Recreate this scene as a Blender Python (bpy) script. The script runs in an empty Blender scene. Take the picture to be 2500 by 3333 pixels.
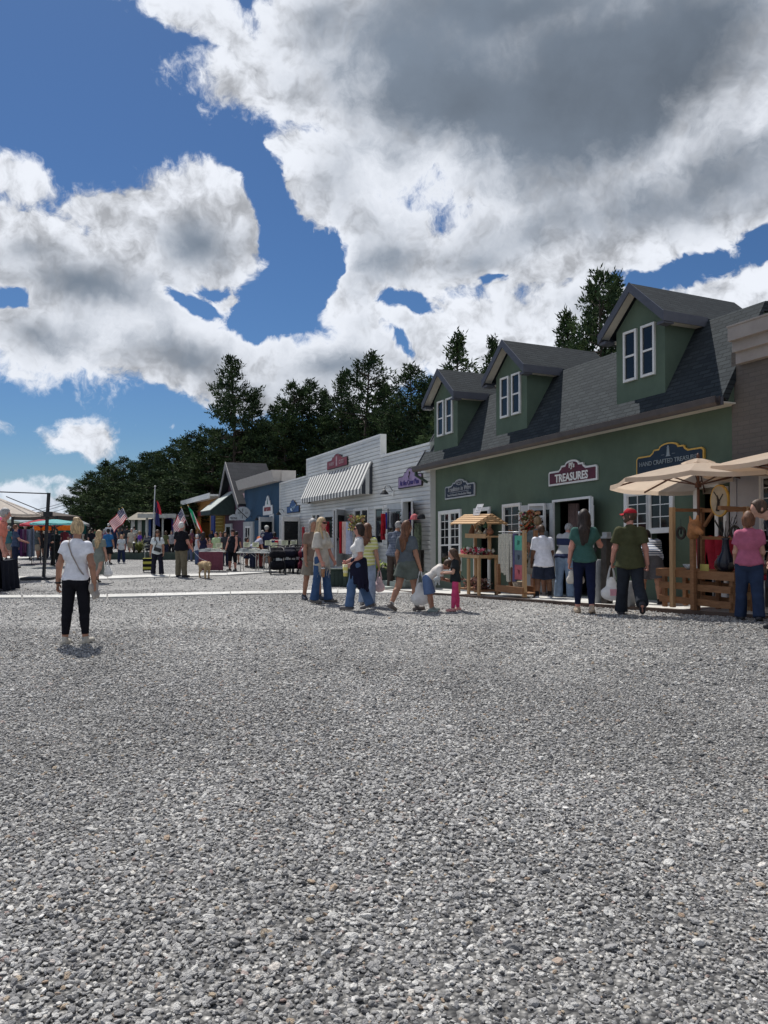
import bpy, bmesh, math, random
import numpy as np
from mathutils import Vector, Matrix
R = math.radians
sc = bpy.context.scene
COL = sc.collection
# ------------------------------------------------------------------ camera
F = 2508.0; CAMH = 1.6; PITCH = math.atan(45 / F)
cam_d = bpy.data.cameras.new('camera'); cam = bpy.data.objects.new('camera', cam_d); COL.objects.link(cam)
cam_d.sensor_fit = 'VERTICAL'; cam_d.sensor_height = 36; cam_d.lens = 36 * F / 3333
cam_d.clip_end = 3000; cam_d.clip_start = 0.05
cam.location = (0, 0, CAMH); cam.rotation_euler = (math.pi / 2 + PITCH, 0, 0)
sc.camera = cam
# ------------------------------------------------------------------ light
SUN_EL, SUN_AZ = R(55), R(26)          # azimuth: to the left of straight ahead
SUN = Vector((-math.sin(SUN_AZ) * math.cos(SUN_EL), math.cos(SUN_AZ) * math.cos(SUN_EL), math.sin(SUN_EL)))
sd = bpy.data.lights.new('sun', 'SUN'); sd.energy = 5.0; sd.angle = R(0.55); sd.color = (1, .965, .91)
so = bpy.data.objects.new('sun', sd); COL.objects.link(so)
so.rotation_euler = SUN.to_track_quat('Z', 'Y').to_euler(); so.location = (0, 0, 30)
sc.view_settings.view_transform = 'Standard'; sc.view_settings.look = 'None'
sc.view_settings.exposure = 0.0; sc.view_settings.gamma = 1; sc.view_settings.use_curve_mapping = False
sc.cycles.max_bounces = 6; sc.cycles.diffuse_bounces = 3; sc.cycles.glossy_bounces = 3
sc.cycles.transparent_max_bounces = 12; sc.cycles.transmission_bounces = 4

CT, ST = math.cos(PITCH), math.sin(PITCH)
def raydir(px, py):
    x, z = (px - 1250) / F, (1666.5 - py) / F
    return Vector((x, CT - ST * z, ST + CT * z))
def at(px, py, Y):                      # the point at depth Y seen at photo pixel (px, py)
    d = raydir(px, py); k = Y / d.y
    return Vector((d.x * k, Y, CAMH + d.z * k))

class NT:                               # small node-graph helper
    def __init__(s, tree): s.t = tree; s.n = tree.nodes; s.l = tree.links
    def add(s, kind, **kw):
        nd = s.n.new(kind)
        for k, v in kw.items():
            if k.startswith('i_'):
                key = k[2:]; key = int(key) if key.isdigit() else key.replace('_', ' ')
                s.put(nd.inputs[key], v)
            else: setattr(nd, k, v)
        return nd
    def put(s, sock, v):
        if isinstance(v, bpy.types.NodeSocket): s.l.new(v, sock)
        elif isinstance(v, bpy.types.Node): s.l.new(v.outputs[0], sock)
        else:
            if isinstance(v, (tuple, list)) and len(v) == 3 and sock.type == 'RGBA': v = (*v, 1)
            sock.default_value = v
    def math(s, op, a, b=None, c=None, clamp=False):
        nd = s.n.new('ShaderNodeMath'); nd.operation = op; nd.use_clamp = clamp
        s.put(nd.inputs[0], a)
        if b is not None: s.put(nd.inputs[1], b)
        if c is not None: s.put(nd.inputs[2], c)
        return nd.outputs[0]
    def vec(s, op, a, b=None, out=0):
        nd = s.n.new('ShaderNodeVectorMath'); nd.operation = op
        s.put(nd.inputs[0], a)
        if b is not None:
            if op == 'SCALE': s.put(nd.inputs['Scale'], b)
            else: s.put(nd.inputs[1], b)
        return nd.outputs[out]
    def mix(s, f, a, b, blend='MIX'):
        nd = s.n.new('ShaderNodeMix'); nd.data_type = 'RGBA'; nd.blend_type = blend
        s.put(nd.inputs[0], f); s.put(nd.inputs[6], a); s.put(nd.inputs[7], b)
        return nd.outputs[2]
    def noise(s, v, scale, detail=4, rough=.55, dist=0, out=0):
        nd = s.add('ShaderNodeTexNoise'); s.put(nd.inputs['Vector'], v)
        nd.inputs['Scale'].default_value = scale; nd.inputs['Detail'].default_value = detail
        nd.inputs['Roughness'].default_value = rough; nd.inputs['Distortion'].default_value = dist
        return nd.outputs[out]
    def sstep(s, v, a, b, lo=0., hi=1.):
        nd = s.add('ShaderNodeMapRange'); nd.interpolation_type = 'SMOOTHSTEP'
        s.put(nd.inputs[0], v)
        for i, x in enumerate((a, b, lo, hi)): s.put(nd.inputs[i + 1], x)
        return nd.outputs[0]

# ------------------------------------------------------------------ sky: clear-air sky and sunlit cumulus by direction
world = bpy.data.worlds.new('World'); sc.world = world; world.use_nodes = True
def build_sky():
    t = world.node_tree; t.nodes.clear(); N = NT(t)
    D = N.add('ShaderNodeTexCoord').outputs['Generated']
    sky = N.add('ShaderNodeTexSky', sky_type='NISHITA', sun_disc=False)
    sky.sun_elevation = SUN_EL; sky.sun_rotation = -SUN_AZ; sky.air_density = 1.0; sky.dust_density = .3; sky.ozone_density = 3.0
    blue = N.mix(1.0, N.vec('SCALE', sky.outputs[0], 0.053), (.62, .90, 1.22), 'MULTIPLY')
    def blob(cx, cy, rx, ry, th=0, scale=1.507):
        c = raydir(cx * scale, cy * scale).normalized()
        r = Vector((c.y, -c.x, 0)).normalized(); u = r.cross(c)
        sx, sy = rx * scale / F * c.y, ry * scale / F * c.y
        ct, st = math.cos(R(th)), math.sin(R(th))
        g = (min(sx, sy) / .1) ** .75
        a = (r * ct + u * st) / sx * g; b = (u * ct - r * st) / sy * g
        d = N.vec('SUBTRACT', DD, tuple(c))
        qa = N.vec('DOT_PRODUCT', d, tuple(a), out=1); qb = N.vec('DOT_PRODUCT', d, tuple(b), out=1)
        q = N.math('SQRT', N.math('MULTIPLY_ADD', qa, qa, N.math('MULTIPLY', qb, qb)))
        return N.math('SUBTRACT', g, q)
    wn = N.noise(D, 9.0, 4, .6, out=1)
    DD = N.vec('ADD', D, N.vec('SCALE', N.vec('SUBTRACT', wn, (.5, .5, .5)), .075))
    front = N.math('GREATER_THAN', N.vec('DOT_PRODUCT', D, (0, 1, 0), out=1), 0.05)
    def union(lst, k=.15):
        o = None
        for b in lst:
            v = blob(*b)
            o = v if o is None else N.math('SMOOTH_MAX', o, v, k)
        return o
    cl = union([(1180, 90, 620, 400, 0), (640, 205, 260, 95, 0), (700, 40, 120, 120, 0), (700, 380, 150, 130, -20), (830, 520, 220, 120, -25),
                (1180, 540, 460, 130, 4), (1480, 430, 380, 170, 6), (1000, 730, 260, 130, 0), (770, 650, 110, 85, 0), (700, 800, 260, 120, 0),
                (1600, 635, 150, 85, 0), (1290, 680, 230, 90, 0), (60, 385, 150, 62, -14),
                (420, 510, 165, 145, -10), (240, 465, 170, 75, -8), (60, 530, 200, 110, 0), (200, 620, 330, 120, 0), (80, 720, 270, 100, 0), (390, 795, 290, 105, -10),
                (490, 640, 60, 60, 0), (410, 20, 120, 66, -12), (500, 85, 62, 38, -40), (160, 945, 90, 46, 0), (362, 932, 20, 11, 0), (318, 927, 15, 11, 0),
                (285, 922, 16, 12, 30), (130, 1041, 30, 10, 0), (5, 918, 28, 22, 0), (50, 1085, 130, 28, -8), (185, 1078, 66, 26, 0)])
    holes = union([(585, 440, 54, 150, 22), (650, 600, 74, 60, 0), (700, 560, 60, 40, 30), (850, 650, 84, 26, -22), (1080, 603, 26, 12, 0), (865, 735, 62, 14, -40), (545, 700, 70, 34, 0), (400, 655, 60, 16, -25), (470, 625, 40, 18, 0),
                   (1475, 592, 80, 28, 18), (1655, 520, 60, 50, 0), (1420, 622, 90, 22, 0), (12, 648, 26, 15, 0)], .05)
    n1 = N.noise(DD, 8.0, 9, .65)
    back = N.math('SUBTRACT', N.math('MULTIPLY', N.noise(D, 2.2, 2, .5), 3.2), 1.55)
    hn = N.math('MULTIPLY_ADD', N.math('SUBTRACT', N.noise(N.vec('ADD', DD, (5, 2, 7)), 13.0, 5, .65), .5), .75, N.math('ADD', holes, .10))
    base = N.math('SUBTRACT', cl, N.math('MULTIPLY', N.math('MAXIMUM', N.math('MINIMUM', hn, N.math('ADD', holes, .22)), 0), 1.9))
    base = N.math('ADD', N.math('MULTIPLY', base, front), N.math('MULTIPLY', back, N.math('SUBTRACT', 1.0, front)))
    dens = N.math('MULTIPLY_ADD', N.math('SUBTRACT', n1, .5), 1.75, N.math('MINIMUM', base, 1.0))
    mask = N.sstep(dens, .0, .22)
    dark = union([(960, 235, 310, 165, -8), (1290, 220, 380, 230, 0), (1500, 200, 350, 260, 0), (1200, 410, 430, 95, -4), (1100, 20, 430, 90, 0),
                  (90, 740, 280, 62, -4), (340, 760, 230, 60, -8), (170, 620, 190, 52, 0), (430, 520, 95, 42, 0), (540, 860, 210, 46, 0), (890, 565, 130, 44, 0), (1330, 655, 140, 44, 0), (760, 765, 130, 46, 0), (60, 545, 90, 30, 0)], .3)
    off = tuple(SUN * .022)
    n1b = N.noise(N.vec('ADD', DD, off), 8.0, 5, .6)
    lit = N.math('MULTIPLY', N.math('SUBTRACT', n1, n1b), 3.4)
    n3 = N.noise(N.vec('ADD', D, (3, 1, 2)), 5.0, 7, .6)
    dk = N.sstep(N.math('ADD', dark, N.math('MULTIPLY', N.math('SUBTRACT', n3, .5), 1.5)), -.42, .42)
    dk = N.math('MULTIPLY', dk, N.sstep(dens, .05, .9))
    edge = N.sstep(dens, .2, 1.2, .20, -.08)
    whitev = N.math('ADD', N.math('ADD', .69, lit), N.math('ADD', edge, N.math('MULTIPLY', N.math('SUBTRACT', n3, .5), .75)))
    whitev = N.math('SMOOTH_MIN', N.math('SMOOTH_MAX', whitev, .40, .2), .93, .15)
    white = N.vec('MULTIPLY', N.add('ShaderNodeCombineXYZ', i_0=whitev, i_1=whitev, i_2=whitev).outputs[0], (.93, .97, 1.05))
    greyv = N.math('ADD', N.math('MULTIPLY', N.math('SUBTRACT', n3, .5), .20), N.math('MULTIPLY_ADD', N.sstep(dark, .0, 1.4), -.085, .25))
    grey = N.vec('MULTIPLY', N.add('ShaderNodeCombineXYZ', i_0=greyv, i_1=greyv, i_2=greyv).outputs[0], (.80, .98, 1.24))
    cloud = N.mix(dk, white, grey)
    col = N.mix(mask, blue, cloud)
    el = N.vec('DOT_PRODUCT', D, (0, 0, 1), out=1)
    col = N.mix(N.sstep(el, .0, .12, .30, .0), col, (.42, .56, .72))
    bg = N.add('ShaderNodeBackground', i_0=col); bg.inputs[1].default_value = 1.0
    N.l.new(bg.outputs[0], N.add('ShaderNodeOutputWorld').inputs[0])
build_sky()
world.cycles.sampling_method = 'MANUAL'; world.cycles.sample_map_resolution = 512
# ------------------------------------------------------------------ materials
MATS = {}
def mat(name, col, rough=.7, var=.15, vscale=6, bump=0, bscale=40, metal=0, spec=.4, coat=0, alpha=1, trans=0, detail=4, thin=0):
    if name in MATS: return MATS[name]
    m = bpy.data.materials.new(name); m.use_nodes = True; t = m.node_tree; t.nodes.clear(); N = NT(t)
    P = N.add('ShaderNodeBsdfPrincipled'); out = N.add('ShaderNodeOutputMaterial')
    P.inputs['Roughness'].default_value = rough; P.inputs['Metallic'].default_value = metal
    P.inputs['Specular IOR Level'].default_value = spec; P.inputs['Coat Weight'].default_value = coat
    P.inputs['Alpha'].default_value = alpha; P.inputs['Transmission Weight'].default_value = trans
    oc = N.add('ShaderNodeTexCoord').outputs['Object']
    n = N.noise(oc, vscale, detail, .6)
    d = tuple(max(0, c * (1 - var)) for c in col[:3]); l = tuple(min(1, c * (1 + var)) for c in col[:3])
    c = N.mix(N.sstep(n, .3, .7), d, l)
    N.put(P.inputs['Base Color'], c)
    if bump:
        b = N.add('ShaderNodeBump'); b.inputs['Strength'].default_value = bump; b.inputs['Distance'].default_value = .01
        N.put(b.inputs['Height'], N.noise(oc, bscale, 4, .6)); N.put(P.inputs['Normal'], b)
    if thin:        # cloth that lets some light through
        tr = N.add('ShaderNodeBsdfTranslucent'); N.put(tr.inputs[0], c)
        mx = N.add('ShaderNodeMixShader'); mx.inputs[0].default_value = thin
        N.l.new(P.outputs[0], mx.inputs[1]); N.l.new(tr.outputs[0], mx.inputs[2]); N.l.new(mx.outputs[0], out.inputs[0])
    else: N.l.new(P.outputs[0], out.inputs[0])
    MATS[name] = m; m['P'] = 1
    return m
def custom(name, fn, rough=.8, spec=.3):
    if name in MATS: return MATS[name]
    m = bpy.data.materials.new(name); m.use_nodes = True; t = m.node_tree; t.nodes.clear(); N = NT(t)
    P = N.add('ShaderNodeBsdfPrincipled'); out = N.add('ShaderNodeOutputMaterial')
    P.inputs['Roughness'].default_value = rough; P.inputs['Specular IOR Level'].default_value = spec
    N.l.new(P.outputs[0], out.inputs[0]); fn(N, P, N.add('ShaderNodeTexCoord').outputs['Object']); MATS[name] = m
    return m
def fabric(col, name=None, thin=0):
    key = name or 'fabric_%02x%02x%02x' % tuple(int(min(1, c) * 255) for c in col)
    return mat(key, col, .9, .14, 9, .35, 22, spec=.15, thin=thin)

# ------------------------------------------------------------------ mesh builder
class MB:
    def __init__(s, fr=None): s.v = []; s.f = []; s.m = []; s.fr = fr; s.cur = 0; s.sm = []; s.smooth = False
    def raw(s, vs, fs):
        o = len(s.v); s.v.extend([tuple(p) for p in vs]); s.f.extend([tuple(i + o for i in f) for f in fs])
        s.m.extend([s.cur] * len(fs)); s.sm.extend([s.smooth] * len(fs)); return s
    def box(s, x0, x1, y0, y1, z0, z1, M=None):
        vs = [Vector((x, y, z)) for z in (z0, z1) for y in (y0, y1) for x in (x0, x1)]
        if M: vs = [M @ p for p in vs]
        return s.raw(vs, [(0, 2, 3, 1), (4, 5, 7, 6), (0, 1, 5, 4), (2, 6, 7, 3), (0, 4, 6, 2), (1, 3, 7, 5)])
    def cbox(s, c, d, M=None):
        return s.box(c[0] - d[0] / 2, c[0] + d[0] / 2, c[1] - d[1] / 2, c[1] + d[1] / 2, c[2] - d[2] / 2, c[2] + d[2] / 2, M)
    def bar(s, a, b, w, h=None, up=(0, 0, 1)):       # rectangular bar from a to b
        a, b = Vector(a), Vector(b); h = h or w; d = (b - a).normalized(); up = Vector(up)
        if abs(d.dot(up)) > .97: up = Vector((1, 0, 0))
        r = d.cross(up).normalized(); u = r.cross(d)
        vs = [p + r * (i * w / 2) + u * (j * h / 2) for p in (a, b) for i, j in ((-1, -1), (1, -1), (1, 1), (-1, 1))]
        return s.raw(vs, [(3, 2, 1, 0), (4, 5, 6, 7), (0, 1, 5, 4), (1, 2, 6, 5), (2, 3, 7, 6), (3, 0, 4, 7)])
    def tube(s, pts, r, n=8, caps=True):
        pts = [Vector(p) for p in pts]; rs = r if isinstance(r, (list, tuple)) else [r] * len(pts)
        vs = []; ref = Vector((0, 0, 1))
        for i, p in enumerate(pts):
            d = (pts[min(i + 1, len(pts) - 1)] - pts[max(i - 1, 0)]).normalized()
            if abs(d.dot(ref)) > .95: ref = Vector((1, 0, 0)) if abs(d.x) < .9 else Vector((0, 1, 0))
            x = d.cross(ref).normalized(); y = x.cross(d)
            vs += [p + (x * math.cos(2 * math.pi * k / n) + y * math.sin(2 * math.pi * k / n)) * rs[i] for k in range(n)]
        fs = [(i * n + k, i * n + (k + 1) % n, (i + 1) * n + (k + 1) % n, (i + 1) * n + k) for i in range(len(pts) - 1) for k in range(n)]
        if caps: fs += [tuple(range(n - 1, -1, -1)), tuple((len(pts) - 1) * n + k for k in range(n))]
        sm = s.smooth; s.smooth = n > 5; s.raw(vs, fs); s.smooth = sm; return s
    def lathe(s, prof, c=(0, 0, 0), n=16, sx=1, sy=1):
        vs = [(c[0] + r * sx * math.cos(2 * math.pi * k / n), c[1] + r * sy * math.sin(2 * math.pi * k / n), c[2] + z) for r, z in prof for k in range(n)]
        fs = [(i * n + k, i * n + (k + 1) % n, (i + 1) * n + (k + 1) % n, (i + 1) * n + k) for i in range(len(prof) - 1) for k in range(n)]
        fs += [tuple(range(n - 1, -1, -1)), tuple((len(prof) - 1) * n + k for k in range(n))]
        sm = s.smooth; s.smooth = True; s.raw(vs, fs); s.smooth = sm; return s
    def prism(s, poly, z0, z1, axis='y'):             # polygon (p, q) extruded; axis y: (p, z0..z1, q)
        n = len(poly); f = (lambda p, z: (p[0], z, p[1])) if axis == 'y' else ((lambda p, z: (p[0], p[1], z)) if axis == 'z' else (lambda p, z: (z, p[0], p[1])))
        vs = [f(p, z0) for p in poly] + [f(p, z1) for p in poly]
        return s.raw(vs, [tuple(range(n)), tuple(range(2 * n - 1, n - 1, -1))] + [(i, (i + 1) % n, (i + 1) % n + n, i + n) for i in range(n)])
    def sheet(s, fn, nu, nv):                          # fn(u, v) for u, v in 0..1
        vs = [fn(i / nu, j / nv) for i in range(nu + 1) for j in range(nv + 1)]
        fs = [(i * (nv + 1) + j, (i + 1) * (nv + 1) + j, (i + 1) * (nv + 1) + j + 1, i * (nv + 1) + j + 1) for i in range(nu) for j in range(nv)]
        sm = s.smooth; s.smooth = True; s.raw(vs, fs); s.smooth = sm; return s
    def build(s, name, mats, parent=None, fix=True, bevel=0, loc=None):
        if not isinstance(mats, (list, tuple)): mats = [mats]
        vs = s.v
        if s.fr: vs = [s.fr(*p) for p in vs]
        off = Vector((0, 0, 0))
        if parent is not None and (s.fr or loc == 'world'):
            q = parent
            while q is not None: off += q.location; q = q.parent
        elif parent is None:
            if loc is None or loc == 'world':
                A = np.array(vs); off = Vector(((A[:, 0].min() + A[:, 0].max()) / 2, (A[:, 1].min() + A[:, 1].max()) / 2, A[:, 2].min()))
        vs = [(p[0] - off[0], p[1] - off[1], p[2] - off[2]) for p in vs]
        me = bpy.data.meshes.new(name); me.from_pydata(vs, [], s.f)
        me.polygons.foreach_set('material_index', s.m); me.polygons.foreach_set('use_smooth', s.sm)
        for m in mats: me.materials.append(m)
        if fix or bevel:
            bm = bmesh.new(); bm.from_mesh(me)
            if bevel: bmesh.ops.bevel(bm, geom=bm.edges[:], offset=bevel, segments=1, affect='EDGES')
            bmesh.ops.recalc_face_normals(bm, faces=bm.faces); bm.to_mesh(me); bm.free()
        o = bpy.data.objects.new(name, me); COL.objects.link(o)
        if parent is not None: o.parent = parent
        else: o.location = off
        return o
def empty(name, loc=(0, 0, 0), rz=0):
    o = bpy.data.objects.new(name, None); COL.objects.link(o); o.location = loc; o.rotation_euler = (0, 0, rz); o.empty_display_size = .1
    return o
def tag(o, label=None, cat=None, group=None, kind=None):
    if label: o['label'] = label
    if cat: o['category'] = cat
    if group: o['group'] = group
    if kind: o['kind'] = kind
    return o
def thing(name, label, cat, loc=(0, 0, 0), rz=0, group=None): return tag(empty(name, loc, rz), label, cat, group)
def copy_tree(o, parent=None):
    kids = [c for c in bpy.data.objects if c.parent == o]
    c = o.copy(); COL.objects.link(c)
    if parent is not None: c.parent = parent
    for k in kids: copy_tree(k, c)
    return c
def np_mesh(name, V, Fq, m, parent=None, smooth=True):
    me = bpy.data.meshes.new(name); V = np.asarray(V, np.float32); Fq = np.asarray(Fq, np.int32); k = Fq.shape[1]
    me.vertices.add(len(V)); me.vertices.foreach_set('co', V.ravel())
    me.loops.add(Fq.size); me.loops.foreach_set('vertex_index', Fq.ravel())
    me.polygons.add(len(Fq)); me.polygons.foreach_set('loop_start', np.arange(len(Fq), dtype=np.int32) * k)
    me.polygons.foreach_set('loop_total', np.full(len(Fq), k, np.int32))
    me.update(calc_edges=True)
    me.polygons.foreach_set('use_smooth', np.full(len(Fq), smooth))
    me.materials.append(m)
    o = bpy.data.objects.new(name, me); COL.objects.link(o)
    if parent is not None: o.parent = parent
    return o

# ------------------------------------------------------------------ wall frames: a along (far end 0), w out to the street, v up
class Frame:
    def __init__(s, PL, PR):
        s.P = Vector(PL); d = Vector(PR) - s.P; s.L = math.hypot(d.x, d.y); s.d = (d.x / s.L, d.y / s.L); s.s = d.z / s.L
        s.n = (s.d[1], -s.d[0])
    def __call__(s, a, w, v):
        return Vector((s.P.x + s.d[0] * a + s.n[0] * w, s.P.y + s.d[1] * a + s.n[1] * w, s.P.z + s.s * a + v))
    def solve(s, px, py, w=None, v=None, a=None):      # two unknowns of (a, w, v) from one photo pixel
        r = raydir(px, py); base = s(a or 0, w or 0, v or 0) - Vector((0, 0, CAMH)); cols = []
        if a is None: cols.append(Vector((s.d[0], s.d[1], s.s)))
        if w is None: cols.append(Vector((s.n[0], s.n[1], 0)))
        if v is None: cols.append(Vector((0, 0, 1)))
        A = np.array([list(c) for c in cols] + [[-r.x, -r.y, -r.z]]).T
        x = np.linalg.solve(A, -np.array(list(base)))
        return x[0], x[1]
    def av(s, px, py, w=0): return s.solve(px, py, w=w)
    def rect(s, x0, y0, x1, y1, w=0):                   # top-left and bottom-right photo pixels
        a0, v1 = s.av(x0, y0, w); a1, v0 = s.av(x1, y1, w); return a0, a1, v0, v1

def base_from(px, py, s):                              # facade foot seen at (px, py) where one metre is s pixels
    return at(px, py, F / s)
G = Frame(base_from(1405, 1917.5, 115.4), base_from(2389, 1977, 196.7))
Wf = Frame(base_from(912, 1852, 68.0), base_from(1403, 1919.7, 116.7))

# ------------------------------------------------------------------ ground height
def sst(x, a, b):
    t = min(1, max(0, (x - a) / (b - a))); return t * t * (3 - 2 * t)
def gz(x, y):
    far = -.13 * sst(y, 14, 26)
    dx, dy = x - G.P.x, y - G.P.y
    a = dx * G.d[0] + dy * G.d[1]; w = dx * G.n[0] + dy * G.n[1]
    if a >= 0: line = G.P.z + G.s * min(a, 13)
    else: line = G.P.z * 1.0
    k = 1 - sst(w, 1.3, 7.0)
    if a < 0: k *= 1 - .6 * sst(-a, 0, 14)
    return far * (1 - k) + line * k
def gnd(px, py):
    r = raydir(px, py); Y = 15.0
    z = 0
    for _ in range(30):
        k = (z - CAMH) / r.z; p = Vector((r.x * k, r.y * k, z)); z = .5 * z + .5 * gz(p.x, p.y)
    k = (z - CAMH) / r.z
    return Vector((r.x * k, r.y * k, gz(r.x * k, r.y * k)))

# ------------------------------------------------------------------ implicit surfaces for people, animals, bags
class SDF:
    def __init__(s, lo, hi, h):
        s.lo = np.array(lo, float); s.h = h
        s.n = np.maximum(4, np.ceil((np.array(hi, float) - s.lo) / h).astype(int) + 1)
        s.f = np.full(s.n, .5, np.float32)
        s.ax = [s.lo[i] + h * np.arange(s.n[i]) for i in range(3)]
    def _box(s, lo, hi):
        i0 = np.maximum(0, np.floor((lo - s.lo) / s.h).astype(int)); i1 = np.minimum(s.n, np.ceil((hi - s.lo) / s.h).astype(int) + 1)
        if (i1 <= i0).any(): return None
        sl = tuple(slice(a, b) for a, b in zip(i0, i1))
        X = s.ax[0][sl[0]][:, None, None]; Y = s.ax[1][sl[1]][None, :, None]; Z = s.ax[2][sl[2]][None, None, :]
        return sl, X, Y, Z
    def _merge(s, sl, d, k):
        A = s.f[sl]
        if k > 0:
            hh = np.maximum(k - np.abs(A - d), 0) / k; s.f[sl] = np.minimum(A, d) - hh * hh * k * .25
        else: s.f[sl] = np.minimum(A, d)
    def cap(s, a, b, r1, r2=None, k=.03, e=None, es=1., cut=False, cut0=False):
        r2 = r1 if r2 is None else r2; a = np.array(a, float); b = np.array(b, float)
        m = max(r1, r2) * 1.1 + k + 2 * s.h; q = s._box(np.minimum(a, b) - m, np.maximum(a, b) + m)
        if q is None: return s
        sl, X, Y, Z = q; d = b - a; L2 = max(1e-9, float(d @ d))
        px, py, pz = X - a[0], Y - a[1], Z - a[2]
        tt = (px * d[0] + py * d[1] + pz * d[2]) / L2; t = np.clip(tt, 0, 1)
        qx, qy, qz = px - t * d[0], py - t * d[1], pz - t * d[2]
        if e is not None:
            e = np.array(e, float); e /= np.linalg.norm(e); c = (qx * e[0] + qy * e[1] + qz * e[2]) * (1 / es - 1)
            qx, qy, qz = qx + c * e[0], qy + c * e[1], qz + c * e[2]
        D = np.sqrt(qx * qx + qy * qy + qz * qz) - (r1 + (r2 - r1) * t)
        L = math.sqrt(L2)
        if cut: D = np.maximum(D, (tt - 1) * L)
        if cut0: D = np.maximum(D, -tt * L)
        s._merge(sl, D.astype(np.float32), k); return s
    def ell(s, c, r, k=.02, M=None, clip=None):          # ellipsoid; M: 3x3 rotation; clip: (normal, offset) keeps dot < offset
        c = np.array(c, float); r = np.array(r, float); m = r.max() + k + 2 * s.h; q = s._box(c - m, c + m)
        if q is None: return s
        sl, X, Y, Z = q; px, py, pz = X - c[0], Y - c[1], Z - c[2]
        if M is not None:
            M = np.array(M); px, py, pz = [M[0][i] * px + M[1][i] * py + M[2][i] * pz for i in range(3)]
        l = np.sqrt((px / r[0]) ** 2 + (py / r[1]) ** 2 + (pz / r[2]) ** 2)
        l2 = np.sqrt((px / r[0] ** 2) ** 2 + (py / r[1] ** 2) ** 2 + (pz / r[2] ** 2) ** 2) + 1e-9
        D = l * (l - 1) / l2
        for cl in (clip or []): D = np.maximum(D, (px * cl[0][0] + py * cl[0][1] + pz * cl[0][2]) - cl[1])
        s._merge(sl, D.astype(np.float32), k); return s
    def clip(s, n, p):
        n = np.array(n, float); n /= np.linalg.norm(n); X = s.ax[0][:, None, None]; Y = s.ax[1][None, :, None]; Z = s.ax[2][None, None, :]
        s.f = np.maximum(s.f, ((X - p[0]) * n[0] + (Y - p[1]) * n[1] + (Z - p[2]) * n[2]).astype(np.float32)); return s
    def wrinkle(s, amp, sc=30, seed=0):
        rs = np.random.RandomState(seed); X = s.ax[0][:, None, None]; Y = s.ax[1][None, :, None]; Z = s.ax[2][None, None, :]; g = 0
        for i in range(7):
            v = rs.normal(size=3); v /= np.linalg.norm(v); v = v * sc * (.45 + i * .22); v[2] *= .6
            g = g + np.sin(X * v[0] + Y * v[1] + Z * v[2] + rs.uniform(0, 6) + 1.5 * np.sin(Z * sc * .3 + i)) / (1 + i * .3)
        s.f += (amp * .5 * g).astype(np.float32); return s
    def mesh(s):
        f = s.f; f = np.pad(f, 1, constant_values=.5); ins = f < 0; n = f.shape
        if not ins.any(): return None, None
        acc = np.zeros((n[0] - 1, n[1] - 1, n[2] - 1, 3), np.float32); cnt = np.zeros(acc.shape[:3], np.float32)
        c = [slice(0, -1), slice(1, None)]
        for ax in range(3):
            o = [i for i in range(3) if i != ax]
            for u in (0, 1):
                for v in (0, 1):
                    s0 = [None] * 3; s1 = [None] * 3
                    s0[o[0]] = s1[o[0]] = c[u]; s0[o[1]] = s1[o[1]] = c[v]; s0[ax] = c[0]; s1[ax] = c[1]
                    A = f[tuple(s0)]; B = f[tuple(s1)]; x = (A < 0) != (B < 0)
                    t = np.where(x, A / (A - B + 1e-12), 0)
                    acc[..., ax] += np.where(x, t, 0); acc[..., o[0]] += np.where(x, u, 0); acc[..., o[1]] += np.where(x, v, 0); cnt += x
        act = cnt > 0; idx = np.full(act.shape, -1, np.int64); idx[act] = np.arange(act.sum())
        base = np.stack(np.nonzero(act), -1).astype(np.float32)
        V = s.lo + s.h * (base - 1 + acc[act] / cnt[act][:, None])
        Fs = []
        for ax in range(3):
            o = [(ax + 1) % 3, (ax + 2) % 3]
            s0 = [slice(1, -1)] * 3; s1 = [slice(1, -1)] * 3; s0[ax] = slice(0, -1); s1[ax] = slice(1, None)
            A = ins[tuple(s0)]; B = ins[tuple(s1)]; e = A != B
            p = np.stack(np.nonzero(e), -1); fl = A[e]
            if not len(p): continue
            p[:, o[0]] += 1; p[:, o[1]] += 1
            def q(du, dv):
                z = p.copy(); z[:, o[0]] -= du; z[:, o[1]] -= dv; return idx[z[:, 0], z[:, 1], z[:, 2]]
            quad = np.stack([q(1, 1), q(0, 1), q(0, 0), q(1, 0)], -1)
            quad[~fl] = quad[~fl][:, ::-1]; Fs.append(quad)
        return V, np.concatenate(Fs)
    def build(s, name, m, parent=None, smooth=True):
        V, Fq = s.mesh()
        return None if V is None else np_mesh(name, V, Fq, m, parent, smooth)
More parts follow.
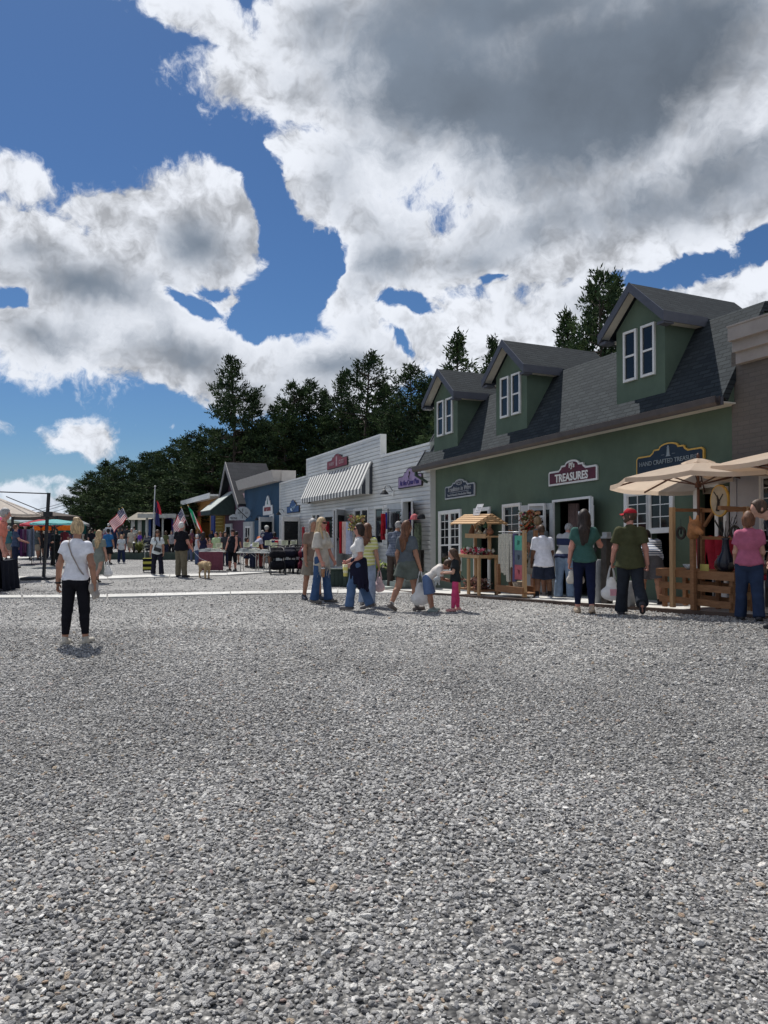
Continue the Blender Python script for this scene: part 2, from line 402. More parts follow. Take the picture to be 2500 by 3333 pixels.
# ------------------------------------------------------------------ ground
rng = np.random.RandomState(7)
def gravel_ground(N, P, oc):
    pos = N.add('ShaderNodeNewGeometry').outputs['Position']
    big = N.noise(pos, .35, 4, .6); mid = N.noise(pos, 3.0, 4, .6)
    v1 = N.add('ShaderNodeTexVoronoi', i_Vector=pos, i_Scale=42.0); v2 = N.add('ShaderNodeTexVoronoi', i_Vector=pos, i_Scale=17.0)
    sep = N.add('ShaderNodeSeparateColor', i_0=v1.outputs['Color']).outputs; sep2 = N.add('ShaderNodeSeparateColor', i_0=v2.outputs['Color']).outputs
    g = N.math('ADD', N.math('MULTIPLY', sep[0], .7), N.math('MULTIPLY', sep2[0], .3))
    g = N.math('POWER', g, 1.6)
    g = N.math('MULTIPLY', g, N.sstep(N.math('ADD', v1.outputs['Distance'], 0), .0, .75, 1.25, .35))
    g = N.math('MULTIPLY', g, N.math('MULTIPLY_ADD', N.math('SUBTRACT', mid, .5), .9, 1.0))
    col = N.mix(g, (.07, .072, .076), (.78, .78, .77))
    col = N.mix(N.sstep(big, .42, .62, 0, .22), col, (.10, .10, .105))
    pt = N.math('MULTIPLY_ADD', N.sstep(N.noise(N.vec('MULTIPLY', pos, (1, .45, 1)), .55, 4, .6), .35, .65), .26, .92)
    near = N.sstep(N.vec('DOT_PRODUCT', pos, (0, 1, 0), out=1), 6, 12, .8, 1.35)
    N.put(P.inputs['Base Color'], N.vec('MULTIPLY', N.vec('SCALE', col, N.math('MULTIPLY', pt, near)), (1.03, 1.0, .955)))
    b = N.add('ShaderNodeBump'); b.inputs['Strength'].default_value = 1.0; b.inputs['Distance'].default_value = .022
    h = N.math('ADD', N.math('MULTIPLY', v1.outputs['Distance'], -1.0), N.math('MULTIPLY', sep[1], .8))
    N.put(b.inputs['Height'], h); N.put(P.inputs['Normal'], b)
def grid_lines(a, b, d0, c, grow, lo, hi):
    pts = list(np.arange(a, b + 1e-6, d0)); x = pts[-1]; d = d0
    while x < hi: d *= grow; x += d; pts.append(x)
    x = a; d = d0; pre = []
    while x > lo: d *= grow; x -= d; pre.append(x)
    return np.array(pre[::-1] + pts)
xs = grid_lines(-12, 12, .4, 0, 1.35, -1200, 1200); ys = grid_lines(0, 34, .4, 0, 1.35, -300, 2200)
V = [(x, y, gz(x, y) + .012 * math.sin(x * 2.1 + 1) * math.sin(y * 1.7)) for x in xs for y in ys]; ny = len(ys)
Fg = [(i * ny + j, (i + 1) * ny + j, (i + 1) * ny + j + 1, i * ny + j + 1) for i in range(len(xs) - 1) for j in range(ny - 1)]
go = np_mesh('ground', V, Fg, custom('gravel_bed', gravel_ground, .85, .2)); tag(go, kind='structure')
def gzz(x, y): return gz(x, y) + .012 * math.sin(x * 2.1 + 1) * math.sin(y * 1.7)

concrete = custom('concrete', lambda N, P, oc: (
    N.put(P.inputs['Base Color'], N.mix(N.sstep(N.noise(oc, 1.6, 6, .65), .3, .75), (.44, .43, .40), (.66, .65, .62))),
    N.put(P.inputs['Normal'], N.add('ShaderNodeBump', i_Strength=.3, i_Distance=.004, i_Height=N.noise(oc, 90, 4, .6)))), .85)
PATHS = []
def path(name, pts, z=.035, joints=1.5):
    """walk made of concrete slabs; pts = [(near edge point, far edge point), ...] on the ground"""
    mb = MB(); P0 = [(gnd(*a), gnd(*b)) for a, b in pts]; PATHS.append([(p.xy.copy(), q.xy.copy()) for p, q in P0])
    for (a, b), (c, d) in zip(P0[:-1], P0[1:]):
        n = max(1, int((c - a).length / joints))
        for i in range(n):
            t0, t1 = i / n + .004, (i + 1) / n - .004
            q = [a.lerp(c, t0), a.lerp(c, t1), b.lerp(d, t1), b.lerp(d, t0)]
            j = random.uniform(-.006, .006)
            top = [(p.x, p.y, gzz(p.x, p.y) + z + j) for p in q]; bot = [(p.x, p.y, gzz(p.x, p.y) - .1) for p in q]
            mb.raw(top + bot, [(0, 1, 2, 3), (7, 6, 5, 4), (0, 4, 5, 1), (1, 5, 6, 2), (2, 6, 7, 3), (3, 7, 4, 0)])
    return tag(mb.build(name, concrete), kind='structure')
random.seed(3)
path('path', [((-500, 1953), (-500, 1944)), ((350, 1947), (350, 1938.5)), ((750, 1937.5), (750, 1928.5)), ((1100, 1932), (1100, 1923.5)), ((1400, 1931), (1400, 1916))])
path('path', [((-500, 1892), (-500, 1884)), ((60, 1888), (60, 1879)), ((350, 1885.5), (350, 1878)), ((740, 1875), (740, 1866.5)), ((900, 1864), (900, 1856.5))])
path('path', [((-300, 1819), (-300, 1814)), ((300, 1817), (300, 1812.5))])
# pavement in front of the green shop
mb = MB(G)
L = G.L
for i in range(14):
    a0 = -.35 + i * 1.25
    mb.box(a0 + .006, a0 + 1.244, -.05, 1.50, -.25, .045)
pav = tag(mb.build('pavement', concrete), kind='structure')
mb = MB(G); mb.box(-.3, 17, 1.505, 1.57, -.25, .055)
tag(mb.build('kerb', mat('dark_timber', (.09, .06, .045), .8, .3, 5)), kind='structure')

# ------------------------------------------------------------------ loose stones
def stone_mesh(i):
    rs = np.random.RandomState(100 + i); bm = bmesh.new(); bmesh.ops.create_icosphere(bm, subdivisions=2 if i < 4 else 1, radius=.5)
    s = np.array([rs.uniform(.8, 1.25), rs.uniform(.65, .95), rs.uniform(.32, .58)])
    pl = rs.normal(size=(7, 3)); pl /= np.linalg.norm(pl, axis=1)[:, None]; of = rs.uniform(.30, .46, 7)
    for v in bm.verts:
        p = np.array(v.co)
        for n_, o_ in zip(pl, of):
            t = p @ n_ - o_
            if t > 0: p = p - n_ * t * .93
        p = p * s + rs.normal(size=3) * .012; v.co = p
    me = bpy.data.meshes.new('stone'); bm.to_mesh(me); bm.free(); me.materials.append(stone_mat); return me
def stone_shader(N, P, oc):
    rnd = N.add('ShaderNodeObjectInfo').outputs['Random']
    r = N.add('ShaderNodeValToRGB', i_0=rnd); cr = r.color_ramp; cr.interpolation = 'LINEAR'
    cols = [(0, (.11, .112, .118)), (.15, (.18, .182, .188)), (.38, (.26, .262, .268)), (.62, (.35, .352, .352)), (.86, (.46, .462, .458)), (.925, (.52, .52, .51)), (.94, (.30, .225, .17)), (.955, (.34, .29, .22)), (.965, (.26, .20, .19)), (.985, (.56, .555, .53)), (1, (.62, .62, .62))]
    cr.elements[0].position = 0; cr.elements[0].color = (*cols[0][1], 1); cr.elements[1].position = 1; cr.elements[1].color = (*cols[-1][1], 1)
    for p, c in cols[1:-1]: e = cr.elements.new(p); e.color = (*c, 1)
    n = N.noise(oc, 3.5, 4, .65)
    loc = N.add('ShaderNodeObjectInfo').outputs['Location']
    patch = N.math('MULTIPLY_ADD', N.sstep(N.noise(N.vec('MULTIPLY', loc, (1, .45, 1)), .55, 4, .6), .35, .65), .26, .92)
    N.put(P.inputs['Base Color'], N.vec('MULTIPLY', N.vec('SCALE', N.mix(N.sstep(n, .25, .8), N.vec('SCALE', r.outputs[0], 1.02), N.vec('SCALE', r.outputs[0], 1.48)), patch), (1.03, 1.0, .955)))
    N.put(P.inputs['Normal'], N.add('ShaderNodeBump', i_Strength=.5, i_Distance=.05, i_Height=N.noise(oc, 7, 3, .6)))
stone_mat = custom('stone', stone_shader, .78, .3)
scol = bpy.data.collections.new('stone_shapes')
for i in range(10):
    o = bpy.data.objects.new('stone_%02d' % i, stone_mesh(i)); scol.objects.link(o)
def in_path(x, y):
    m = np.zeros(len(x), bool)
    for P0 in PATHS:
        for (a, b), (c, d) in zip(P0[:-1], P0[1:]):
            q = [a, c, d, b]; ins = np.ones(len(x), bool); sg = None
            for i in range(4):
                p0, p1 = q[i], q[(i + 1) % 4]; cr = (p1.x - p0.x) * (y - p0.y) - (p1.y - p0.y) * (x - p0.x); sgn = cr > 0
                if sg is None: sg = sgn
                else: ins &= (sgn == sg)
            m |= ins
    dx, dy = x - G.P.x, y - G.P.y; a = dx * G.d[0] + dy * G.d[1]; w = dx * G.n[0] + dy * G.n[1]
    return m, (w < 1.56) & (a > -.4)
def scatter(y0, y1, dens, smin, smax, powr, seed, halfw=.53, sink=.25, side=1.0):
    rs = np.random.RandomState(seed); n = int(dens * (y1 - y0) * (y0 + y1) * halfw * 1.06)
    t = rs.uniform(size=n); y = np.sqrt(y0 ** 2 + t * (y1 ** 2 - y0 ** 2)); x = rs.uniform(-1, 1, n) * (y * halfw + side)
    s = smin + (smax - smin) * rs.uniform(size=n) ** powr
    return x, y, s, rs
pts = []; sc_ = []; ro = []
for (y0, y1, dens, a, b, p, seed, keep) in [(1.7, 5.0, 6200, .012, .039, 1.8, 1, 0), (5.0, 8.0, 4200, .013, .038, 1.7, 2, 0), (8.0, 12.0, 1400, .015, .040, 1.5, 3, 0), (12., 20., 330, .018, .045, 1.5, 6, 0),
                                            (1.7, 12.0, 75, .034, .066, 2.0, 4, 1), (12., 26., 16, .03, .07, 1.8, 5, 1)]:
    x, y, s, rs = scatter(y0, y1, dens, a, b, p, seed)
    pth, shop = in_path(x, y)
    k = ~shop & (~pth | ((rs.uniform(size=len(x)) < .16) & (s < .028)))
    x, y, s = x[k], y[k], s[k]; pth = pth[k]
    fine = .5 + .5 * np.sin(x * .9 + .6 * np.sin(y * .7) + 1.2 * np.sin(x * .3 - y * .35)) ; s = s * (1.02 - .28 * fine * (keep == 0))
    z = np.array([gzz(u, v) for u, v in zip(x, y)]) + np.where(pth, .035, 0) + s * .10 + rs.uniform(-.4, .40, len(x)) * .011
    pts.append(np.stack([x, y, z], -1)); sc_.append(s)
    tilt = rs.normal(size=(len(x), 2)) * .38; ro.append(np.stack([tilt[:, 0], tilt[:, 1], rs.uniform(0, 6.28, len(x))], -1))
pts = np.concatenate(pts); sc_ = np.concatenate(sc_); ro = np.concatenate(ro)
me = bpy.data.meshes.new('gravel'); me.vertices.add(len(pts)); me.vertices.foreach_set('co', pts.astype(np.float32).ravel())
at_ = me.attributes.new('size', 'FLOAT', 'POINT'); at_.data.foreach_set('value', sc_.astype(np.float32))
at_ = me.attributes.new('turn', 'FLOAT_VECTOR', 'POINT'); at_.data.foreach_set('vector', ro.astype(np.float32).ravel())
at_ = me.attributes.new('pick', 'INT', 'POINT'); at_.data.foreach_set('value', np.where(pts[:, 1] < 5, rng.randint(0, 10, len(pts)), rng.randint(4, 10, len(pts))).astype(np.int32))
gr = bpy.data.objects.new('gravel', me); COL.objects.link(gr); tag(gr, 'loose grey crushed stone covering the open yard', 'gravel', kind='stuff')
ng = bpy.data.node_groups.new('scatter_stones', 'GeometryNodeTree'); N = NT(ng)
ng.interface.new_socket('Geometry', in_out='INPUT', socket_type='NodeSocketGeometry'); ng.interface.new_socket('Geometry', in_out='OUTPUT', socket_type='NodeSocketGeometry')
gi = N.add('NodeGroupInput'); gout = N.add('NodeGroupOutput')
ci = N.add('GeometryNodeCollectionInfo'); ci.inputs[0].default_value = scol; ci.inputs[1].default_value = True; ci.inputs[2].default_value = True
def nattr(name, ty):
    nd = N.add('GeometryNodeInputNamedAttribute', data_type=ty); nd.inputs[0].default_value = name; return nd.outputs[0]
ip = N.add('GeometryNodeInstanceOnPoints'); N.l.new(gi.outputs[0], ip.inputs['Points']); N.l.new(ci.outputs[0], ip.inputs['Instance']); ip.inputs['Pick Instance'].default_value = True
N.l.new(nattr('pick', 'INT'), ip.inputs['Instance Index']); e2r = N.add('FunctionNodeEulerToRotation'); N.l.new(nattr('turn', 'FLOAT_VECTOR'), e2r.inputs[0])
N.l.new(e2r.outputs[0], ip.inputs['Rotation']); N.l.new(nattr('size', 'FLOAT'), ip.inputs['Scale']); N.l.new(ip.outputs[0], gout.inputs[0])
md = gr.modifiers.new('scatter', 'NODES'); md.node_group = ng
print('stones', len(pts))
# ------------------------------------------------------------------ building materials
M_white = mat('white_trim', (.74, .73, .70), .45, .05, 8, .08, 60)
M_vinyl = custom('vinyl_siding', lambda N, P, oc: (N.put(P.inputs['Base Color'], N.mix(N.sstep(N.noise(oc, .8, 5, .6), .3, .7), (.55, .545, .52), (.67, .665, .635))),
    N.put(P.inputs['Normal'], N.add('ShaderNodeBump', i_Strength=.12, i_Distance=.004, i_Height=N.noise(oc, 14, 3, .6)))), .42, .4)
def stucco(name, c):
    def fn(N, P, oc):
        pos = N.add('ShaderNodeNewGeometry').outputs['Position']
        z = N.add('ShaderNodeSeparateXYZ', i_0=pos).outputs[2]
        streak = N.noise(N.vec('MULTIPLY', pos, (3.5, 3.5, .3)), 1.0, 4, .6)
        a = N.mix(N.sstep(N.noise(oc, .9, 5, .65), .3, .7), tuple(x * .86 for x in c), tuple(x * 1.12 for x in c))
        a = N.mix(N.sstep(streak, .5, .75, 0, .18), a, tuple(x * .6 for x in c))
        a = N.mix(N.sstep(z, .45, -.1, 0, .35), a, (.16, .15, .135))
        N.put(P.inputs['Base Color'], a)
        N.put(P.inputs['Normal'], N.add('ShaderNodeBump', i_Strength=.35, i_Distance=.004, i_Height=N.noise(oc, 120, 4, .7)))
    return custom(name, fn, .85, .25)
M_green = stucco('green_render', (.102, .142, .103))
M_blue = stucco('blue_boards', (.034, .078, .135))
M_glass = mat('window_glass', (.012, .014, .016), .05, .3, 1.5, spec=.45)
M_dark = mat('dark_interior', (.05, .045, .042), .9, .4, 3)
M_gutter = mat('brown_gutter', (.075, .058, .05), .4, .15, 5)
M_fascia = mat('slate_fascia', (.085, .088, .105), .55, .08, 6)
M_soffit = mat('beige_soffit', (.62, .59, .52), .6, .05, 6)
M_greydoor = mat('grey_door', (.50, .52, .52), .5, .06, 6)
M_black = mat('black_metal', (.016, .016, .018), .45, .2, 8)
M_gold = mat('gold_edge', (.60, .36, .07), .45, .12, 20)
M_wood = custom('pale_timber', lambda N, P, oc: N.put(P.inputs['Base Color'], N.mix(N.noise(N.vec('MULTIPLY', oc, (9, 9, 1.6)), 3, 5, .65), (.33, .185, .085), (.66, .44, .24))), .75)
M_wood2 = custom('red_timber', lambda N, P, oc: N.put(P.inputs['Base Color'], N.mix(N.noise(N.vec('MULTIPLY', oc, (2, 2, 9)), 4, 5, .65), (.13, .055, .025), (.40, .21, .10))), .7)
def shingles(name, dx, dy, zk, c1=(.022, .028, .033), c2=(.043, .052, .057), wd=.24, ht=.092):
    def fn(N, P, oc):
        pos = N.add('ShaderNodeNewGeometry').outputs['Position']
        u = N.vec('DOT_PRODUCT', pos, (dx, dy, -dx * 0), out=1); z = N.math('MULTIPLY', N.vec('DOT_PRODUCT', pos, (-dx * G.s, -dy * G.s, 1), out=1), zk)
        v = N.add('ShaderNodeCombineXYZ', i_0=u, i_1=z).outputs[0]
        def brick(off):
            b = N.add('ShaderNodeTexBrick', offset=.5, squash=1.0); N.put(b.inputs['Vector'], N.vec('ADD', v, off)); b.inputs['Scale'].default_value = 1
            b.inputs['Color1'].default_value = (*c1, 1); b.inputs['Color2'].default_value = (*c2, 1); b.inputs['Mortar'].default_value = (.02, .025, .028, 1)
            b.inputs['Mortar Size'].default_value = .012; b.inputs['Mortar Smooth'].default_value = .15; b.inputs['Bias'].default_value = 0
            b.inputs['Brick Width'].default_value = wd; b.inputs['Row Height'].default_value = ht; return b
        b = brick((0, 0, 0)); wv = N.math('FRACT', N.math('DIVIDE', z, ht))
        c = N.mix(N.sstep(N.noise(pos, 1.3, 4, .6), .3, .7, 0, .25), b.outputs[0], (.045, .052, .055))
        c = N.mix(N.sstep(N.noise(pos, 160, 2, .6), .35, .7, 0, .3), c, (.058, .064, .069))
        N.put(P.inputs['Base Color'], c)
        h = N.math('ADD', N.math('MULTIPLY', b.outputs[1], -.8), N.math('MULTIPLY', wv, -1.0))
        N.put(P.inputs['Normal'], N.add('ShaderNodeBump', i_Strength=.8, i_Distance=.014, i_Height=h))
    return custom(name, fn, .92, .15)
M_shA = shingles('shingles_front', G.d[0], G.d[1], 1.16)
M_shB = shingles('shingles_dormer', G.n[0], G.n[1], 1.35, (.016, .020, .024), (.030, .037, .041))
def brick_mat(name, dx, dy, c1, c2, m):
    def fn(N, P, oc):
        pos = N.add('ShaderNodeNewGeometry').outputs['Position']
        v = N.add('ShaderNodeCombineXYZ', i_0=N.vec('DOT_PRODUCT', pos, (dx, dy, 0), out=1), i_1=N.vec('DOT_PRODUCT', pos, (-dx * G.s, -dy * G.s, 1), out=1)).outputs[0]
        b = N.add('ShaderNodeTexBrick'); N.put(b.inputs['Vector'], v); b.inputs['Scale'].default_value = 1
        b.inputs['Color1'].default_value = (*c1, 1); b.inputs['Color2'].default_value = (*c2, 1); b.inputs['Mortar'].default_value = (*m, 1)
        b.inputs['Mortar Size'].default_value = .006; b.inputs['Brick Width'].default_value = .22; b.inputs['Row Height'].default_value = .075
        N.put(P.inputs['Base Color'], N.mix(N.noise(pos, 2, 4, .6), b.outputs[0], tuple(x * .8 for x in c1)))
        N.put(P.inputs['Normal'], N.add('ShaderNodeBump', i_Strength=.8, i_Distance=.008, i_Height=N.math('ADD', N.math('MULTIPLY', b.outputs[1], -1), N.math('MULTIPLY', N.noise(pos, 60, 3, .6), .4))))
    return custom(name, fn, .9, .2)
M_brick = brick_mat('grey_brick', G.d[0], G.d[1], (.165, .145, .128), (.13, .115, .102), (.12, .108, .098))

# ------------------------------------------------------------------ building parts
def wall(mb, a0, a1, v0, v1, holes, w0=-.15, w1=0):
    A = sorted({a0, a1, *[h[0] for h in holes], *[h[1] for h in holes]}); Vv = sorted({v0, v1, *[h[2] for h in holes], *[h[3] for h in holes]})
    A = [x for x in A if a0 <= x <= a1]; Vv = [x for x in Vv if v0 <= x <= v1]
    for x0, x1 in zip(A[:-1], A[1:]):
        run = None
        for y0, y1 in list(zip(Vv[:-1], Vv[1:])) + [(None, None)]:
            solid = y0 is not None and not any(h[0] < (x0 + x1) / 2 < h[1] and h[2] < (y0 + y1) / 2 < h[3] for h in holes)
            if solid: run = (run[0] if run else y0, y1)
            elif run: mb.box(x0, x1, w0, w1, run[0], run[1]); run = None
def window(fr, par, r, w=0, units=2, cols=2, rows=3, split=.5, casing=.08, name='window', mul=.07, sashbar=True, frame_mat=None, low=False, proud=.05):
    a0, a1, v0, v1 = r; fm = frame_mat or M_white
    f = MB(fr); c = casing
    f.box(a0 - c, a0, w, w + proud, v0 - c, v1 + c); f.box(a1, a1 + c, w, w + proud, v0 - c, v1 + c)
    f.box(a0, a1, w, w + proud, v1, v1 + c); f.box(a0, a1, w, w + proud + .02, v0 - c, v0)
    uw = (a1 - a0 - mul * (units - 1)) / units; panes = []
    for u in range(units):
        x0 = a0 + u * (uw + mul); x1 = x0 + uw
        if u: f.box(x0 - mul, x0, w, w + proud - .004, v0, v1)
        vm = v0 + (v1 - v0) * split; t = .022
        f.box(x0, x0 + t, w, w + .03, v0, v1); f.box(x1 - t, x1, w, w + .03, v0, v1)
        if sashbar: f.box(x0 + t, x1 - t, w, w + .035, vm - .02, vm + .02)
        f.box(x0 + t, x1 - t, w, w + .03, v1 - t, v1); f.box(x0 + t, x1 - t, w, w + .03, v0, v0 + t)
        for lo, hi, on in ((vm, v1, True), (v0, vm, low)):
            if not on: continue
            for i in range(1, cols): x = x0 + (x1 - x0) * i / cols; f.box(x - .008, x + .008, w, w + .026, lo + .02, hi - t)
            for j in range(1, rows): z = lo + (hi - lo) * j / rows; f.box(x0 + t, x1 - t, w, w + .024, z - .008, z + .008)
        panes.append((x0, x1))
    fo = f.build(name, fm, par)
    for x0, x1 in panes:
        g = MB(fr); g.box(x0 + .005, x1 - .005, w + .002, w + .014, v0 + .005, v1 - .005); g.build('pane', M_glass, fo)
    return fo
def door_leaf(fr, par, hinge, width, v0, v1, ang, matl=None, side=1, glass=(.3, .92), name='door', w=0, gcols=1):
    """leaf hinged at (a=hinge, w); ang: 0 = closed along +a*side, 180 = folded back flat on the wall"""
    ca, sa = math.cos(R(ang)), math.sin(R(ang)); h = v1 - v0
    def f(x, y, z): return fr(hinge + side * (x * ca - y * sa * 0) - side * y * sa * 1, w + .02 + x * sa + y * ca, v0 + z)
    m = MB(f); b = .09; g0, g1 = h * glass[0], h * glass[1]
    m.box(0, b, 0, .045, 0, h); m.box(width - b, width, 0, .045, 0, h); m.box(b, width - b, 0, .045, 0, g0); m.box(b, width - b, 0, .045, g1, h)
    m.box(b - .02, width - b + .02, .045, .062, g0 - .03, g0); m.box(b - .02, width - b + .02, .045, .062, g1, g1 + .03)
    m.box(b - .02, b, .045, .06, g0, g1); m.box(width - b, width - b + .02, .045, .06, g0, g1)
    for i in range(1, gcols): x = b + (width - 2 * b) * i / gcols; m.box(x - .01, x + .01, 0, .05, g0, g1)
    d = m.build(name, matl or M_greydoor, par)
    g = MB(f); g.box(b, width - b, .015, .03, g0, g1); g.build('pane', M_glass, d)
    k = MB(f); k.cbox((width - .05, .07, h * .47), (.02, .06, .09)); k.build('handle', M_black, d)
    return d
def text_mesh(txt, size, m, fr, par, a, v, w, depth=.012, sx=1.0, shear=0, bold=0, name='lettering', align='CENTER'):
    c = bpy.data.curves.new('t', 'FONT'); c.body = txt; c.size = size; c.align_x = align; c.align_y = 'CENTER'; c.extrude = depth / 2; c.shear = shear; c.offset = bold; c.resolution_u = 3
    o = bpy.data.objects.new('t', c); COL.objects.link(o); dg = bpy.context.evaluated_depsgraph_get(); me = bpy.data.meshes.new_from_object(o.evaluated_get(dg))
    bpy.data.objects.remove(o); bpy.data.curves.remove(c)
    mb = MB(fr); mb.raw([(a + p.co.x * sx, w + p.co.z + depth / 2, v + p.co.y) for p in me.vertices], [tuple(q.vertices) for q in me.polygons]); bpy.data.meshes.remove(me)
    return mb.build(name, m, par, fix=False)
def sign_poly(a0, a1, v0, vs, vp, half=.28):            # board with stepped shoulders and a round head
    c = (a0 + a1) / 2; h = (a1 - a0) * half; cut = (vs - v0) * .12
    R1 = [(a1 - cut, vs), (a1, vs - cut), (a1, v0)]
    st = (vp - vs)
    right = [(c + h, vs), (c + h * .86, vs + st * .22), (c + h * .80, vs + st * .5), (c + h * .55, vs + st * .52)]
    n = 9; arc = [(c + h * .52 * math.cos(t), vs + st * .52 + st * .48 * math.sin(t)) for t in [math.pi * k / (n - 1) for k in range(n)]]
    pts = [(a0, v0), (a1, v0)] + R1[::-1][1:] + right + arc
    pts += [(2 * c - x, y) for x, y in right[::-1]] + [(2 * c - x, y) for x, y in R1[:2]]
    return pts
def inset(poly, d):
    cx = sum(p[0] for p in poly) / len(poly); n = len(poly); out = []
    for i in range(n):
        p0, p1, p2 = (Vector(poly[(i + k) % n]) for k in (-1, 0, 1)); e1 = (p1 - p0).normalized(); e2 = (p2 - p1).normalized()
        n1 = Vector((-e1.y, e1.x)); n2 = Vector((-e2.y, e2.x)); b = n1 + n2
        b = b / max(.35, b.dot(b) / 2); out.append(tuple(p1 + b * d))
    return out
def shop_sign(fr, label, r, vp, face, edge, edgew=.035, w=.0, group=None, half=.28, th=.05):
    a0, a1, v0, vs = r; t = thing('shop_sign', label, 'sign', fr((a0 + a1) / 2, w, v0), 0, group)
    poly = sign_poly(a0, a1, v0, vs, vp, half); m = MB(fr); m.prism(poly, w + .012, w + th); m.build('border', edge, t)
    m = MB(fr); m.prism(inset(poly, edgew), w + .02, w + th + .006); m.build('board', face, t); return t
def light_fix(fr, a, v, w=0, label=''):
    t = thing('wall_lamp', label, 'lamp', fr(a, w, v), 0, 'gooseneck lamps on the shop fronts')
    m = MB(fr); m.cbox((a, w + .015, v), (.1, .03, .22)); m.build('back_plate', M_white, t)
    m = MB(fr); m.tube([(a, w + .03, v + .05), (a, w + .12, v + .2), (a, w + .26, v + .2), (a, w + .3, v + .08)], .012); m.build('arm', M_black, t)
    m = MB(fr); m.lathe([(.03, .09), (.05, .06), (.13, -.04), (.14, -.06), (.12, -.06)], (a, w + .3, v), 14); m.build('lamp_shade', M_black, t)
def gable_roof_dormer(fr, par, a0, a1, wf, vb, ve, vp, wback):
    c = (a0 + a1) / 2; oh = .2; wo = wf + .24
    vrise = (vp - ve) / ((a1 - a0) / 2 + oh)
    tan60 = 1.64
    m = MB(fr); vwall = ve + .02
    gv = lambda w: 3.44 + (.42 - w) * tan60           # main roof height at w
    # front wall with its gable, then the two cheeks running back into the roof
    hl = [(a0, vb), (a1, vb), (a1, vwall), (c, vwall + (a1 - c) * vrise), (a0, vwall)]
    m.prism(hl, wf - .05, wf)
    for x0, x1 in ((a0, a0 + .05), (a1 - .05, a1)):
        wv = .42 - (ve - 3.44) / tan60
        q = [(wf - .05, vb), (wf - .05, vwall), (wv - .1, vwall), (.42 - (vb - 3.44) / tan60 - .05, vb)]
        m.raw([(x, p[0], p[1]) for x in (x0, x1) for p in q], [(0, 1, 2, 3), (7, 6, 5, 4), (0, 4, 5, 1), (1, 5, 6, 2), (2, 6, 7, 3), (3, 7, 4, 0)])
    d = m.build('dormer', M_green, par)
    m = MB(fr); th = .05
    for sgn in (-1, 1):
        e = c + sgn * ((a1 - a0) / 2 + oh)
        q = [(c, vp), (e, ve), (e, ve - th), (c, vp - th)]
        m.raw([(p[0], w, p[1]) for w in (wo, wback) for p in q], [(0, 1, 2, 3), (7, 6, 5, 4), (0, 4, 5, 1), (1, 5, 6, 2), (2, 6, 7, 3), (3, 7, 4, 0)])
    m.build('roof', M_shB, d)
    m = MB(fr); fh = .17                                # fascia boards: raking at the front, level along the eaves
    for sgn in (-1, 1):
        e = c + sgn * ((a1 - a0) / 2 + oh + .012)
        q = [(c, vp + .012), (e, ve + .012), (e, ve - fh), (c, vp - fh)]
        m.raw([(p[0], w, p[1]) for w in (wo + .001, wo + .03) for p in q], [(0, 1, 2, 3), (7, 6, 5, 4), (0, 4, 5, 1), (1, 5, 6, 2), (2, 6, 7, 3), (3, 7, 4, 0)])
        wv = .42 - (ve - fh - 3.44) / tan60 - .1
        lo, hi = sorted((e, e + sgn * .02)); m.box(lo, hi, wv, wo + .03, ve - fh, ve + .006)
        # returned soffit corner
        lo, hi = sorted((e, e - sgn * .17)); m.box(lo, hi, wf + .004, wo, ve - fh - .03, ve - fh + .02)
    m.build('fascia', M_fascia, d)
    m = MB(fr)
    for sgn in (-1, 1):
        e = c + sgn * ((a1 - a0) / 2 + oh); i_ = c + sgn * ((a1 - a0) / 2)
        q = [(c, vp - th - .004), (e, ve - th - .004), (e, ve - th - .02), (c, vp - th - .02)]
        m.raw([(p[0], w, p[1]) for w in (wf + .002, wo - .002) for p in q], [(0, 1, 2, 3), (7, 6, 5, 4), (0, 4, 5, 1), (1, 5, 6, 2), (2, 6, 7, 3), (3, 7, 4, 0)])
        lo, hi = sorted((i_ + sgn * .002, e)); m.box(lo, hi, -.75, wf, ve - fh + .022, ve - fh + .034)
    m.build('soffit', M_soffit, d)
    hw = (a1 - a0); w1 = .34
    for k in (-1, 1):
        x = c + k * .225 - w1 / 2 + (.0)
        f = MB(fr); v0_, v1_ = vb + .38, ve - .04; cc = .045
        f.box(x, x + cc, wf, wf + .045, v0_, v1_); f.box(x + w1 - cc, x + w1, wf, wf + .045, v0_, v1_)
        f.box(x + cc, x + w1 - cc, wf, wf + .045, v1_ - cc, v1_); f.box(x + cc, x + w1 - cc, wf, wf + .055, v0_, v0_ + cc)
        vm = (v0_ + v1_) / 2; f.box(x + cc, x + w1 - cc, wf, wf + .036, vm - .018, vm + .018)
        f.build('window_frame', M_white, d)
        g = MB(fr); g.box(x + cc - .005, x + w1 - cc + .005, wf + .002, wf + .018, v0_ + cc - .005, v1_ - cc + .005); g.build('pane', M_glass, d)
    return d

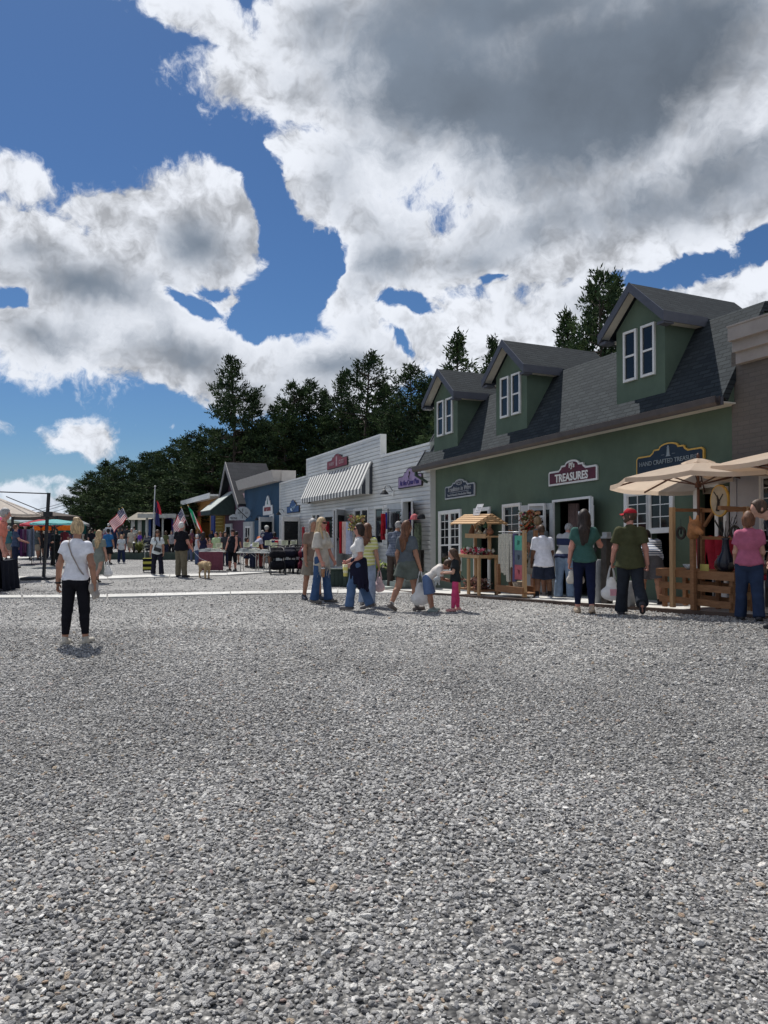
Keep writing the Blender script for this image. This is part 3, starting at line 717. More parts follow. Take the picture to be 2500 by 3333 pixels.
# ------------------------------------------------------------------ green shop
b = thing('shop_building', 'long green rendered shop with three gabled dormers and a grey shingle roof', 'building', G(L / 2, -2, 0))
def rr(x0, y0, x1, y1, c=.0): a0, a1, v0, v1 = G.rect(x0, y0, x1, y1); return a0 + c, a1 - c, v0 + c, v1 - c
dr1 = (2.30, 2.86, .06, 2.04); dr2 = (5.42, 6.56, .06, 2.06); dr3 = (9.32, 9.68, .06, 2.02); openwin = (8.22, 8.70, .62, 1.30)
m = MB(G); wall(m, -.0, L + .05, -.3, 3.36, [dr1, dr2, dr3, openwin]); m.box(-.0, .15, -8, -.15, -.3, 3.5); m.box(L - .1, L + .05, -8, -.15, -.3, 3.5)
m.box(-.0, L + .05, -8.15, -8, -.3, 3.5); m.build('wall', M_green, b)
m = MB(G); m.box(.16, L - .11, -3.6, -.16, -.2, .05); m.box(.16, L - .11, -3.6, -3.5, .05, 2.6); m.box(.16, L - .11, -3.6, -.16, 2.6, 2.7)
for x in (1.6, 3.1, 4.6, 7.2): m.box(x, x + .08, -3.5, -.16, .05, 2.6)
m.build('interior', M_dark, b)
m = MB(G)                                            # main roof: steep front, low top
st = [(.42, 3.44), (-.62, 5.12), (-6.5, 6.0), (-6.5, 5.8), (-.60, 4.95), (.30, 3.36)]
m.raw([(a, w, v) for a in (-.10, L + .16) for w, v in st], [tuple(range(6)), tuple(range(11, 5, -1))] + [(i, (i + 1) % 6, (i + 1) % 6 + 6, i + 6) for i in range(6)])
m.build('roof', M_shA, b)
m = MB(G); 
for a_ in (-.10 - .03,):
    q = [(.44, 3.46), (-.62, 5.14), (-.62, 4.9), (.30, 3.3)]
    m.raw([(a, w, v) for a in (a_, a_ + .027) for w, v in q], [(0, 1, 2, 3), (7, 6, 5, 4), (0, 4, 5, 1), (1, 5, 6, 2), (2, 6, 7, 3), (3, 7, 4, 0)])
m.box(-.1, L + .16, .395, .42, 3.30, 3.435)
m.build('fascia', M_fascia, b)
for q0, q1 in ((.0, .12), (L - .08, L + .12)):
    m = MB(G); m.prism([(.30, 3.362), (-.62, 4.93), (-6.4, 5.75), (-6.4, 3.3), (-.16, 3.3), (-.155, 3.362)], q0, q1, axis='x'); m.build('gable_end', M_green, b)
m = MB(G); m.box(-.08, L + .15, .004, .394, 3.335, 3.36); m.build('soffit', M_soffit, b)
m = MB(G); a0, a1 = -.16, L + .12
q = [(.425, 3.45), (.425, 3.31), (.50, 3.29), (.545, 3.34), (.55, 3.44), (.535, 3.445), (.52, 3.35), (.44, 3.33), (.44, 3.45)]
m.raw([(a, w, v) for a in (a0, a1) for w, v in q], [tuple(range(9)), tuple(range(17, 8, -1))] + [(i, (i + 1) % 9, (i + 1) % 9 + 9, i + 9) for i in range(9)])
m.build('gutter', M_gutter, b)
m = MB(G); m.bar((-.06, .46, 3.32), (-.06, .46, 3.18), .075, .06); m.bar((-.06, .46, 3.2), (.03, .07, 2.96), .075, .06); m.bar((.03, .07, 2.99), (.03, .07, .1), .075, .06)
m.build('downpipe', mat('green_pipe', (.05, .075, .06), .5), b)
for c in (1.11, 4.09, 8.16):
    gable_roof_dormer(G, b, c - .61, c + .61, .20, 3.79, 5.17, 5.93, -2.35)
window(G, b, (.53, 1.52, .60, 2.08), units=2, cols=2, rows=4, split=.42)
window(G, b, (3.55, 4.16, .60, 2.08), units=1, cols=2, rows=4, split=.42, casing=.06)
wn_ = window(G, b, (7.64, 8.15, .62, 2.03), units=1, cols=2, rows=4, split=.48)
window(G, b, (8.22, 8.70, 1.36, 2.03), units=1, cols=2, rows=3, split=.0, sashbar=False)
m = MB(G); m.box(8.14, 8.22, 0, .052, .54, 1.28); m.box(8.70, 8.78, 0, .052, .54, 1.28); m.box(8.22, 8.70, 0, .07, .54, .62); m.build('window_frame', M_white, b)
def casing(fr, par, h, c=.09, w=0, p=.04, mt=None):
    m = MB(fr); m.box(h[0] - c, h[0], w, w + p, h[2], h[3] + c); m.box(h[1], h[1] + c, w, w + p, h[2], h[3] + c); m.box(h[0], h[1], w, w + p, h[3], h[3] + c)
    return m.build('door_frame', mt or M_white, par)
casing(G, b, dr1); casing(G, b, dr2, .05); casing(G, b, dr3)
door_leaf(G, b, 2.86, .52, .08, 2.03, 146, side=-1, glass=(.42, .9))
door_leaf(G, b, 5.40, .98, .08, 2.05, 172, side=1, glass=(.5, .93), w=.03)
door_leaf(G, b, 6.58, .62, .08, 2.05, 140, side=-1, glass=(.12, .9), matl=M_greydoor)
door_leaf(G, b, 9.70, .34, .08, 2.0, 160, side=-1, glass=(.1, .9), matl=M_white, w=.03)

t = shop_sign(G, 'small navy board with silver edge reading Tradition in Wire on the green shop', (.82, 2.29, 2.455, 2.80), 2.95, mat('navy_board', (.006, .008, .025), .4), mat('silver_edge', (.42, .43, .44), .5))
M_silver = MATS['silver_edge']
text_mesh('Tradition in Wire', .17, M_silver, G, t, 1.56, 2.70, .058, shear=.2, sx=.95)
text_mesh("Tom & Hannah's Handcrafted Things", .085, M_silver, G, t, 1.56, 2.55, .058, sx=.93)
m = MB(G); m.box(1.08, 2.04, .056, .062, 2.612, 2.62); m.build('rule', M_silver, t)
m = MB(G); m.tube([(1.56 + .14 * math.cos(k * .42), .062, 2.85 + .05 * math.sin(k * .42)) for k in range(16)], .008, 5); m.tube([(1.45, .062, 2.83), (1.52, .062, 2.86), (1.6, .062, 2.84), (1.68, .062, 2.87)], .008, 5); m.build('emblem', M_silver, t)
M_cream = mat('cream_letter', (.80, .79, .74), .6, .05)
t = shop_sign(G, "maroon board with white edge reading PJ's Treasures, above the open double door", (5.27, 6.82, 2.42, 2.735), 2.92, mat('maroon_board', (.10, .008, .022), .4), M_white, .04)
text_mesh('TREASURES', .235, M_cream, G, t, 6.04, 2.555, .06, sx=.88, bold=.006)
text_mesh("PJ's", .15, M_cream, G, t, 6.06, 2.80, .06, sx=.9, bold=.004)
m = MB(G); m.tube([(5.93, .06, 2.69), (6.0, .06, 2.70), (6.08, .06, 2.68), (6.17, .06, 2.70)], .006, 5); m.build('flourish', mat('sign_brown', (.15, .07, .05)), t)
t = shop_sign(G, 'wide navy board with gold edge and lighthouse reading Hand Crafted Treasures', (7.90, 9.48, 2.33, 2.735), 2.915, mat('deep_blue_board', (.008, .018, .035), .4), M_gold, .03)
M_pgrey = mat('grey_letter', (.26, .30, .32), .5)
text_mesh('HAND CRAFTED TREASURES', .117, M_pgrey, G, t, 8.69, 2.58, .058, sx=.93)
m = MB(G)
for q in ([(-.055, 0), (.055, 0), (.04, .02), (-.04, .02)], [(-.035, .02), (.035, .02), (.024, .15), (-.024, .15)], [(-.03, .155), (.03, .155), (.03, .165), (-.03, .165)], [(-.018, .165), (.018, .165), (.014, .195), (-.014, .195)]):
    m.prism([(8.69 + x, 2.665 + y) for x, y in q], .056, .062)
m.box(8.53, 8.6, .056, .061, 2.70, 2.705); m.box(8.78, 8.85, .056, .061, 2.70, 2.705)
m.build('emblem', M_pgrey, t)

# ------------------------------------------------------------------ grey brick building at the right
b = thing('shop_building', 'grey brick building with a moulded pale cornice at the right edge', 'building', G(13, -2, 0))
m = MB(G); wall(m, 10.09, 16, -.3, 4.2, [(11.5, 12.6, .06, 2.1)], -.15, .10); m.box(10.09, 10.24, -8, -.15, -.3, 4.2); m.box(15.85, 16, -8, -.15, -.3, 4.2); m.box(10.24, 15.85, -8, -7.85, -.3, 4.2); m.box(10.24, 15.85, -7.85, -.15, 4.0, 4.1); m.build('wall', M_brick, b)
m = MB(G)
for w1, v0, v1, e in ((.22, 3.95, 4.13, 10.27), (.30, 4.13, 4.30, 10.27), (.40, 4.30, 4.52, 10.27)):
    m.box(e, 16.2, -.3, w1, v0, v1)
m.box(10.26, 16.2, -.35, .42, 4.52, 4.545); m.build('cornice', mat('pale_stone_trim', (.34, .30, .27), .75, .1, 3), b)
m = MB(G); m.box(10.09, 10.21, .10, .16, .0, 2.25); m.box(10.21, 10.62, .10, .145, .0, 2.25); m.box(10.25, 11.4, .10, .15, 2.12, 2.25); m.build('corner_trim', mat('grey_trim', (.42, .42, .45), .5, .05), b)
window(G, b, (10.66, 11.4, .75, 2.08), w=.10, units=1, cols=3, rows=4, split=.5, low=True, casing=.04)
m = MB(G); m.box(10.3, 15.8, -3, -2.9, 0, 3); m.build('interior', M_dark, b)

# ------------------------------------------------------------------ white clapboard shops
b = thing('shop_building', 'white clapboard shop row with a raised middle and a striped awning', 'building', Wf(8, -2, 0))
Lw = Wf.L + .02
def wrect(x0, y0, x1, y1, w=0): return Wf.rect(x0, y0, x1, y1, w)
W1_ = wrect(928, 1702, 938, 1760); 
dA = (Wf.av(952, 1690)[0], Wf.av(975, 1690)[0], .35, 2.42)           # left door (dark opening)
dB = (Wf.av(1089, 1670)[0], Wf.av(1124, 1665)[0], .45, 2.5)          # middle doorway
dC = (Wf.av(1314, 1640)[0], Wf.av(1342, 1634)[0], .53, 2.53)          # right doorway
holesW = [dA, dB, dC]
wins = [(928, 946, 1.0, 2.36, 1), (1019, 1044, 1.28, 2.42, 2), (1157, 1200, 1.28, 2.42, 2), (1224, 1249, 1.28, 2.42, 1)]
WI = []
for x0, x1, v0, v1, u in wins:
    a0, a1 = Wf.av(x0, 1690)[0], Wf.av(x1, 1690)[0]; WI.append((a0, a1, v0, v1, u))
m = MB(Wf)
wall(m, 0, Lw, -.4, 4.05, holesW, -.15, -.002); m.box(4.53, 12.91, -.15, -.002, 4.05, 4.72)
m.box(0, .15, -9, -.15, -.4, 4.0); m.box(Lw - .15, Lw, -9, -.15, -.4, 4.0); m.box(0, Lw, -9.1, -9, -.4, 4.0); m.box(.15, Lw - .15, -9, -.15, 3.7, 3.85)
# lap siding, board by board
m2 = MB(Wf); pitch = .127; i = 0; v = .12
while v < 4.72:
    top = min(v + pitch, 4.78); A0, A1 = (0, Lw) if v < 4.05 else (4.53, 12.91)
    cuts = [(h[0] - .06, h[1] + .06) for h in holesW + [(w_[0], w_[1], w_[2], w_[3]) for w_ in WI] if h[2] - .06 < v + pitch * .5 < h[3] + .06]
    segs = []; x = A0
    for c0, c1 in sorted(cuts):
        if c0 > x: segs.append((x, c0))
        x = max(x, c1)
    if x < A1: segs.append((x, A1))
    for x0, x1 in segs:
        q = [(0, v), (.032, v), (.032, v + pitch * .64), (.004, top), (0, top)]
        m2.raw([(a, w, z) for a in (x0, x1) for w, z in q], [(0, 1, 2, 3, 4), (9, 8, 7, 6, 5)] + [(k, (k + 1) % 5, (k + 1) % 5 + 5, k + 5) for k in range(5)])
    v += pitch
m.build('wall', M_vinyl, b); m2.build('siding', M_vinyl, b)
m = MB(Wf); m.box(-.02, 4.50, -.17, .045, 4.05, 4.12); m.box(12.94, Lw, -.17, .045, 4.05, 4.12); m.box(4.50, 12.94, -.17, .045, 4.76, 4.82)
m.box(4.50, 4.56, -.17, .04, 4.12, 4.76); m.box(12.88, 12.94, -.17, .04, 4.12, 4.76); m.box(-.02, .05, .0, .045, .1, 4.05); m.build('trim', M_white, b)
for q0, q1 in ((4.54, 4.68),): m = MB(Wf); m.box(q0, q1, -1.0, -.172, 3.85, 4.72); m.build('parapet_return', M_vinyl, b)
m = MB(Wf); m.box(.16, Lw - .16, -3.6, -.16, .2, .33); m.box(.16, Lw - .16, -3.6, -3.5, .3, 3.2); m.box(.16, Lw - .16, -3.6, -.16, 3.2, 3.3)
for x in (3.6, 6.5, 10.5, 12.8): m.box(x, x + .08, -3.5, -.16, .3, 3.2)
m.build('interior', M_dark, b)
for (a0, a1, v0, v1, u) in WI: window(Wf, b, (a0, a1, v0, v1), units=u, cols=1, rows=1, sashbar=False, casing=.07, mul=.06)
for h in holesW: casing(Wf, b, h, .09)
door_leaf(Wf, b, dA[1], dA[1] - dA[0] - .1, .36, 2.4, 120, side=-1, glass=(.12, .9), matl=M_white)
door_leaf(Wf, b, dA[0], .8, .36, 2.4, 165, side=1, glass=(.12, .9), matl=M_white)
door_leaf(Wf, b, dB[1], .95, .46, 2.48, 140, side=-1, glass=(.5, .9))
door_leaf(Wf, b, dB[0], .9, .46, 2.48, 172, side=1, glass=(.5, .9))
door_leaf(Wf, b, dC[1], .92, .54, 2.5, 155, side=-1, glass=(.62, .86))
door_leaf(Wf, b, dC[0], .95, .54, 2.5, 172, side=1, glass=(.5, .88), gcols=2)
# steps to the right doorway
m = MB(Wf)
for k in range(4): m.box(dC[0] - .6, Lw - .2, .02, 1.3 - k * .3, -.3 + k * .01, .10 + k * .14)
m.build('steps', mat('grey_steps', (.30, .33, .30), .75, .1, 3), b)
# awning
aw0, aw1 = 5.09, 12.21
(wl, vl) = Wf.solve(980, 1636.6, a=aw0); (wr_, vr_) = Wf.solve(1200, 1598, a=aw1); print('awning', wl, vl, wr_, vr_)
wl = .45; vl = 2.93
def stripes(N, P, oc):
    pos = N.add('ShaderNodeNewGeometry').outputs['Position']; u = N.vec('DOT_PRODUCT', pos, (Wf.d[0], Wf.d[1], 0), out=1)
    s = N.math('GREATER_THAN', N.math('FRACT', N.math('MULTIPLY', u, 1 / .34)), .5)
    N.put(P.inputs['Base Color'], N.mix(s, N.mix(N.noise(oc, 3, 4, .6), (.66, .65, .61), (.78, .77, .73)), (.12, .125, .132)))
M_str = custom('striped_canvas', stripes, .85, .2)
M_str2 = custom('striped_side', lambda N, P, oc: N.put(P.inputs['Base Color'], N.mix(N.math('GREATER_THAN', N.math('FRACT', N.math('MULTIPLY', N.vec('DOT_PRODUCT', N.add('ShaderNodeNewGeometry').outputs['Position'], (Wf.n[0], Wf.n[1], 0), out=1), 1 / .27)), .5), (.6, .6, .57), (.06, .065, .075))), .85, .2)
t = thing('awning', 'long black and white striped canvas awning on the white clapboard shop', 'awning', Wf(8, .5, 2.9))
m = MB(Wf)
q = [(.03, 4.01), (wl, vl + .16), (wl, vl - .02), (wl - .02, vl - .02), (wl - .02, vl + .13), (.03, 3.96)]
m.raw([(a, w, z) for a in (aw0, aw1) for w, z in q], [(i, (i + 1) % 6, (i + 1) % 6 + 6, i + 6) for i in range(6)])
m.build('canvas', M_str, t); m = MB(Wf)
for a in (aw0, aw1): m.raw([(a + e, w, z) for e in (-.008, .008) for w, z in ((.03, 4.01), (wl, vl + .16), (wl, vl - .02), (.03, vl - .02))], [(0, 1, 2, 3), (7, 6, 5, 4), (0, 4, 5, 1), (1, 5, 6, 2), (2, 6, 7, 3), (3, 7, 4, 0)]); m.build('side_panel', M_str2, t); m = MB(Wf)
m = MB(Wf)
for a in np.linspace(aw0 + .1, aw1 - .1, 5): m.bar((a, .03, vl + .05), (a, wl - .03, vl + .05), .03); m.bar((a, .03, 3.9), (a, wl - .04, vl + .1), .03)
m.bar((aw0, wl - .035, vl + .05), (aw1, wl - .035, vl + .05), .03); m.build('frame', mat('galvanised', (.45, .46, .47), .4, metal=.6), t)
t = shop_sign(Wf, 'dusty red board reading Whimsy Closet above the striped awning', (Wf.av(1071, 1520)[0], Wf.av(1137, 1500)[0], 4.09, 4.42), 4.62, mat('dusty_red_board', (.22, .04, .055), .6), mat('dark_edge', (.02, .015, .018), .6), .02, w=.03)
M_rose = mat('rose_letter', (.42, .28, .30), .6)
sa = (Wf.av(1071, 1520)[0] + Wf.av(1137, 1500)[0]) / 2
text_mesh('WHIMSY', .20, M_rose, Wf, t, sa - .58, 4.27, .09, sx=.85, name='first_word'); text_mesh('CLOSET', .20, M_rose, Wf, t, sa + .58, 4.27, .09, sx=.85, name='second_word')
m = MB(Wf); m.prism([(sa - .09, 4.16), (sa + .09, 4.16), (sa + .07, 4.52), (sa - .07, 4.52)], .086, .094); m.build('emblem', M_rose, t)
a0, a1 = Wf.av(1304, 1590)[0], Wf.av(1381, 1580)[0]
t = shop_sign(Wf, 'lilac board with black edge reading At the Crew Plan, right of the awning', (a0, a1, 2.93, 3.30), 3.52, mat('lilac_board', (.30, .22, .36), .6), MATS['dark_edge'], .03, w=.03)
text_mesh('At the Crew Plan', .21, mat('purple_letter', (.05, .03, .16), .6), Wf, t, (a0 + a1) / 2, 3.08, .09, sx=.92, bold=.004)
m = MB(Wf); c_ = (a0 + a1) / 2; m.tube([(c_, .09, 3.42), (c_ + .04, .09, 3.37), (c_, .09, 3.31), (c_ - .03, .09, 3.26), (c_ - .02, .09, 3.18)], [.02, .03, .012, .025, .008], 6); m.build('emblem', MATS['dark_edge'], t)
a0, a1 = Wf.av(939, 1650)[0], Wf.av(979, 1650)[0]
t = shop_sign(Wf, 'blue board with a pale wave on the white shop, left of the awning', (a0, a1, 2.60, 2.92), 3.2, mat('blue_board', (.02, .07, .20), .5), MATS['dark_edge'], .03, w=.03)
M_pblue = mat('pale_blue_paint', (.25, .36, .46), .5); c_ = (a0 + a1) / 2
m = MB(Wf); m.tube([(c_ - .25, .09, 2.80), (c_ - .2, .09, 2.69), (c_, .09, 2.70), (c_ + .3, .09, 2.85), (c_ + .55, .09, 2.93)], .02, 6); m.build('emblem', M_pblue, t)
text_mesh('Creations', .16, M_pblue, Wf, t, c_ + .12, 2.84, .09, sx=1, shear=.25)
light_fix(Wf, Wf.av(1283, 1618)[0], 2.86, .025, 'black gooseneck lamp on the white shop beside the lilac sign')
light_fix(Wf, Wf.av(929, 1678)[0], 2.62, .025, 'black gooseneck lamp on the white shop below the blue sign')

# ------------------------------------------------------------------ shops farther along
def fr_px(x0, x1, x0v=225, H=1735):
    s = lambda x: (x - x0v) * .09898; yb = lambda x: H + (1852 - H) * (x - x0v) / 687
    return Frame(base_from(x0, yb(x0), s(x0)), base_from(x1, yb(x1), s(x1)))
B = fr_px(795, 913)
b = thing('shop_building', 'deep blue shop with a plain pale cornice', 'building', B(B.L / 2, -2, 0))
vct, vcb = B.av(905, 1522.6, .5)[1], B.av(905, 1560, .5)[1]; print('blue cornice', vct, vcb, B.L)
dD = (B.av(881, 1700)[0], B.av(890, 1700)[0], .25, 2.55)
m = MB(B); wall(m, 0, B.L, -.3, vcb, [dD]); m.box(0, .15, -9, -.15, -.3, vcb); m.box(B.L - .15, B.L, -9, -.15, -.3, vcb); m.box(.15, B.L - .15, -9, -.15, vcb - .3, vcb - .2); m.build('wall', M_blue, b)
m = MB(B); q = [(0.0, vcb), (.35, vcb), (.5, vct), (0, vct)]
m.raw([(a + (0 if z == vcb else .12) * k, w, z) for a, k in ((-.05, -1), (B.L + .05, 1)) for w, z in q], [(0, 1, 2, 3), (7, 6, 5, 4), (0, 4, 5, 1), (1, 5, 6, 2), (2, 6, 7, 3), (3, 7, 4, 0)])
m.box(B.L - .3, B.L + .17, -.7, 0, vcb, vct); m.box(-.17, .3, -.7, 0, vcb, vct)
m.build('cornice', mat('beige_cornice', (.46, .43, .40), .7, .06), b)
casing(B, b, dD, .12); door_leaf(B, b, dD[1], .95, .25, 2.5, 120, side=-1, matl=M_white, glass=(.12, .9)); door_leaf(B, b, dD[0], .95, .25, 2.5, 165, side=1, matl=M_greydoor, glass=(.5, .9))
m = MB(B); m.box(dD[0] - .2, dD[1] + .2, -1.2, -1.1, .2, 2.6); m.build('interior', M_dark, b)
a0, a1 = B.av(784, 1740)[0], B.av(828, 1740)[0]
f = MB(B); f.box(.1, a1, 0, .09, .3, 2.35); fo = f.build('door', mat('pale_grey_door', (.40, .41, .40), .6), b)
f = MB(B); f.box(.8, a1 - .5, .09, .13, .6, 2.1); f.build('panel_frame', M_white, fo)
for k in range(2): f = MB(B); q0 = .95 + k * (a1 - 1.4) / 2; f.box(q0, q0 + (a1 - 1.75) / 2, .13, .142, .7, 2.0); f.build('pane', M_glass, fo)
a0, a1 = B.av(859, 1670)[0], B.av(890, 1670)[0]; vb_ = B.av(862, 1678)[1]
t = shop_sign(B, 'white board with red lettering on the blue shop', (a0, a1, vb_, vb_ + .5), vb_ + 1.0, M_white, mat('grey_edge', (.4, .42, .44)), .03, half=.3)
text_mesh('FAIRY KORNER', .26, mat('red_letter', (.25, .05, .06)), B, t, (a0 + a1) / 2, vb_ + .3, .058, sx=.78, bold=.01)
m = MB(B); c_ = (a0 + a1) / 2; m.prism([(c_ - .13, vb_ + .55), (c_ + .13, vb_ + .55), (c_, vb_ + .9)], .056, .064); m.build('emblem', mat('green_mark', (.1, .2, .18)), t)
light_fix(B, B.av(854, 1690)[0], B.av(854, 1690)[1], 0, 'black gooseneck lamp on the blue shop')

Pf = fr_px(733, 795)
b = thing('shop_building', 'narrow purple shop with a steep gable and brown shingle roof', 'building', Pf(Pf.L / 2, -2, 0))
vpk = Pf.av(756, 1499, .3)[1]; vev = Pf.av(786, 1620, .3)[1]; print('purple', vpk, vev, Pf.L)
ac = Pf.av(757, 1499, 0)[0]; ac = Pf.L * .42; e = Pf.L * .56
m = MB(Pf); hl = [(0, -.3), (Pf.L, -.3), (Pf.L, vev), (ac, vpk - .2), (0, vev)]
m.prism(hl, -.15, 0); m.box(0, .15, -7, -.15, -.3, vev); m.box(Pf.L - .15, Pf.L, -7, -.15, -.3, vev)
def purple(N, P, oc):
    z = N.add('ShaderNodeSeparateXYZ', i_0=N.add('ShaderNodeNewGeometry').outputs['Position']).outputs[2]
    N.put(P.inputs['Base Color'], N.mix(N.noise(oc, 1.5, 4, .6), (.075, .035, .06), (.11, .055, .085)))
    N.put(P.inputs['Normal'], N.add('ShaderNodeBump', i_Strength=1.0, i_Distance=.02, i_Height=N.math('FRACT', N.math('MULTIPLY', z, -6))))
m.build('wall', custom('purple_shakes', purple, .8), b)
wend = Pf.solve(866, 1506, a=ac)[0]; print('wend', wend); wend = max(-6, min(-2, wend)); m = MB(Pf)
for sgn, ea in ((-1, -.45), (1, Pf.L + .45)):
    ve_ = vev - .35
    q = [(ac, vpk), (ea, ve_), (ea, ve_ - .12), (ac, vpk - .14)]
    m.raw([(p[0], w, p[1]) for w in (.45, wend) for p in q], [(0, 1, 2, 3), (7, 6, 5, 4), (0, 4, 5, 1), (1, 5, 6, 2), (2, 6, 7, 3), (3, 7, 4, 0)])
m.build('roof', shingles('shingles_far', Pf.n[0], Pf.n[1], .8, (.012, .012, .018), (.022, .022, .030), .5, .2), b)
m = MB(Pf)
for sgn, ea in ((-1, -.5), (1, Pf.L + .5)):
    ve_ = vev - .37; q = [(ac, vpk + .03), (ea, ve_), (ea, ve_ - .35), (ac, vpk - .4)]
    m.raw([(p[0], w, p[1]) for w in (.451, .50) for p in q], [(0, 1, 2, 3), (7, 6, 5, 4), (0, 4, 5, 1), (1, 5, 6, 2), (2, 6, 7, 3), (3, 7, 4, 0)])
m.build('fascia', mat('grey_barge_board', (.20, .19, .19)), b)
f = MB(Pf); f.box(.3, 2.4, 0, .08, .2, 2.3); fo = f.build('door', M_greydoor, b); f = MB(Pf); f.box(.8, 2.0, .08, .1, .9, 2.1); f.build('pane', M_glass, fo)
# green awning on the purple shop
t = thing('awning', 'short dark green awning with a pale skirt on the purple shop', 'awning', Pf(1, .5, 2.6))
q = [(.02, 4.3), (1.5, 3.1), (1.5, 2.85), (.02, 2.85)]
m = MB(Pf); m.raw([(a, w, z) for a in (-.5, 3.2) for w, z in q], [(0, 1, 2, 3), (7, 6, 5, 4)] + [(1, 5, 6, 2), (2, 6, 7, 3), (3, 7, 4, 0)]); m.build('canvas', mat('dark_green_canvas', (.03, .05, .045), .8), t)
m = MB(Pf); m.raw([(-.52, .02, 4.32), (3.22, .02, 4.32), (3.22, 1.52, 3.12), (-.52, 1.52, 3.12), (-.52, .02, 4.28), (3.22, .02, 4.28), (3.22, 1.5, 3.08), (-.52, 1.5, 3.08)], [(0, 1, 2, 3), (7, 6, 5, 4), (0, 4, 5, 1), (1, 5, 6, 2), (2, 6, 7, 3), (3, 7, 4, 0)]); m.build('top', mat('pale_canvas_top', (.42, .45, .42), .8), t)
# hanging sign with scissors, fixed to the blue shop front and facing the street
t = thing('hanging_sign', 'white round-headed sign with crossed scissors bracketed off the blue shop', 'sign', B(0, .3, 3))
ctr = B.solve(797, 1670, a=.55); cw, cv = ctr; print('scissor sign', ctr)
fx = lambda x, y, z: B(.9 - y, .15 + x, 3.15 + z)
m = MB(lambda x, y, z: B(.55 + .0 * x, .35 + (1.55 - x * .9), 3.0 + z)); 
def disc(fr_, cx, cz, rx, rz, y0, y1, n=24): return [(cx + rx * math.cos(2 * math.pi * k / n), cz + rz * math.sin(2 * math.pi * k / n)) for k in range(n)]
a_s = B.av(819, 1670, .1)[0]; v_s = B.av(819, 1672, .1)[1]; fs = lambda x, y, z: B(a_s + .05 + y * .4, .62 - x * .30, v_s + z * .36)
m = MB(fs); m.prism(disc(None, .1, .1, 1.35, .95, 0, 0), 0, .05); m.prism([(-2.4, -1.0), (.6, -1.0), (.6, -.2), (-1.7, -.1), (-2.4, -.4)], .001, .048); m.build('board', mat('sign_white', (.52, .56, .58), .6), t)
m = MB(fs); m.bar((-.9, .056, .75), (.9, .056, -.7), .14, .01, up=(0, 1, 0)); m.bar((0.05, .058, .75), (0.05, .058, .25), .1, .01, up=(0, 1, 0)); m.bar((-.0, .058, -.2), (-.0, .058, -.75), .1, .01, up=(0, 1, 0))
for cx, cz in ((-.55, .1), (.75, .1)): m.tube([(cx + .2 * math.cos(k * .7), .06, cz + .13 * math.sin(k * .7)) for k in range(10)], .03, 5)
m.build('emblem', MATS['dark_edge'], t); text_mesh('TEXTILE', .4, MATS['dark_edge'], fs, t, -1.6, -.72, .05, sx=.8, bold=.012)
m = MB(fs); m.bar((1.35, .02, .4), (1.75, .02, .4), .06); m.bar((1.35, .02, -.45), (1.75, .02, -.45), .06); m.bar((1.75, -.45, .6), (1.75, .05, .6), .05); m.bar((1.75, .02, -.7), (1.75, .02, .75), .06); m.build('bracket', M_black, t)

Y = fr_px(637, 731)
b = thing('shop_building', 'orange, blue and red painted shop with a white edged lean-to roof', 'building', Y(Y.L / 2, -2, 0))
vl0 = Y.av(640, 1660)[1]; print('yellow', vl0, Y.L)
m = MB(Y); dY = (Y.av(648, 1700)[0], Y.av(683, 1700)[0], .2, Y.av(683, 1676)[1]); wall(m, 0, Y.L, -.3, 4.1, [dY]); m.box(0, .15, -7, -.15, -.3, 4.1); m.box(Y.L - .15, Y.L, -7, -.15, -.3, 4.1); m.build('wall', mat('orange_paint', (.36, .18, .045), .7, .15), b)
m = MB(Y); m.box(0, Y.L, -3, -2.9, 0, 4); m.build('interior', mat('dark_shop', (.04, .02, .03)), b)
m = MB(Y); m.box(-.8, Y.L + .3, -.2, 1.0, 4.1, 4.22); m.box(-1, Y.L + .3, 1.0, 1.06, 3.95, 4.3); m.build('roof', M_white, b)
m = MB(Y); m.box(dY[0] - .3, dY[1] + .3, .0, .1, dY[3], dY[3] + .35); m.build('door_head', mat('red_paint', (.30, .03, .03), .6), b); m = MB(Y); m.box(Y.av(704, 1700)[0], Y.L, 0, .05, -.2, 1.2); m.build('red_panel', mat('red_paint', (.30, .03, .03), .6), b)
m = MB(Y); m.box(Y.av(692, 1700)[0], Y.av(703, 1700)[0], 0, .12, -.2, 3.9); m.build('blue_post', mat('cobalt_paint', (.03, .055, .25), .6), b)
m = MB(Y); x0, x1 = Y.av(706, 1700)[0], Y.av(730, 1700)[0]
for k in range(12): x = x0 + (x1 - x0) * k / 11; m.box(x - .03, x + .03, .05, .08, 1.3, 3.6)
for k in range(11): z = 1.3 + k * .23; m.box(x0, x1, .08, .10, z - .03, z + .03)
m.build('lattice', mat('ochre_paint', (.34, .25, .05), .7), b)

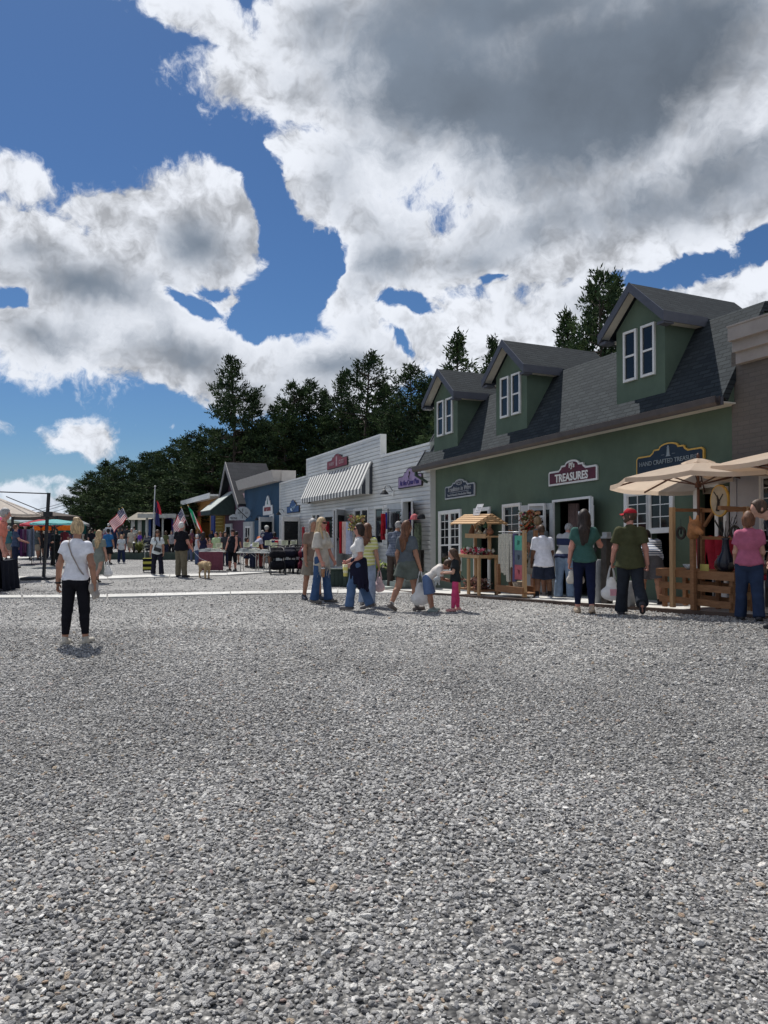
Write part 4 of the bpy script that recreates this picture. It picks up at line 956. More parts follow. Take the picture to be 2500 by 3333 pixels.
def hut(x0, x1, Yd, ytop, yeave, ybase, roofc, wallc, label, depth=4, gable=True, door=None, name='shed', over=.25):
    """free-standing hut facing the yard, front at depth Yd"""
    p0, p1 = at(x0, ybase, Yd), at(x1, ybase, Yd); zb = gz(p0.x, Yd) - .1; zt, ze = at(x0, ytop, Yd).z, at(x0, yeave, Yd).z
    t = thing(name, label, 'hut', (p0.x / 2 + p1.x / 2, Yd, zb)); m = MB(); W_ = p1.x - p0.x; hw = W_ / 2; H_ = ze - zb
    m.box(-hw, hw, 0, .12, 0, H_) if not door else wall(m, -hw, hw, 0, H_, [(door[0] * W_ - hw, door[1] * W_ - hw, .0, H_ * .78)], 0, .12)
    m.box(-hw, -hw + .12, .12, depth, 0, H_); m.box(hw - .12, hw, .12, depth, 0, H_); m.box(-hw, hw, depth, depth + .1, 0, H_); m.build('wall', wallc, t)
    m = MB(); top = zt - zb
    if gable: q = [(-.3 - over, H_ - .05), (depth / 2, top), (depth + .3, H_ - .05), (depth / 2, top - .12)]
    else: q = [(-over - .4, H_), (depth, top), (depth, top - .1), (-over - .4, H_ - .12)]
    m.prism(q, -hw - over, hw + over, axis='x'); m.build('roof', roofc, t)
    if gable:
        for q0 in (-hw + .001, hw - .1): m = MB(); m.prism([(.0, H_), (depth, H_), (depth / 2, top - .15)], q0, q0 + .099, axis='x'); m.build('gable', wallc, t)
    return t, W_, H_
M_tan = mat('tan_roof', (.21, .19, .15), .85, .15, 3); M_greyroof = mat('grey_roof', (.17, .16, .165), .85, .12, 3); M_dgreen = mat('dark_green_boards', (.025, .05, .035), .8)
M_paleb = mat('pale_boards', (.42, .43, .40), .7); M_brownr = mat('brown_roof', (.10, .075, .06), .85)
t, W_, H_ = hut(425, 486, 62, 1666, 1690, 1795, M_tan, M_dgreen, 'dark green hut with a tan roof behind the flagpole', 5)
for q0, q1, q2 in ((-W_ / 2 + .05, .3, 0), (-W_ / 2 + .6, .3, H_ * .3), (W_ * .3, .35, 0)): m = MB(); m.box(q0, q0 + q1, -.1, -.02, q2, H_); m.build('post', M_paleb, t)
t, W_, H_ = hut(268, 372, 90, 1689, 1709, 1785, M_greyroof, mat('grey_wall', (.14, .14, .15)), 'long low grey roofed hut with a white beam at the yard end', 6)
m = MB(); m.box(-W_ * .4, W_ * .3, -.35, -.25, H_ * .78, H_ * .86); m.build('beam', M_white, t)
hut(300, 362, 104, 1677, 1694, 1785, M_brownr, mat('brown_wall', (.07, .055, .045)), 'low brown gabled hut behind the grey roofed hut', 6)
t, W_, H_ = hut(538, 618, 66, 1657, 1671, 1790, mat('sage_roof', (.22, .25, .21)), mat('dark_red_boards', (.10, .03, .03)), 'dark red hut with a sage green roof behind the flags', 4, gable=True, door=(.25, .7))
t, W_, H_ = hut(374, 412, 78, 1690, 1700, 1785, mat('dark_roof2', (.06, .05, .055)), mat('grey_brown', (.12, .10, .09)), 'small dark hut behind the far pair of flags', 3)
# timber kiosk with purple cloth
Yk = 52; p0, p1 = at(478, 1800, Yk), at(568, 1800, Yk); zb = gz(p0.x, Yk)
t = thing('kiosk', 'open white post kiosk hung with purple and dark clothing', 'stall', ((p0.x + p1.x) / 2, Yk, zb)); hw = (p1.x - p0.x) / 2; hh = at(478, 1680, Yk).z - zb
for x in (-hw, -hw * .45, hw * .15, hw):
    for y in (0, 2.5): m = MB(); m.cbox((x, y, hh / 2), (.12, .12, hh)); m.build('post', M_paleb, t)
m = MB(); m.box(-hw - .5, hw + .2, -.4, 3, hh, hh + .12); m.box(-hw - .5, hw + .2, -.45, -.4, hh - .12, hh + .15); m.build('roof', M_paleb, t)
rs = random.Random(5)
for k in range(9):
    x = -hw + .3 + k * (2 * hw - .5) / 8; c = rs.choice([(.10, .06, .22), (.05, .04, .14), (.03, .03, .05), (.20, .16, .28), (.04, .07, .18)])
    m = MB(); m.box(x - .2, x + .17, .0, .08, hh * .25, hh * .92); m.build('garment', fabric(c), t)
m = MB(); m.box(-hw * .4, hw * .1, 2.6, 2.7, .3, hh); m.build('back_cloth', fabric((.06, .03, .18)), t)
# ------------------------------------------------------------------ pines
def needle_shader(N, P, oc):
    pos = N.add('ShaderNodeNewGeometry').outputs['Position']; at2 = N.add('ShaderNodeAttribute', attribute_name='shade').outputs['Fac']
    c = N.mix(at2, (.018, .038, .020), (.085, .122, .045)); c = N.mix(N.sstep(N.noise(pos, .5, 3, .6), .4, .7, 0, .5), c, (.022, .036, .028))
    N.put(P.inputs['Base Color'], c)
M_needle = custom('pine_needles', needle_shader, .95, .08)
M_bark = mat('pine_bark', (.055, .042, .034), .95, .35, 4, .6, 14)
def pine(seed, H=15.0, Rm=2.9, base=.22, kind='open'):
    rs = np.random.RandomState(seed); root = empty('pine_tree')
    n = 9; bend = rs.normal(size=2) * .25
    axis = [Vector((bend[0] * math.sin(3 * i / n) , bend[1] * math.sin(2.5 * i / n + 1) - bend[1] * math.sin(1), H * i / n)) for i in range(n + 1)]
    def ax(t): t = max(0, min(.9999, t)) * n; i = int(t); return axis[i].lerp(axis[i + 1], t - i)
    m = MB(); m.tube(axis, [max(.02, .02 + .19 * (1 - i / n) ** .8) for i in range(n + 1)], 7)
    C = []; D = []; S = []
    nb = int(H * (5.2 if kind == 'open' else 6.0))
    for k in range(nb):
        t = base + (1 - base) * ((k + rs.uniform()) / nb) ** .92
        if kind == 'open': prof = (1 - ((t - .45) / .58) ** 2 if t > .45 else .72 + .6 * (t - .2)) ; prof = max(.10, prof) * (.55 + .75 * rs.uniform())
        elif kind == 'cone': prof = max(.06, (1 - t) ** .75 * 1.25) * (.65 + .5 * rs.uniform())
        else: prof = max(.12, math.sin(math.pi * min(1, (1.03 - t) / .9)) ** .7) * (.6 + .55 * rs.uniform())
        L_ = Rm * prof; az = rs.uniform(0, 6.283); up = rs.uniform(.05, .45) + .5 * max(0, t - .6)
        p0 = ax(t); d = Vector((math.cos(az), math.sin(az), up)).normalized(); p1 = p0 + d * L_ * .55 + Vector((0, 0, -.04 * L_)); p2 = p0 + d * L_ + Vector((0, 0, .06 * L_))
        m.tube([p0, p1, p2], [.045 + .008 * L_, .03, .012], 4, caps=False)
        nc = max(3, int(L_ * (4.6 if kind == 'open' else 5.5))); side = Vector((-d.y, d.x, 0))
        for j in range(nc):
            u = .30 + .72 * (j + rs.uniform()) / nc; q = p0.lerp(p1, min(1, u * 2)) if u < .5 else p1.lerp(p2, (u - .5) * 2)
            sp = L_ * .30 * (1.15 - u) + .12; q = q + side * rs.normal() * sp + Vector((0, 0, rs.normal() * .10 + .04)); C.append(q); D.append(d * .6 + side * rs.normal() * .5 + Vector((0, 0, .45))); S.append(.8 + .4 * rs.uniform())
    for k in range(7): C.append(ax(1 - .012 * k) + Vector((rs.normal() * .12, rs.normal() * .12, rs.uniform(-.1, .25)))); D.append(Vector((rs.normal() * .4, rs.normal() * .4, 1))); S.append(.8)
    tr = m.build('trunk', M_bark, root, fix=False)
    C = np.array(C); D = np.array(D); S = np.array(S); D /= np.linalg.norm(D, axis=1)[:, None]
    K = 15; nC = len(C); dirs = rs.normal(size=(nC, K, 3)) * .62 + D[:, None, :]; dirs /= np.linalg.norm(dirs, axis=2)[..., None]
    ln = (.20 + .22 * rs.uniform(size=(nC, K))) * S[:, None]; off = rs.normal(size=(nC, K, 3)) * .13
    c = C[:, None, :] + off; tip = c + dirs * ln[..., None]
    sd = np.cross(dirs, rs.normal(size=(nC, K, 3))); sd /= np.linalg.norm(sd, axis=2)[..., None]; wd = .035 + .03 * rs.uniform(size=(nC, K, 1))
    mid = c + dirs * ln[..., None] * .45
    V = np.stack([c, mid + sd * wd, tip, mid - sd * wd], 2).reshape(-1, 3); Fq = np.arange(len(V)).reshape(-1, 4)
    cr = np_mesh('crown', V, Fq, M_needle, root, smooth=False)
    sh = np.clip(np.repeat(.45 + .28 * rs.normal(size=nC), K) + .15 * rs.normal(size=nC * K), 0, 1)
    a_ = cr.data.attributes.new('shade', 'FLOAT', 'FACE'); a_.data.foreach_set('value', sh.astype(np.float32))
    root['H'] = H; return root
protos = [(pine(11, 15, 2.9, .30, 'open'), 15), (pine(12, 15, 2.3, .12, 'cone'), 15), (pine(13, 15, 3.3, .12, 'round'), 15), (pine(14, 14, 2.9, .15, 'cone'), 14), (pine(15, 13, 3.0, .08, 'round'), 13), (pine(16, 15, 3.0, .22, 'open'), 15)]
TREES = [  # px, top y, depth, kind, width
 (745, 1172, 60, 0, 1.0, 'tallest open-crowned pine behind the purple shop'), (826, 1285, 62, 3, 1.05, 'spired pine just right of the tallest pine'), (893, 1330, 64, 0, 1.0, None), (953, 1262, 60, 2, .9, None),
 (1006, 1250, 62, 5, .95, None), (1058, 1280, 66, 3, .9, None), (1112, 1222, 58, 3, 1.0, None), (1187, 1160, 54, 5, 1.05, 'tall pine above the awning of the white shop'), (1247, 1254, 56, 3, .9, None), (1345, 1202, 50, 5, 1.0, 'tall pine just left of the first dormer'), (1398, 1240, 54, 1, 1.0, None),
 (1300, 1330, 60, 2, 1.0, None), (1150, 1335, 66, 2, 1.1, None), (860, 1410, 70, 4, 1.2, None), (690, 1405, 66, 2, 1.0, None), (640, 1415, 68, 4, 1.0, None), (930, 1360, 58, 4, 1.1, None), (1060, 1370, 58, 4, 1.1, None), (1210, 1360, 60, 4, 1.2, None), (1380, 1340, 58, 4, 1.1, None), (780, 1420, 64, 4, 1.2, None),
 (588, 1440, 76, 2, 1.0, None), (545, 1462, 80, 4, 1.0, None), (500, 1478, 84, 2, 1.0, None), (455, 1505, 86, 4, 1.0, None), (403, 1493, 88, 5, 1.0, None), (365, 1520, 92, 4, 1.0, None), (339, 1505, 94, 3, 1.4, None), (300, 1540, 96, 4, .9, None), (268, 1565, 98, 5, 1.0, 'leftmost pine of the wood, beside the utility pole'),
 (610, 1500, 70, 4, 1.3, None), (530, 1540, 74, 4, 1.3, None), (450, 1560, 78, 4, 1.3, None), (380, 1575, 84, 4, 1.3, None), (320, 1600, 88, 4, 1.2, None), (690, 1480, 62, 4, 1.3, None), (570, 1590, 66, 4, 1.2, None), (490, 1600, 70, 4, 1.2, None), (420, 1620, 80, 4, 1.2, None), (285, 1625, 92, 4, .9, None),
 (1487, 1100, 40, 3, 1.0, 'pine top between the first and second dormer'), (1600, 1112, 44, 1, .8, 'thin pine top just left of the second dormer'), (1842, 1030, 40, 3, .85, 'dark pine top left of the third dormer'), (1968, 903, 37, 5, .85, 'highest pine, right behind the third dormer'), (1925, 960, 39, 1, .9, None), (2000, 915, 38, 3, .8, None),
 (1440, 1240, 48, 4, 1.0, None), (1540, 1260, 50, 4, 1.0, None), (1700, 1240, 50, 4, 1.0, None)]
MARKS = [(235, 'the utility pole'), (300, 'the long grey hut'), (365, 'the far pair of flags'), (410, 'the larger American flag'), (455, 'the tan-roofed hut'), (500, 'the flagpole'), (560, 'the open kiosk'), (620, 'the green, white and red flag'), (690, 'the orange shop'), (755, 'the purple gable'), (830, 'the blue shop'), (890, 'the blue cornice end'), (955, 'the blue sign'), (1020, 'the left end of the striped awning'), (1100, 'the dusty red sign'), (1170, 'the middle of the striped awning'), (1240, 'the right end of the raised parapet'), (1340, 'the lilac sign'), (1400, 'the left corner of the green shop'), (1540, 'the gap between the first two dormers'), (1700, 'the roof right of the second dormer'), (1840, 'the roof left of the third dormer'), (2000, 'the third dormer')]
seen_l = set()
def auto_label(px, ty, Yd, k, wf):
    mk = min(MARKS, key=lambda m: abs(m[0] - px))[1]; form = ('open-crowned', 'slim', 'rounded', 'spired', 'bushy', 'open-crowned')[k]; hh_ = 'tall' if ty < 1300 else ('low' if ty > 1500 else 'mid-height')
    for l in ('%s %s pine above %s' % (hh_, form, mk), '%s %s pine in the back row above %s' % (hh_, form, mk), '%s %s pine wedged between its neighbours above %s' % (hh_, form, mk), 'another %s %s pine deep in the wood above %s' % (hh_, form, mk)):
        if l not in seen_l: break
    seen_l.add(l); return l
used = set(); kid = {p: [c for c in bpy.data.objects if c.parent == p] for p, _ in protos}
def dup_tree(p):
    r = p.copy(); COL.objects.link(r)
    for c in kid[p]: c2 = c.copy(); COL.objects.link(c2); c2.parent = r
    return r
for i, (px, ty, Yd, k, wf, lab) in enumerate(TREES):
    p, H0 = protos[k]; o = p if k not in used else dup_tree(p); used.add(k)
    x = (px - 1250) / F * Yd; g = -.3; h = at(px, ty, Yd).z - g
    o.location = (x, Yd, g); s = h / H0; o.scale = (s * wf ** 1 if s > .9 else .9 * wf, s * wf if s > .9 else .9 * wf, s); o.rotation_euler = (0, 0, i * 2.39)
    if 'H' in o: del o['H']
    tag(o, lab or auto_label(px, ty, Yd, k, wf), 'tree', 'pines behind the shops')
for k, (p, _) in enumerate(protos):
    if k not in used: [bpy.data.objects.remove(c) for c in kid[p]]; bpy.data.objects.remove(p)
# ------------------------------------------------------------------ people
SKIN = {'fair': (.50, .28, .20), 'tan': (.36, .185, .12), 'pink': (.52, .25, .19), 'brown': (.17, .085, .05)}
def skin_mat(k):
    c = SKIN[k]
    return custom('skin_' + k, lambda N, P, oc: (N.put(P.inputs['Base Color'], N.mix(N.sstep(N.noise(oc, 7, 3, .6), .35, .65), tuple(x * .9 for x in c), tuple(min(1, x * 1.1) for x in c))), P.inputs.__getitem__('Subsurface Weight').__setattr__('default_value', .05)), .55, .35)
def hair_mat(name, c):
    return custom('hair_' + name, lambda N, P, oc: (N.put(P.inputs['Base Color'], N.mix(N.sstep(N.noise(N.vec('MULTIPLY', oc, (60, 60, 7)), 1, 4, .6), .35, .65), tuple(x * .6 for x in c), tuple(min(1, x * 1.35) for x in c))),
        N.put(P.inputs['Normal'], N.add('ShaderNodeBump', i_Strength=.7, i_Distance=.006, i_Height=N.noise(N.vec('MULTIPLY', oc, (110, 110, 9)), 1, 3, .6)))), .55, .35)
HAIR = {'blonde': (.50, .36, .20), 'dark': (.028, .018, .014), 'brown': (.075, .042, .025), 'grey': (.34, .33, .32), 'white': (.62, .61, .58), 'auburn': (.14, .06, .03), 'sandy': (.26, .17, .09)}
def rot(v, ax, deg):
    return Matrix.Rotation(R(deg), 3, ax) @ Vector(v)
def person(label, px, py, hpx=None, H=None, face=0, near=True, skin='fair', fat=1.0, male=True, lean=0, side=0, hpitch=0, hyaw=0, armL=(5, 8, 12, 0), armR=(5, 8, 12, 0), legL=(0, 4, 0), legR=(0, 4, 0),
           hair=('short', 'brown'), top=('tee', (.5, .5, .5)), low=('trousers', (.03, .04, .08)), shoes=(.05, .05, .05), cap=None, glasses=False, curl=35, group=None, Yd=None, belly=0, bust=None, child=False, socks=None, beard=None, print_=None, seated=False, stripes=None, backpack=None, lift=0.0):
    """px, py: where the feet stand in the photo; face: 0 = away from the camera, 90 = to the right, 180 = towards it.
    arms: (forward swing, away from body, elbow bend, elbow turn inward); legs: (forward swing, outward, knee bend)"""
    P = gnd(px, py) if Yd is None else at(px, py, Yd)
    if Yd is not None: P.z = gz(P.x, P.y)
    if H is None: H = hpx * P.y / F
    g = H / 1.70; rz = -R(face)
    root = thing('person', label, 'person', (P.x, P.y, P.z + lift), rz, group)
    h = .0085 if near == 2 else (.0105 if near else .022); hc = .011 if near else .022; skn = skin_mat(skin); rnd = random.Random(hash(label) & 0xffff if False else sum(map(ord, label)))
    hd = 1.0 if not child else 1.32
    # ---- skeleton, y forward, x right
    hipw, shw = (.085 if male else .09) * g, (.172 if male else .150) * g * (.9 + .1 * fat) * (.9 if child else 1)
    def X(p): return Vector(p)
    hip = Vector((0, 0, .90 * g)); sp = lambda v: rot(rot(v, 'X', -lean), 'Y', side)
    waist = hip + sp((0, 0, .14 * g)); chest = hip + sp((0, 0, .33 * g)) + Vector((0, 0, 0)); shc = hip + sp((0, -.01 * g, .475 * g)); neck = hip + sp((0, 0, .53 * g))
    if lean > 50: chest = hip + sp((0, -.02 * g, .33 * g))
    hv = rot(rot((0, .012 * g, 1), 'X', -(lean * .75 + hpitch)), 'Y', side * .5); head = neck + hv.normalized() * .17 * g * (1.05 if child else 1)
    Mh = Matrix.Rotation(-R(hyaw), 3, 'Z') @ Matrix.Rotation(-R(lean * .75 + hpitch), 3, 'X')
    J = {}
    for s_, nm, arm in ((-1, 'L', armL), (1, 'R', armR)):
        sh = shc + sp((s_ * shw, 0, -.022 * g)); sw, ab, eb, tw = arm
        d1 = rot((0, 0, -1), 'Y', -s_ * ab); d1 = rot(d1, 'X', sw); d1 = rot(d1, 'Z', 0)
        fa = rot((0, 0, -1), 'X', eb); fa = rot(fa, 'Z', s_ * tw); fa = rot(fa, 'Y', -s_ * ab * .6); fa = rot(fa, 'X', sw)
        el = sh + d1 * .285 * g; wr = el + fa * .245 * g
        J['sh' + nm], J['el' + nm], J['wr' + nm], J['fa' + nm] = sh, el, wr, fa
    for s_, nm, leg in ((-1, 'L', legL), (1, 'R', legR)):
        sw, ab, kb = leg; hj = hip + Vector((s_ * hipw, 0, -.02 * g))
        d1 = rot(rot((0, 0, -1), 'Y', -s_ * ab), 'X', sw); d2 = rot(rot((0, 0, -1), 'Y', -s_ * ab * .6), 'X', sw - kb)
        kn = hj + d1 * .42 * g; an = kn + d2 * .395 * g
        fd = rot((0, 1, 0), 'X', min(0, (sw - kb)) * .75); fd = rot(fd, 'Z', -s_ * 9)
        J['hj' + nm], J['kn' + nm], J['an' + nm], J['fd' + nm] = hj, kn, an, fd
    low_z = min(min(J['an' + n].z + (J['fd' + n] * .14 * g).z, J['an' + n].z) for n in 'LR') - .075 * g
    sh_ = Vector((0, 0, -low_z))
    for k in J:
        if k[:2] not in ('fa', 'fd'): J[k] = J[k] + sh_
    hip, waist, chest, shc, neck, head = [v + sh_ for v in (hip, waist, chest, shc, neck, head)]
    root['_h'] = 0; del root['_h']
    allp = list(v for k, v in J.items() if k[:2] not in ('fa', 'fd')) + [hip, neck, head]
    lo = Vector([min(p[i] for p in allp) for i in range(3)]) - Vector((.25, .25, .14)) * g * max(1, fat); hi = Vector([max(p[i] for p in allp) for i in range(3)]) + Vector((.25, .25, .2)) * g * max(1, fat)
    up = sp((0, 0, 1)); fw = sp((0, 1, 0)); rt = sp((1, 0, 0))
    def torso(S, o, hem=None, top_=True, k=.05):
        f_ = fat; e = tuple(fw)
        if hem is None or hem < .05:
            S.cap(hip - rt * .062 * g * f_ + up * .0 * g, hip + rt * .062 * g * f_, .098 * g * f_ + o, k=k, e=e, es=.88)
            for s_ in (-1, 1): S.cap(hip + rt * s_ * .055 * g - fw * .045 * g * f_ - Vector((0, 0, .03 * g)), hip + rt * s_ * .05 * g - fw * .03 * g - Vector((0, 0, .0)), .078 * g * f_ + o, k=k)
        wr_ = (.092 if male else .080) * g * f_ + o
        S.cap(waist - rt * .052 * g * f_, waist + rt * .052 * g * f_, wr_, k=k, e=e, es=.85)
        S.cap(hip, chest, wr_ * .95, .09 * g + o, k=k)
        S.cap(chest - rt * .075 * g * (.6 + .4 * f_), chest + rt * .075 * g * (.6 + .4 * f_), .098 * g * (.5 + .5 * f_) + o, k=k, e=e, es=.88)
        for s_ in (-1, 1): S.cap(shc + up * .012 * g, shc + rt * s_ * (shw - .02 * g) - up * .02 * g, .05 * g + o * .7, .046 * g + o * .7, k=k)
        S.cap(neck - up * .03 * g, shc, .05 * g + o * .3, .06 * g + o * .5, k=.05)
        S.cap(chest, shc + up * .01 * g, .09 * g + o, .055 * g + o, k=k)
        b_ = bust if bust is not None else (0 if male or child else 1)
        if b_:
            for s_ in (-1, 1): S.ell(chest + rt * s_ * .07 * g + fw * .075 * g * (.5 + .5 * f_) - up * .02 * g, [(.055 * g + o) * (.8 + .2 * f_)] * 3, k=.03)
        if belly: S.ell(waist + fw * .06 * g - up * .02 * g, [.125 * g * belly + o, .11 * g * belly + o, .13 * g + o], k=.05)
    def armseg(S, o, frac, k=.03, cut=True, flare=0):
        for n in 'LR':
            sh, el, wr = J['sh' + n], J['el' + n], J['wr' + n]; f_ = .55 + .45 * fat
            if frac <= 1: S.cap(sh - (el - sh) * .02, sh.lerp(el, frac), .053 * g * f_ + o, (.046 * g * f_ + o + flare), k=k, cut=cut)
            else:
                S.cap(sh, el, .053 * g * f_ + o, .040 * g * f_ + o, k=k); S.cap(el, el.lerp(wr, frac - 1), .041 * g * f_ + o, .034 * g + o + flare, k=k, cut=cut)
    def legs(S, o, frac, flare=0, k=.03, cut=True, only=None):
        for n in (only or 'LR'):
            hj, kn, an = J['hj' + n], J['kn' + n], J['an' + n]; f_ = .35 + .65 * fat
            if frac <= 1: S.cap(hj, hj.lerp(kn, frac), .088 * g * f_ + o, .088 * g * f_ + o + flare - .03 * g * frac * (flare < .01), k=k, cut=cut)
            else:
                S.cap(hj, kn, .088 * g * f_ + o, .058 * g * f_ + o, k=k); S.cap(kn, kn.lerp(an, (frac - 1) * 1.05), .056 * g * f_ + o, .040 * g + o + flare, k=k, cut=cut)
                mid = kn.lerp(an, .3) - J['fd' + n] * .02 * g; S.cap(mid, mid.lerp(an, .3), .048 * g * f_ + o, .04 * g + o, k=.03)
    # ---- body
    S = SDF(lo, hi, h); torso(S, 0)
    S.cap(neck - up * .06 * g, neck + hv * .09 * g, .054 * g * (.7 + .3 * fat), .050 * g, k=.03)
    MhT = [[Mh[i][j] for j in range(3)] for i in range(3)]; MT = [[MhT[j][i] for j in range(3)] for i in range(3)]
    hh = head; Q = lambda x, y, z: hh + Mh @ Vector((x, y, z)) * g * hd
    S.ell(Q(0, -.008, .018), [.073 * g * hd, .090 * g * hd, .098 * g * hd], k=.01, M=MT); S.cap(Q(0, .035, -.03), Q(0, .052, -.066), .050 * g * hd, .034 * g * hd, k=.035)
    if near:
        S.cap(Q(0, .082, .01), Q(0, .103, -.024), .009 * g, .014 * g, k=.012)
        S.cap(Q(-.018, .083, -.052), Q(.018, .083, -.052), .009 * g, k=.008)
        S.cap(Q(-.04, .074, .022), Q(.04, .074, .022), .012 * g, k=.012)
        for s_ in (-1, 1): S.ell(Q(s_ * .075, -.005, -.005), [.011 * g, .02 * g, .032 * g], k=.008)
    armseg(S, 0, 2, cut=False); legs(S, 0, 2, cut=False)
    for s_, n in ((-1, 'L'), (1, 'R')):
        an, fd = J['an' + n], J['fd' + n]; S.cap(an - fd * .03 * g - Vector((0, 0, .03 * g)), an + fd * .13 * g - Vector((0, 0, .052 * g)), .034 * g, .022 * g, k=.03)
        wr, fa = J['wr' + n], J['fa' + n]; fa = fa.normalized(); inn = Vector((-s_, 0, 0)); inn = (inn - fa * inn.dot(fa)).normalized(); lat = fa.cross(inn).normalized()
        if lat.y < 0: lat = -lat
        kc = wr + fa * .088 * g
        S.cap(wr + fa * .01 * g, kc, .026 * g, .034 * g, k=.015, e=tuple(inn), es=.48)
        if near:
            cu = R(curl)
            for q, (of, ln) in enumerate(((.030, .070), (.010, .080), (-.010, .075), (-.029, .058))):
                b0 = kc + lat * of * g - fa * .004; d1 = fa * math.cos(cu * .5) + inn * math.sin(cu * .5); d2 = fa * math.cos(cu * 1.7) + inn * math.sin(cu * 1.7)
                b1 = b0 + d1 * ln * .5 * g; b2 = b1 + d2 * ln * .5 * g; S.cap(b0, b1, .0100 * g, .0090 * g, k=.003); S.cap(b1, b2, .0090 * g, .0078 * g, k=.004)
            t0 = wr + fa * .03 * g + lat * .022 * g; t1 = t0 + (lat * .75 + fa * .6 + inn * .35).normalized() * .036 * g; t2 = t1 + (fa + inn * .4).normalized() * .03 * g
            S.cap(t0, t1, .012 * g, .0105 * g, k=.01); S.cap(t1, t2, .0105 * g, .009 * g, k=.004)
        else: S.cap(kc, kc + (fa + inn * .5) * .05 * g, .028 * g, .018 * g, k=.01)
        J['hand' + n] = kc + fa * .03 * g
    S.build('body', skn, root)
    if near:
        for s_ in (-1, 1):
            m = MB(); m.lathe([(.0, -.006), (.006, -.004), (.008, 0), (.006, .004), (0, .006)], tuple(Q(s_ * .030, .079, .012)), 8); m.build('eye', mat('eye_dark', (.02, .015, .012), .2), root, fix=False)
    # ---- clothes
    kind, c = top[0], top[1]; tm = fabric(c) if not stripes else stripes
    o = .012 if near else .016; hem = {'tee': -.07, 'tank': -.08, 'long': -.09, 'polo': -.09, 'cami': .02, 'loose': -.12, 'shawl': -.10, 'crop': .035, 'hoodie': -.08, 'dress': -.2}[kind]
    hemw = top[2] if len(top) > 2 else hem
    S = SDF(lo, hi, hc); torso(S, o + (.012 if kind in ('loose', 'hoodie', 'shawl') else .003))
    S.clip(-up, hip + up * hemw * g); loose = .016 if kind in ('loose', 'polo', 'hoodie') else .009
    if hemw < -.02:
        for s_ in (-1, 0, 1): S.cap(hip + up * .08 * g + rt * s_ * .045 * g * fat, hip + up * hemw * g + rt * s_ * .065 * g * fat - fw * .012 * g * fat, .108 * g * fat + o, (.128 if s_ else .135) * g * fat + o, k=.03, e=tuple(fw), es=1.0, cut=True)
    if kind in ('tee', 'polo', 'loose', 'crop'): armseg(S, o + loose * .6, top[3] if len(top) > 3 else .62, flare=loose)
    elif kind in ('long', 'hoodie'): armseg(S, o + .008, 1.93, flare=.004)
    elif kind == 'shawl': armseg(S, o + .012, .95, flare=.055)
    elif kind == 'dress': armseg(S, o + .01, .6, flare=.015); S.cap(hip, hip - Vector((0, 0, .62 * g)), .13 * g * fat + o, .19 * g * fat, k=.05, cut=True)
    else: S.clip(up, shc + up * .075 * g)
    nc = neck - up * (.045 if kind not in ('cami', 'tank') else .09) * g + fw * .03 * g
    S.wrinkle(.0046 if near else .004, 30, rnd.randint(0, 99))
    tp = S.build({'tee': 'tee_shirt', 'tank': 'tank_top', 'long': 'shirt', 'polo': 'tee_shirt', 'cami': 'camisole', 'loose': 'shirt', 'shawl': 'shawl', 'crop': 'tee_shirt', 'hoodie': 'sweatshirt', 'dress': 'dress'}[kind], tm, root)
    kl, cl = low[0], low[1]
    if kl != 'none':
        lm = fabric(cl); S = SDF(lo, hi, hc); ol = .008 if kl == 'leggings' else .014
        f_ = fat; e = tuple(fw)
        S.cap(hip - rt * .062 * g * f_, hip + rt * .062 * g * f_, .098 * g * f_ + ol, k=.04, e=e, es=.88)
        for s_ in (-1, 1): S.cap(hip + rt * s_ * .055 * g - fw * .045 * g * f_ - Vector((0, 0, .03 * g)), hip + rt * s_ * .05 * g - fw * .03 * g, .078 * g * f_ + ol, k=.03)
        S.cap(hip, waist, .105 * g * f_ + ol * .7, (.092 if male else .082) * g * f_ + ol * .8, k=.04, e=e, es=.95)
        if belly: S.ell(waist + fw * .06 * g - up * .02 * g, [.12 * g * belly + ol, .10 * g * belly + ol, .13 * g + ol], k=.05)
        if kl == 'trousers': legs(S, ol + .006, 2.0, flare=low[2] if len(low) > 2 else .018)
        elif kl == 'leggings': legs(S, ol, low[2] if len(low) > 2 else 1.9)
        elif kl == 'shorts': legs(S, ol + .012, low[2] if len(low) > 2 else .92, flare=.022)
        elif kl == 'skirt': S.cap(hip, hip - Vector((0, 0, (low[2] if len(low) > 2 else .45) * g)), .125 * g * fat, .2 * g * fat, k=.05, cut=True)
        S.clip(up, waist + up * .02 * g)
        S.wrinkle(.0022 if kl == 'leggings' else .0052, 26, rnd.randint(0, 99)); S.build({'leggings': 'leggings', 'shorts': 'shorts', 'skirt': 'skirt'}.get(kl, 'trousers'), lm, root)
    if shoes is not None:
        sm = mat('shoe_%02x%02x%02x' % tuple(int(v * 255) for v in shoes), shoes, .6, .2, 14)
        for n in 'LR':
            an, fd = J['an' + n], J['fd' + n]; base = an - Vector((0, 0, .045 * g)); a_, b_ = base - fd * .055 * g, base + fd * .165 * g
            S = SDF(Vector([min(a_[i], b_[i]) for i in range(3)]) - Vector((.09, .09, .09)), Vector([max(a_[i], b_[i]) for i in range(3)]) + Vector((.09, .09, .13)), .008 if near else .016)
            S.cap(a_, b_, .043 * g, .040 * g, k=.02); S.cap(base - fd * .02 * g, an + Vector((0, 0, .02 * g)), .045 * g, .044 * g, k=.03); S.cap(base, base + fd * .12 * g - Vector((0, 0, .01)), .046 * g, .042 * g, k=.02)
            S.clip((an.normalized() * 0 + Vector((0, 0, -1))) if fd.z > -.1 else fd.cross(Vector((1, 0, 0))).normalized() * (-1 if fd.cross(Vector((1, 0, 0))).z > 0 else 1), base - Vector((0, 0, .030 * g)))
            S.build('shoe', sm, root)
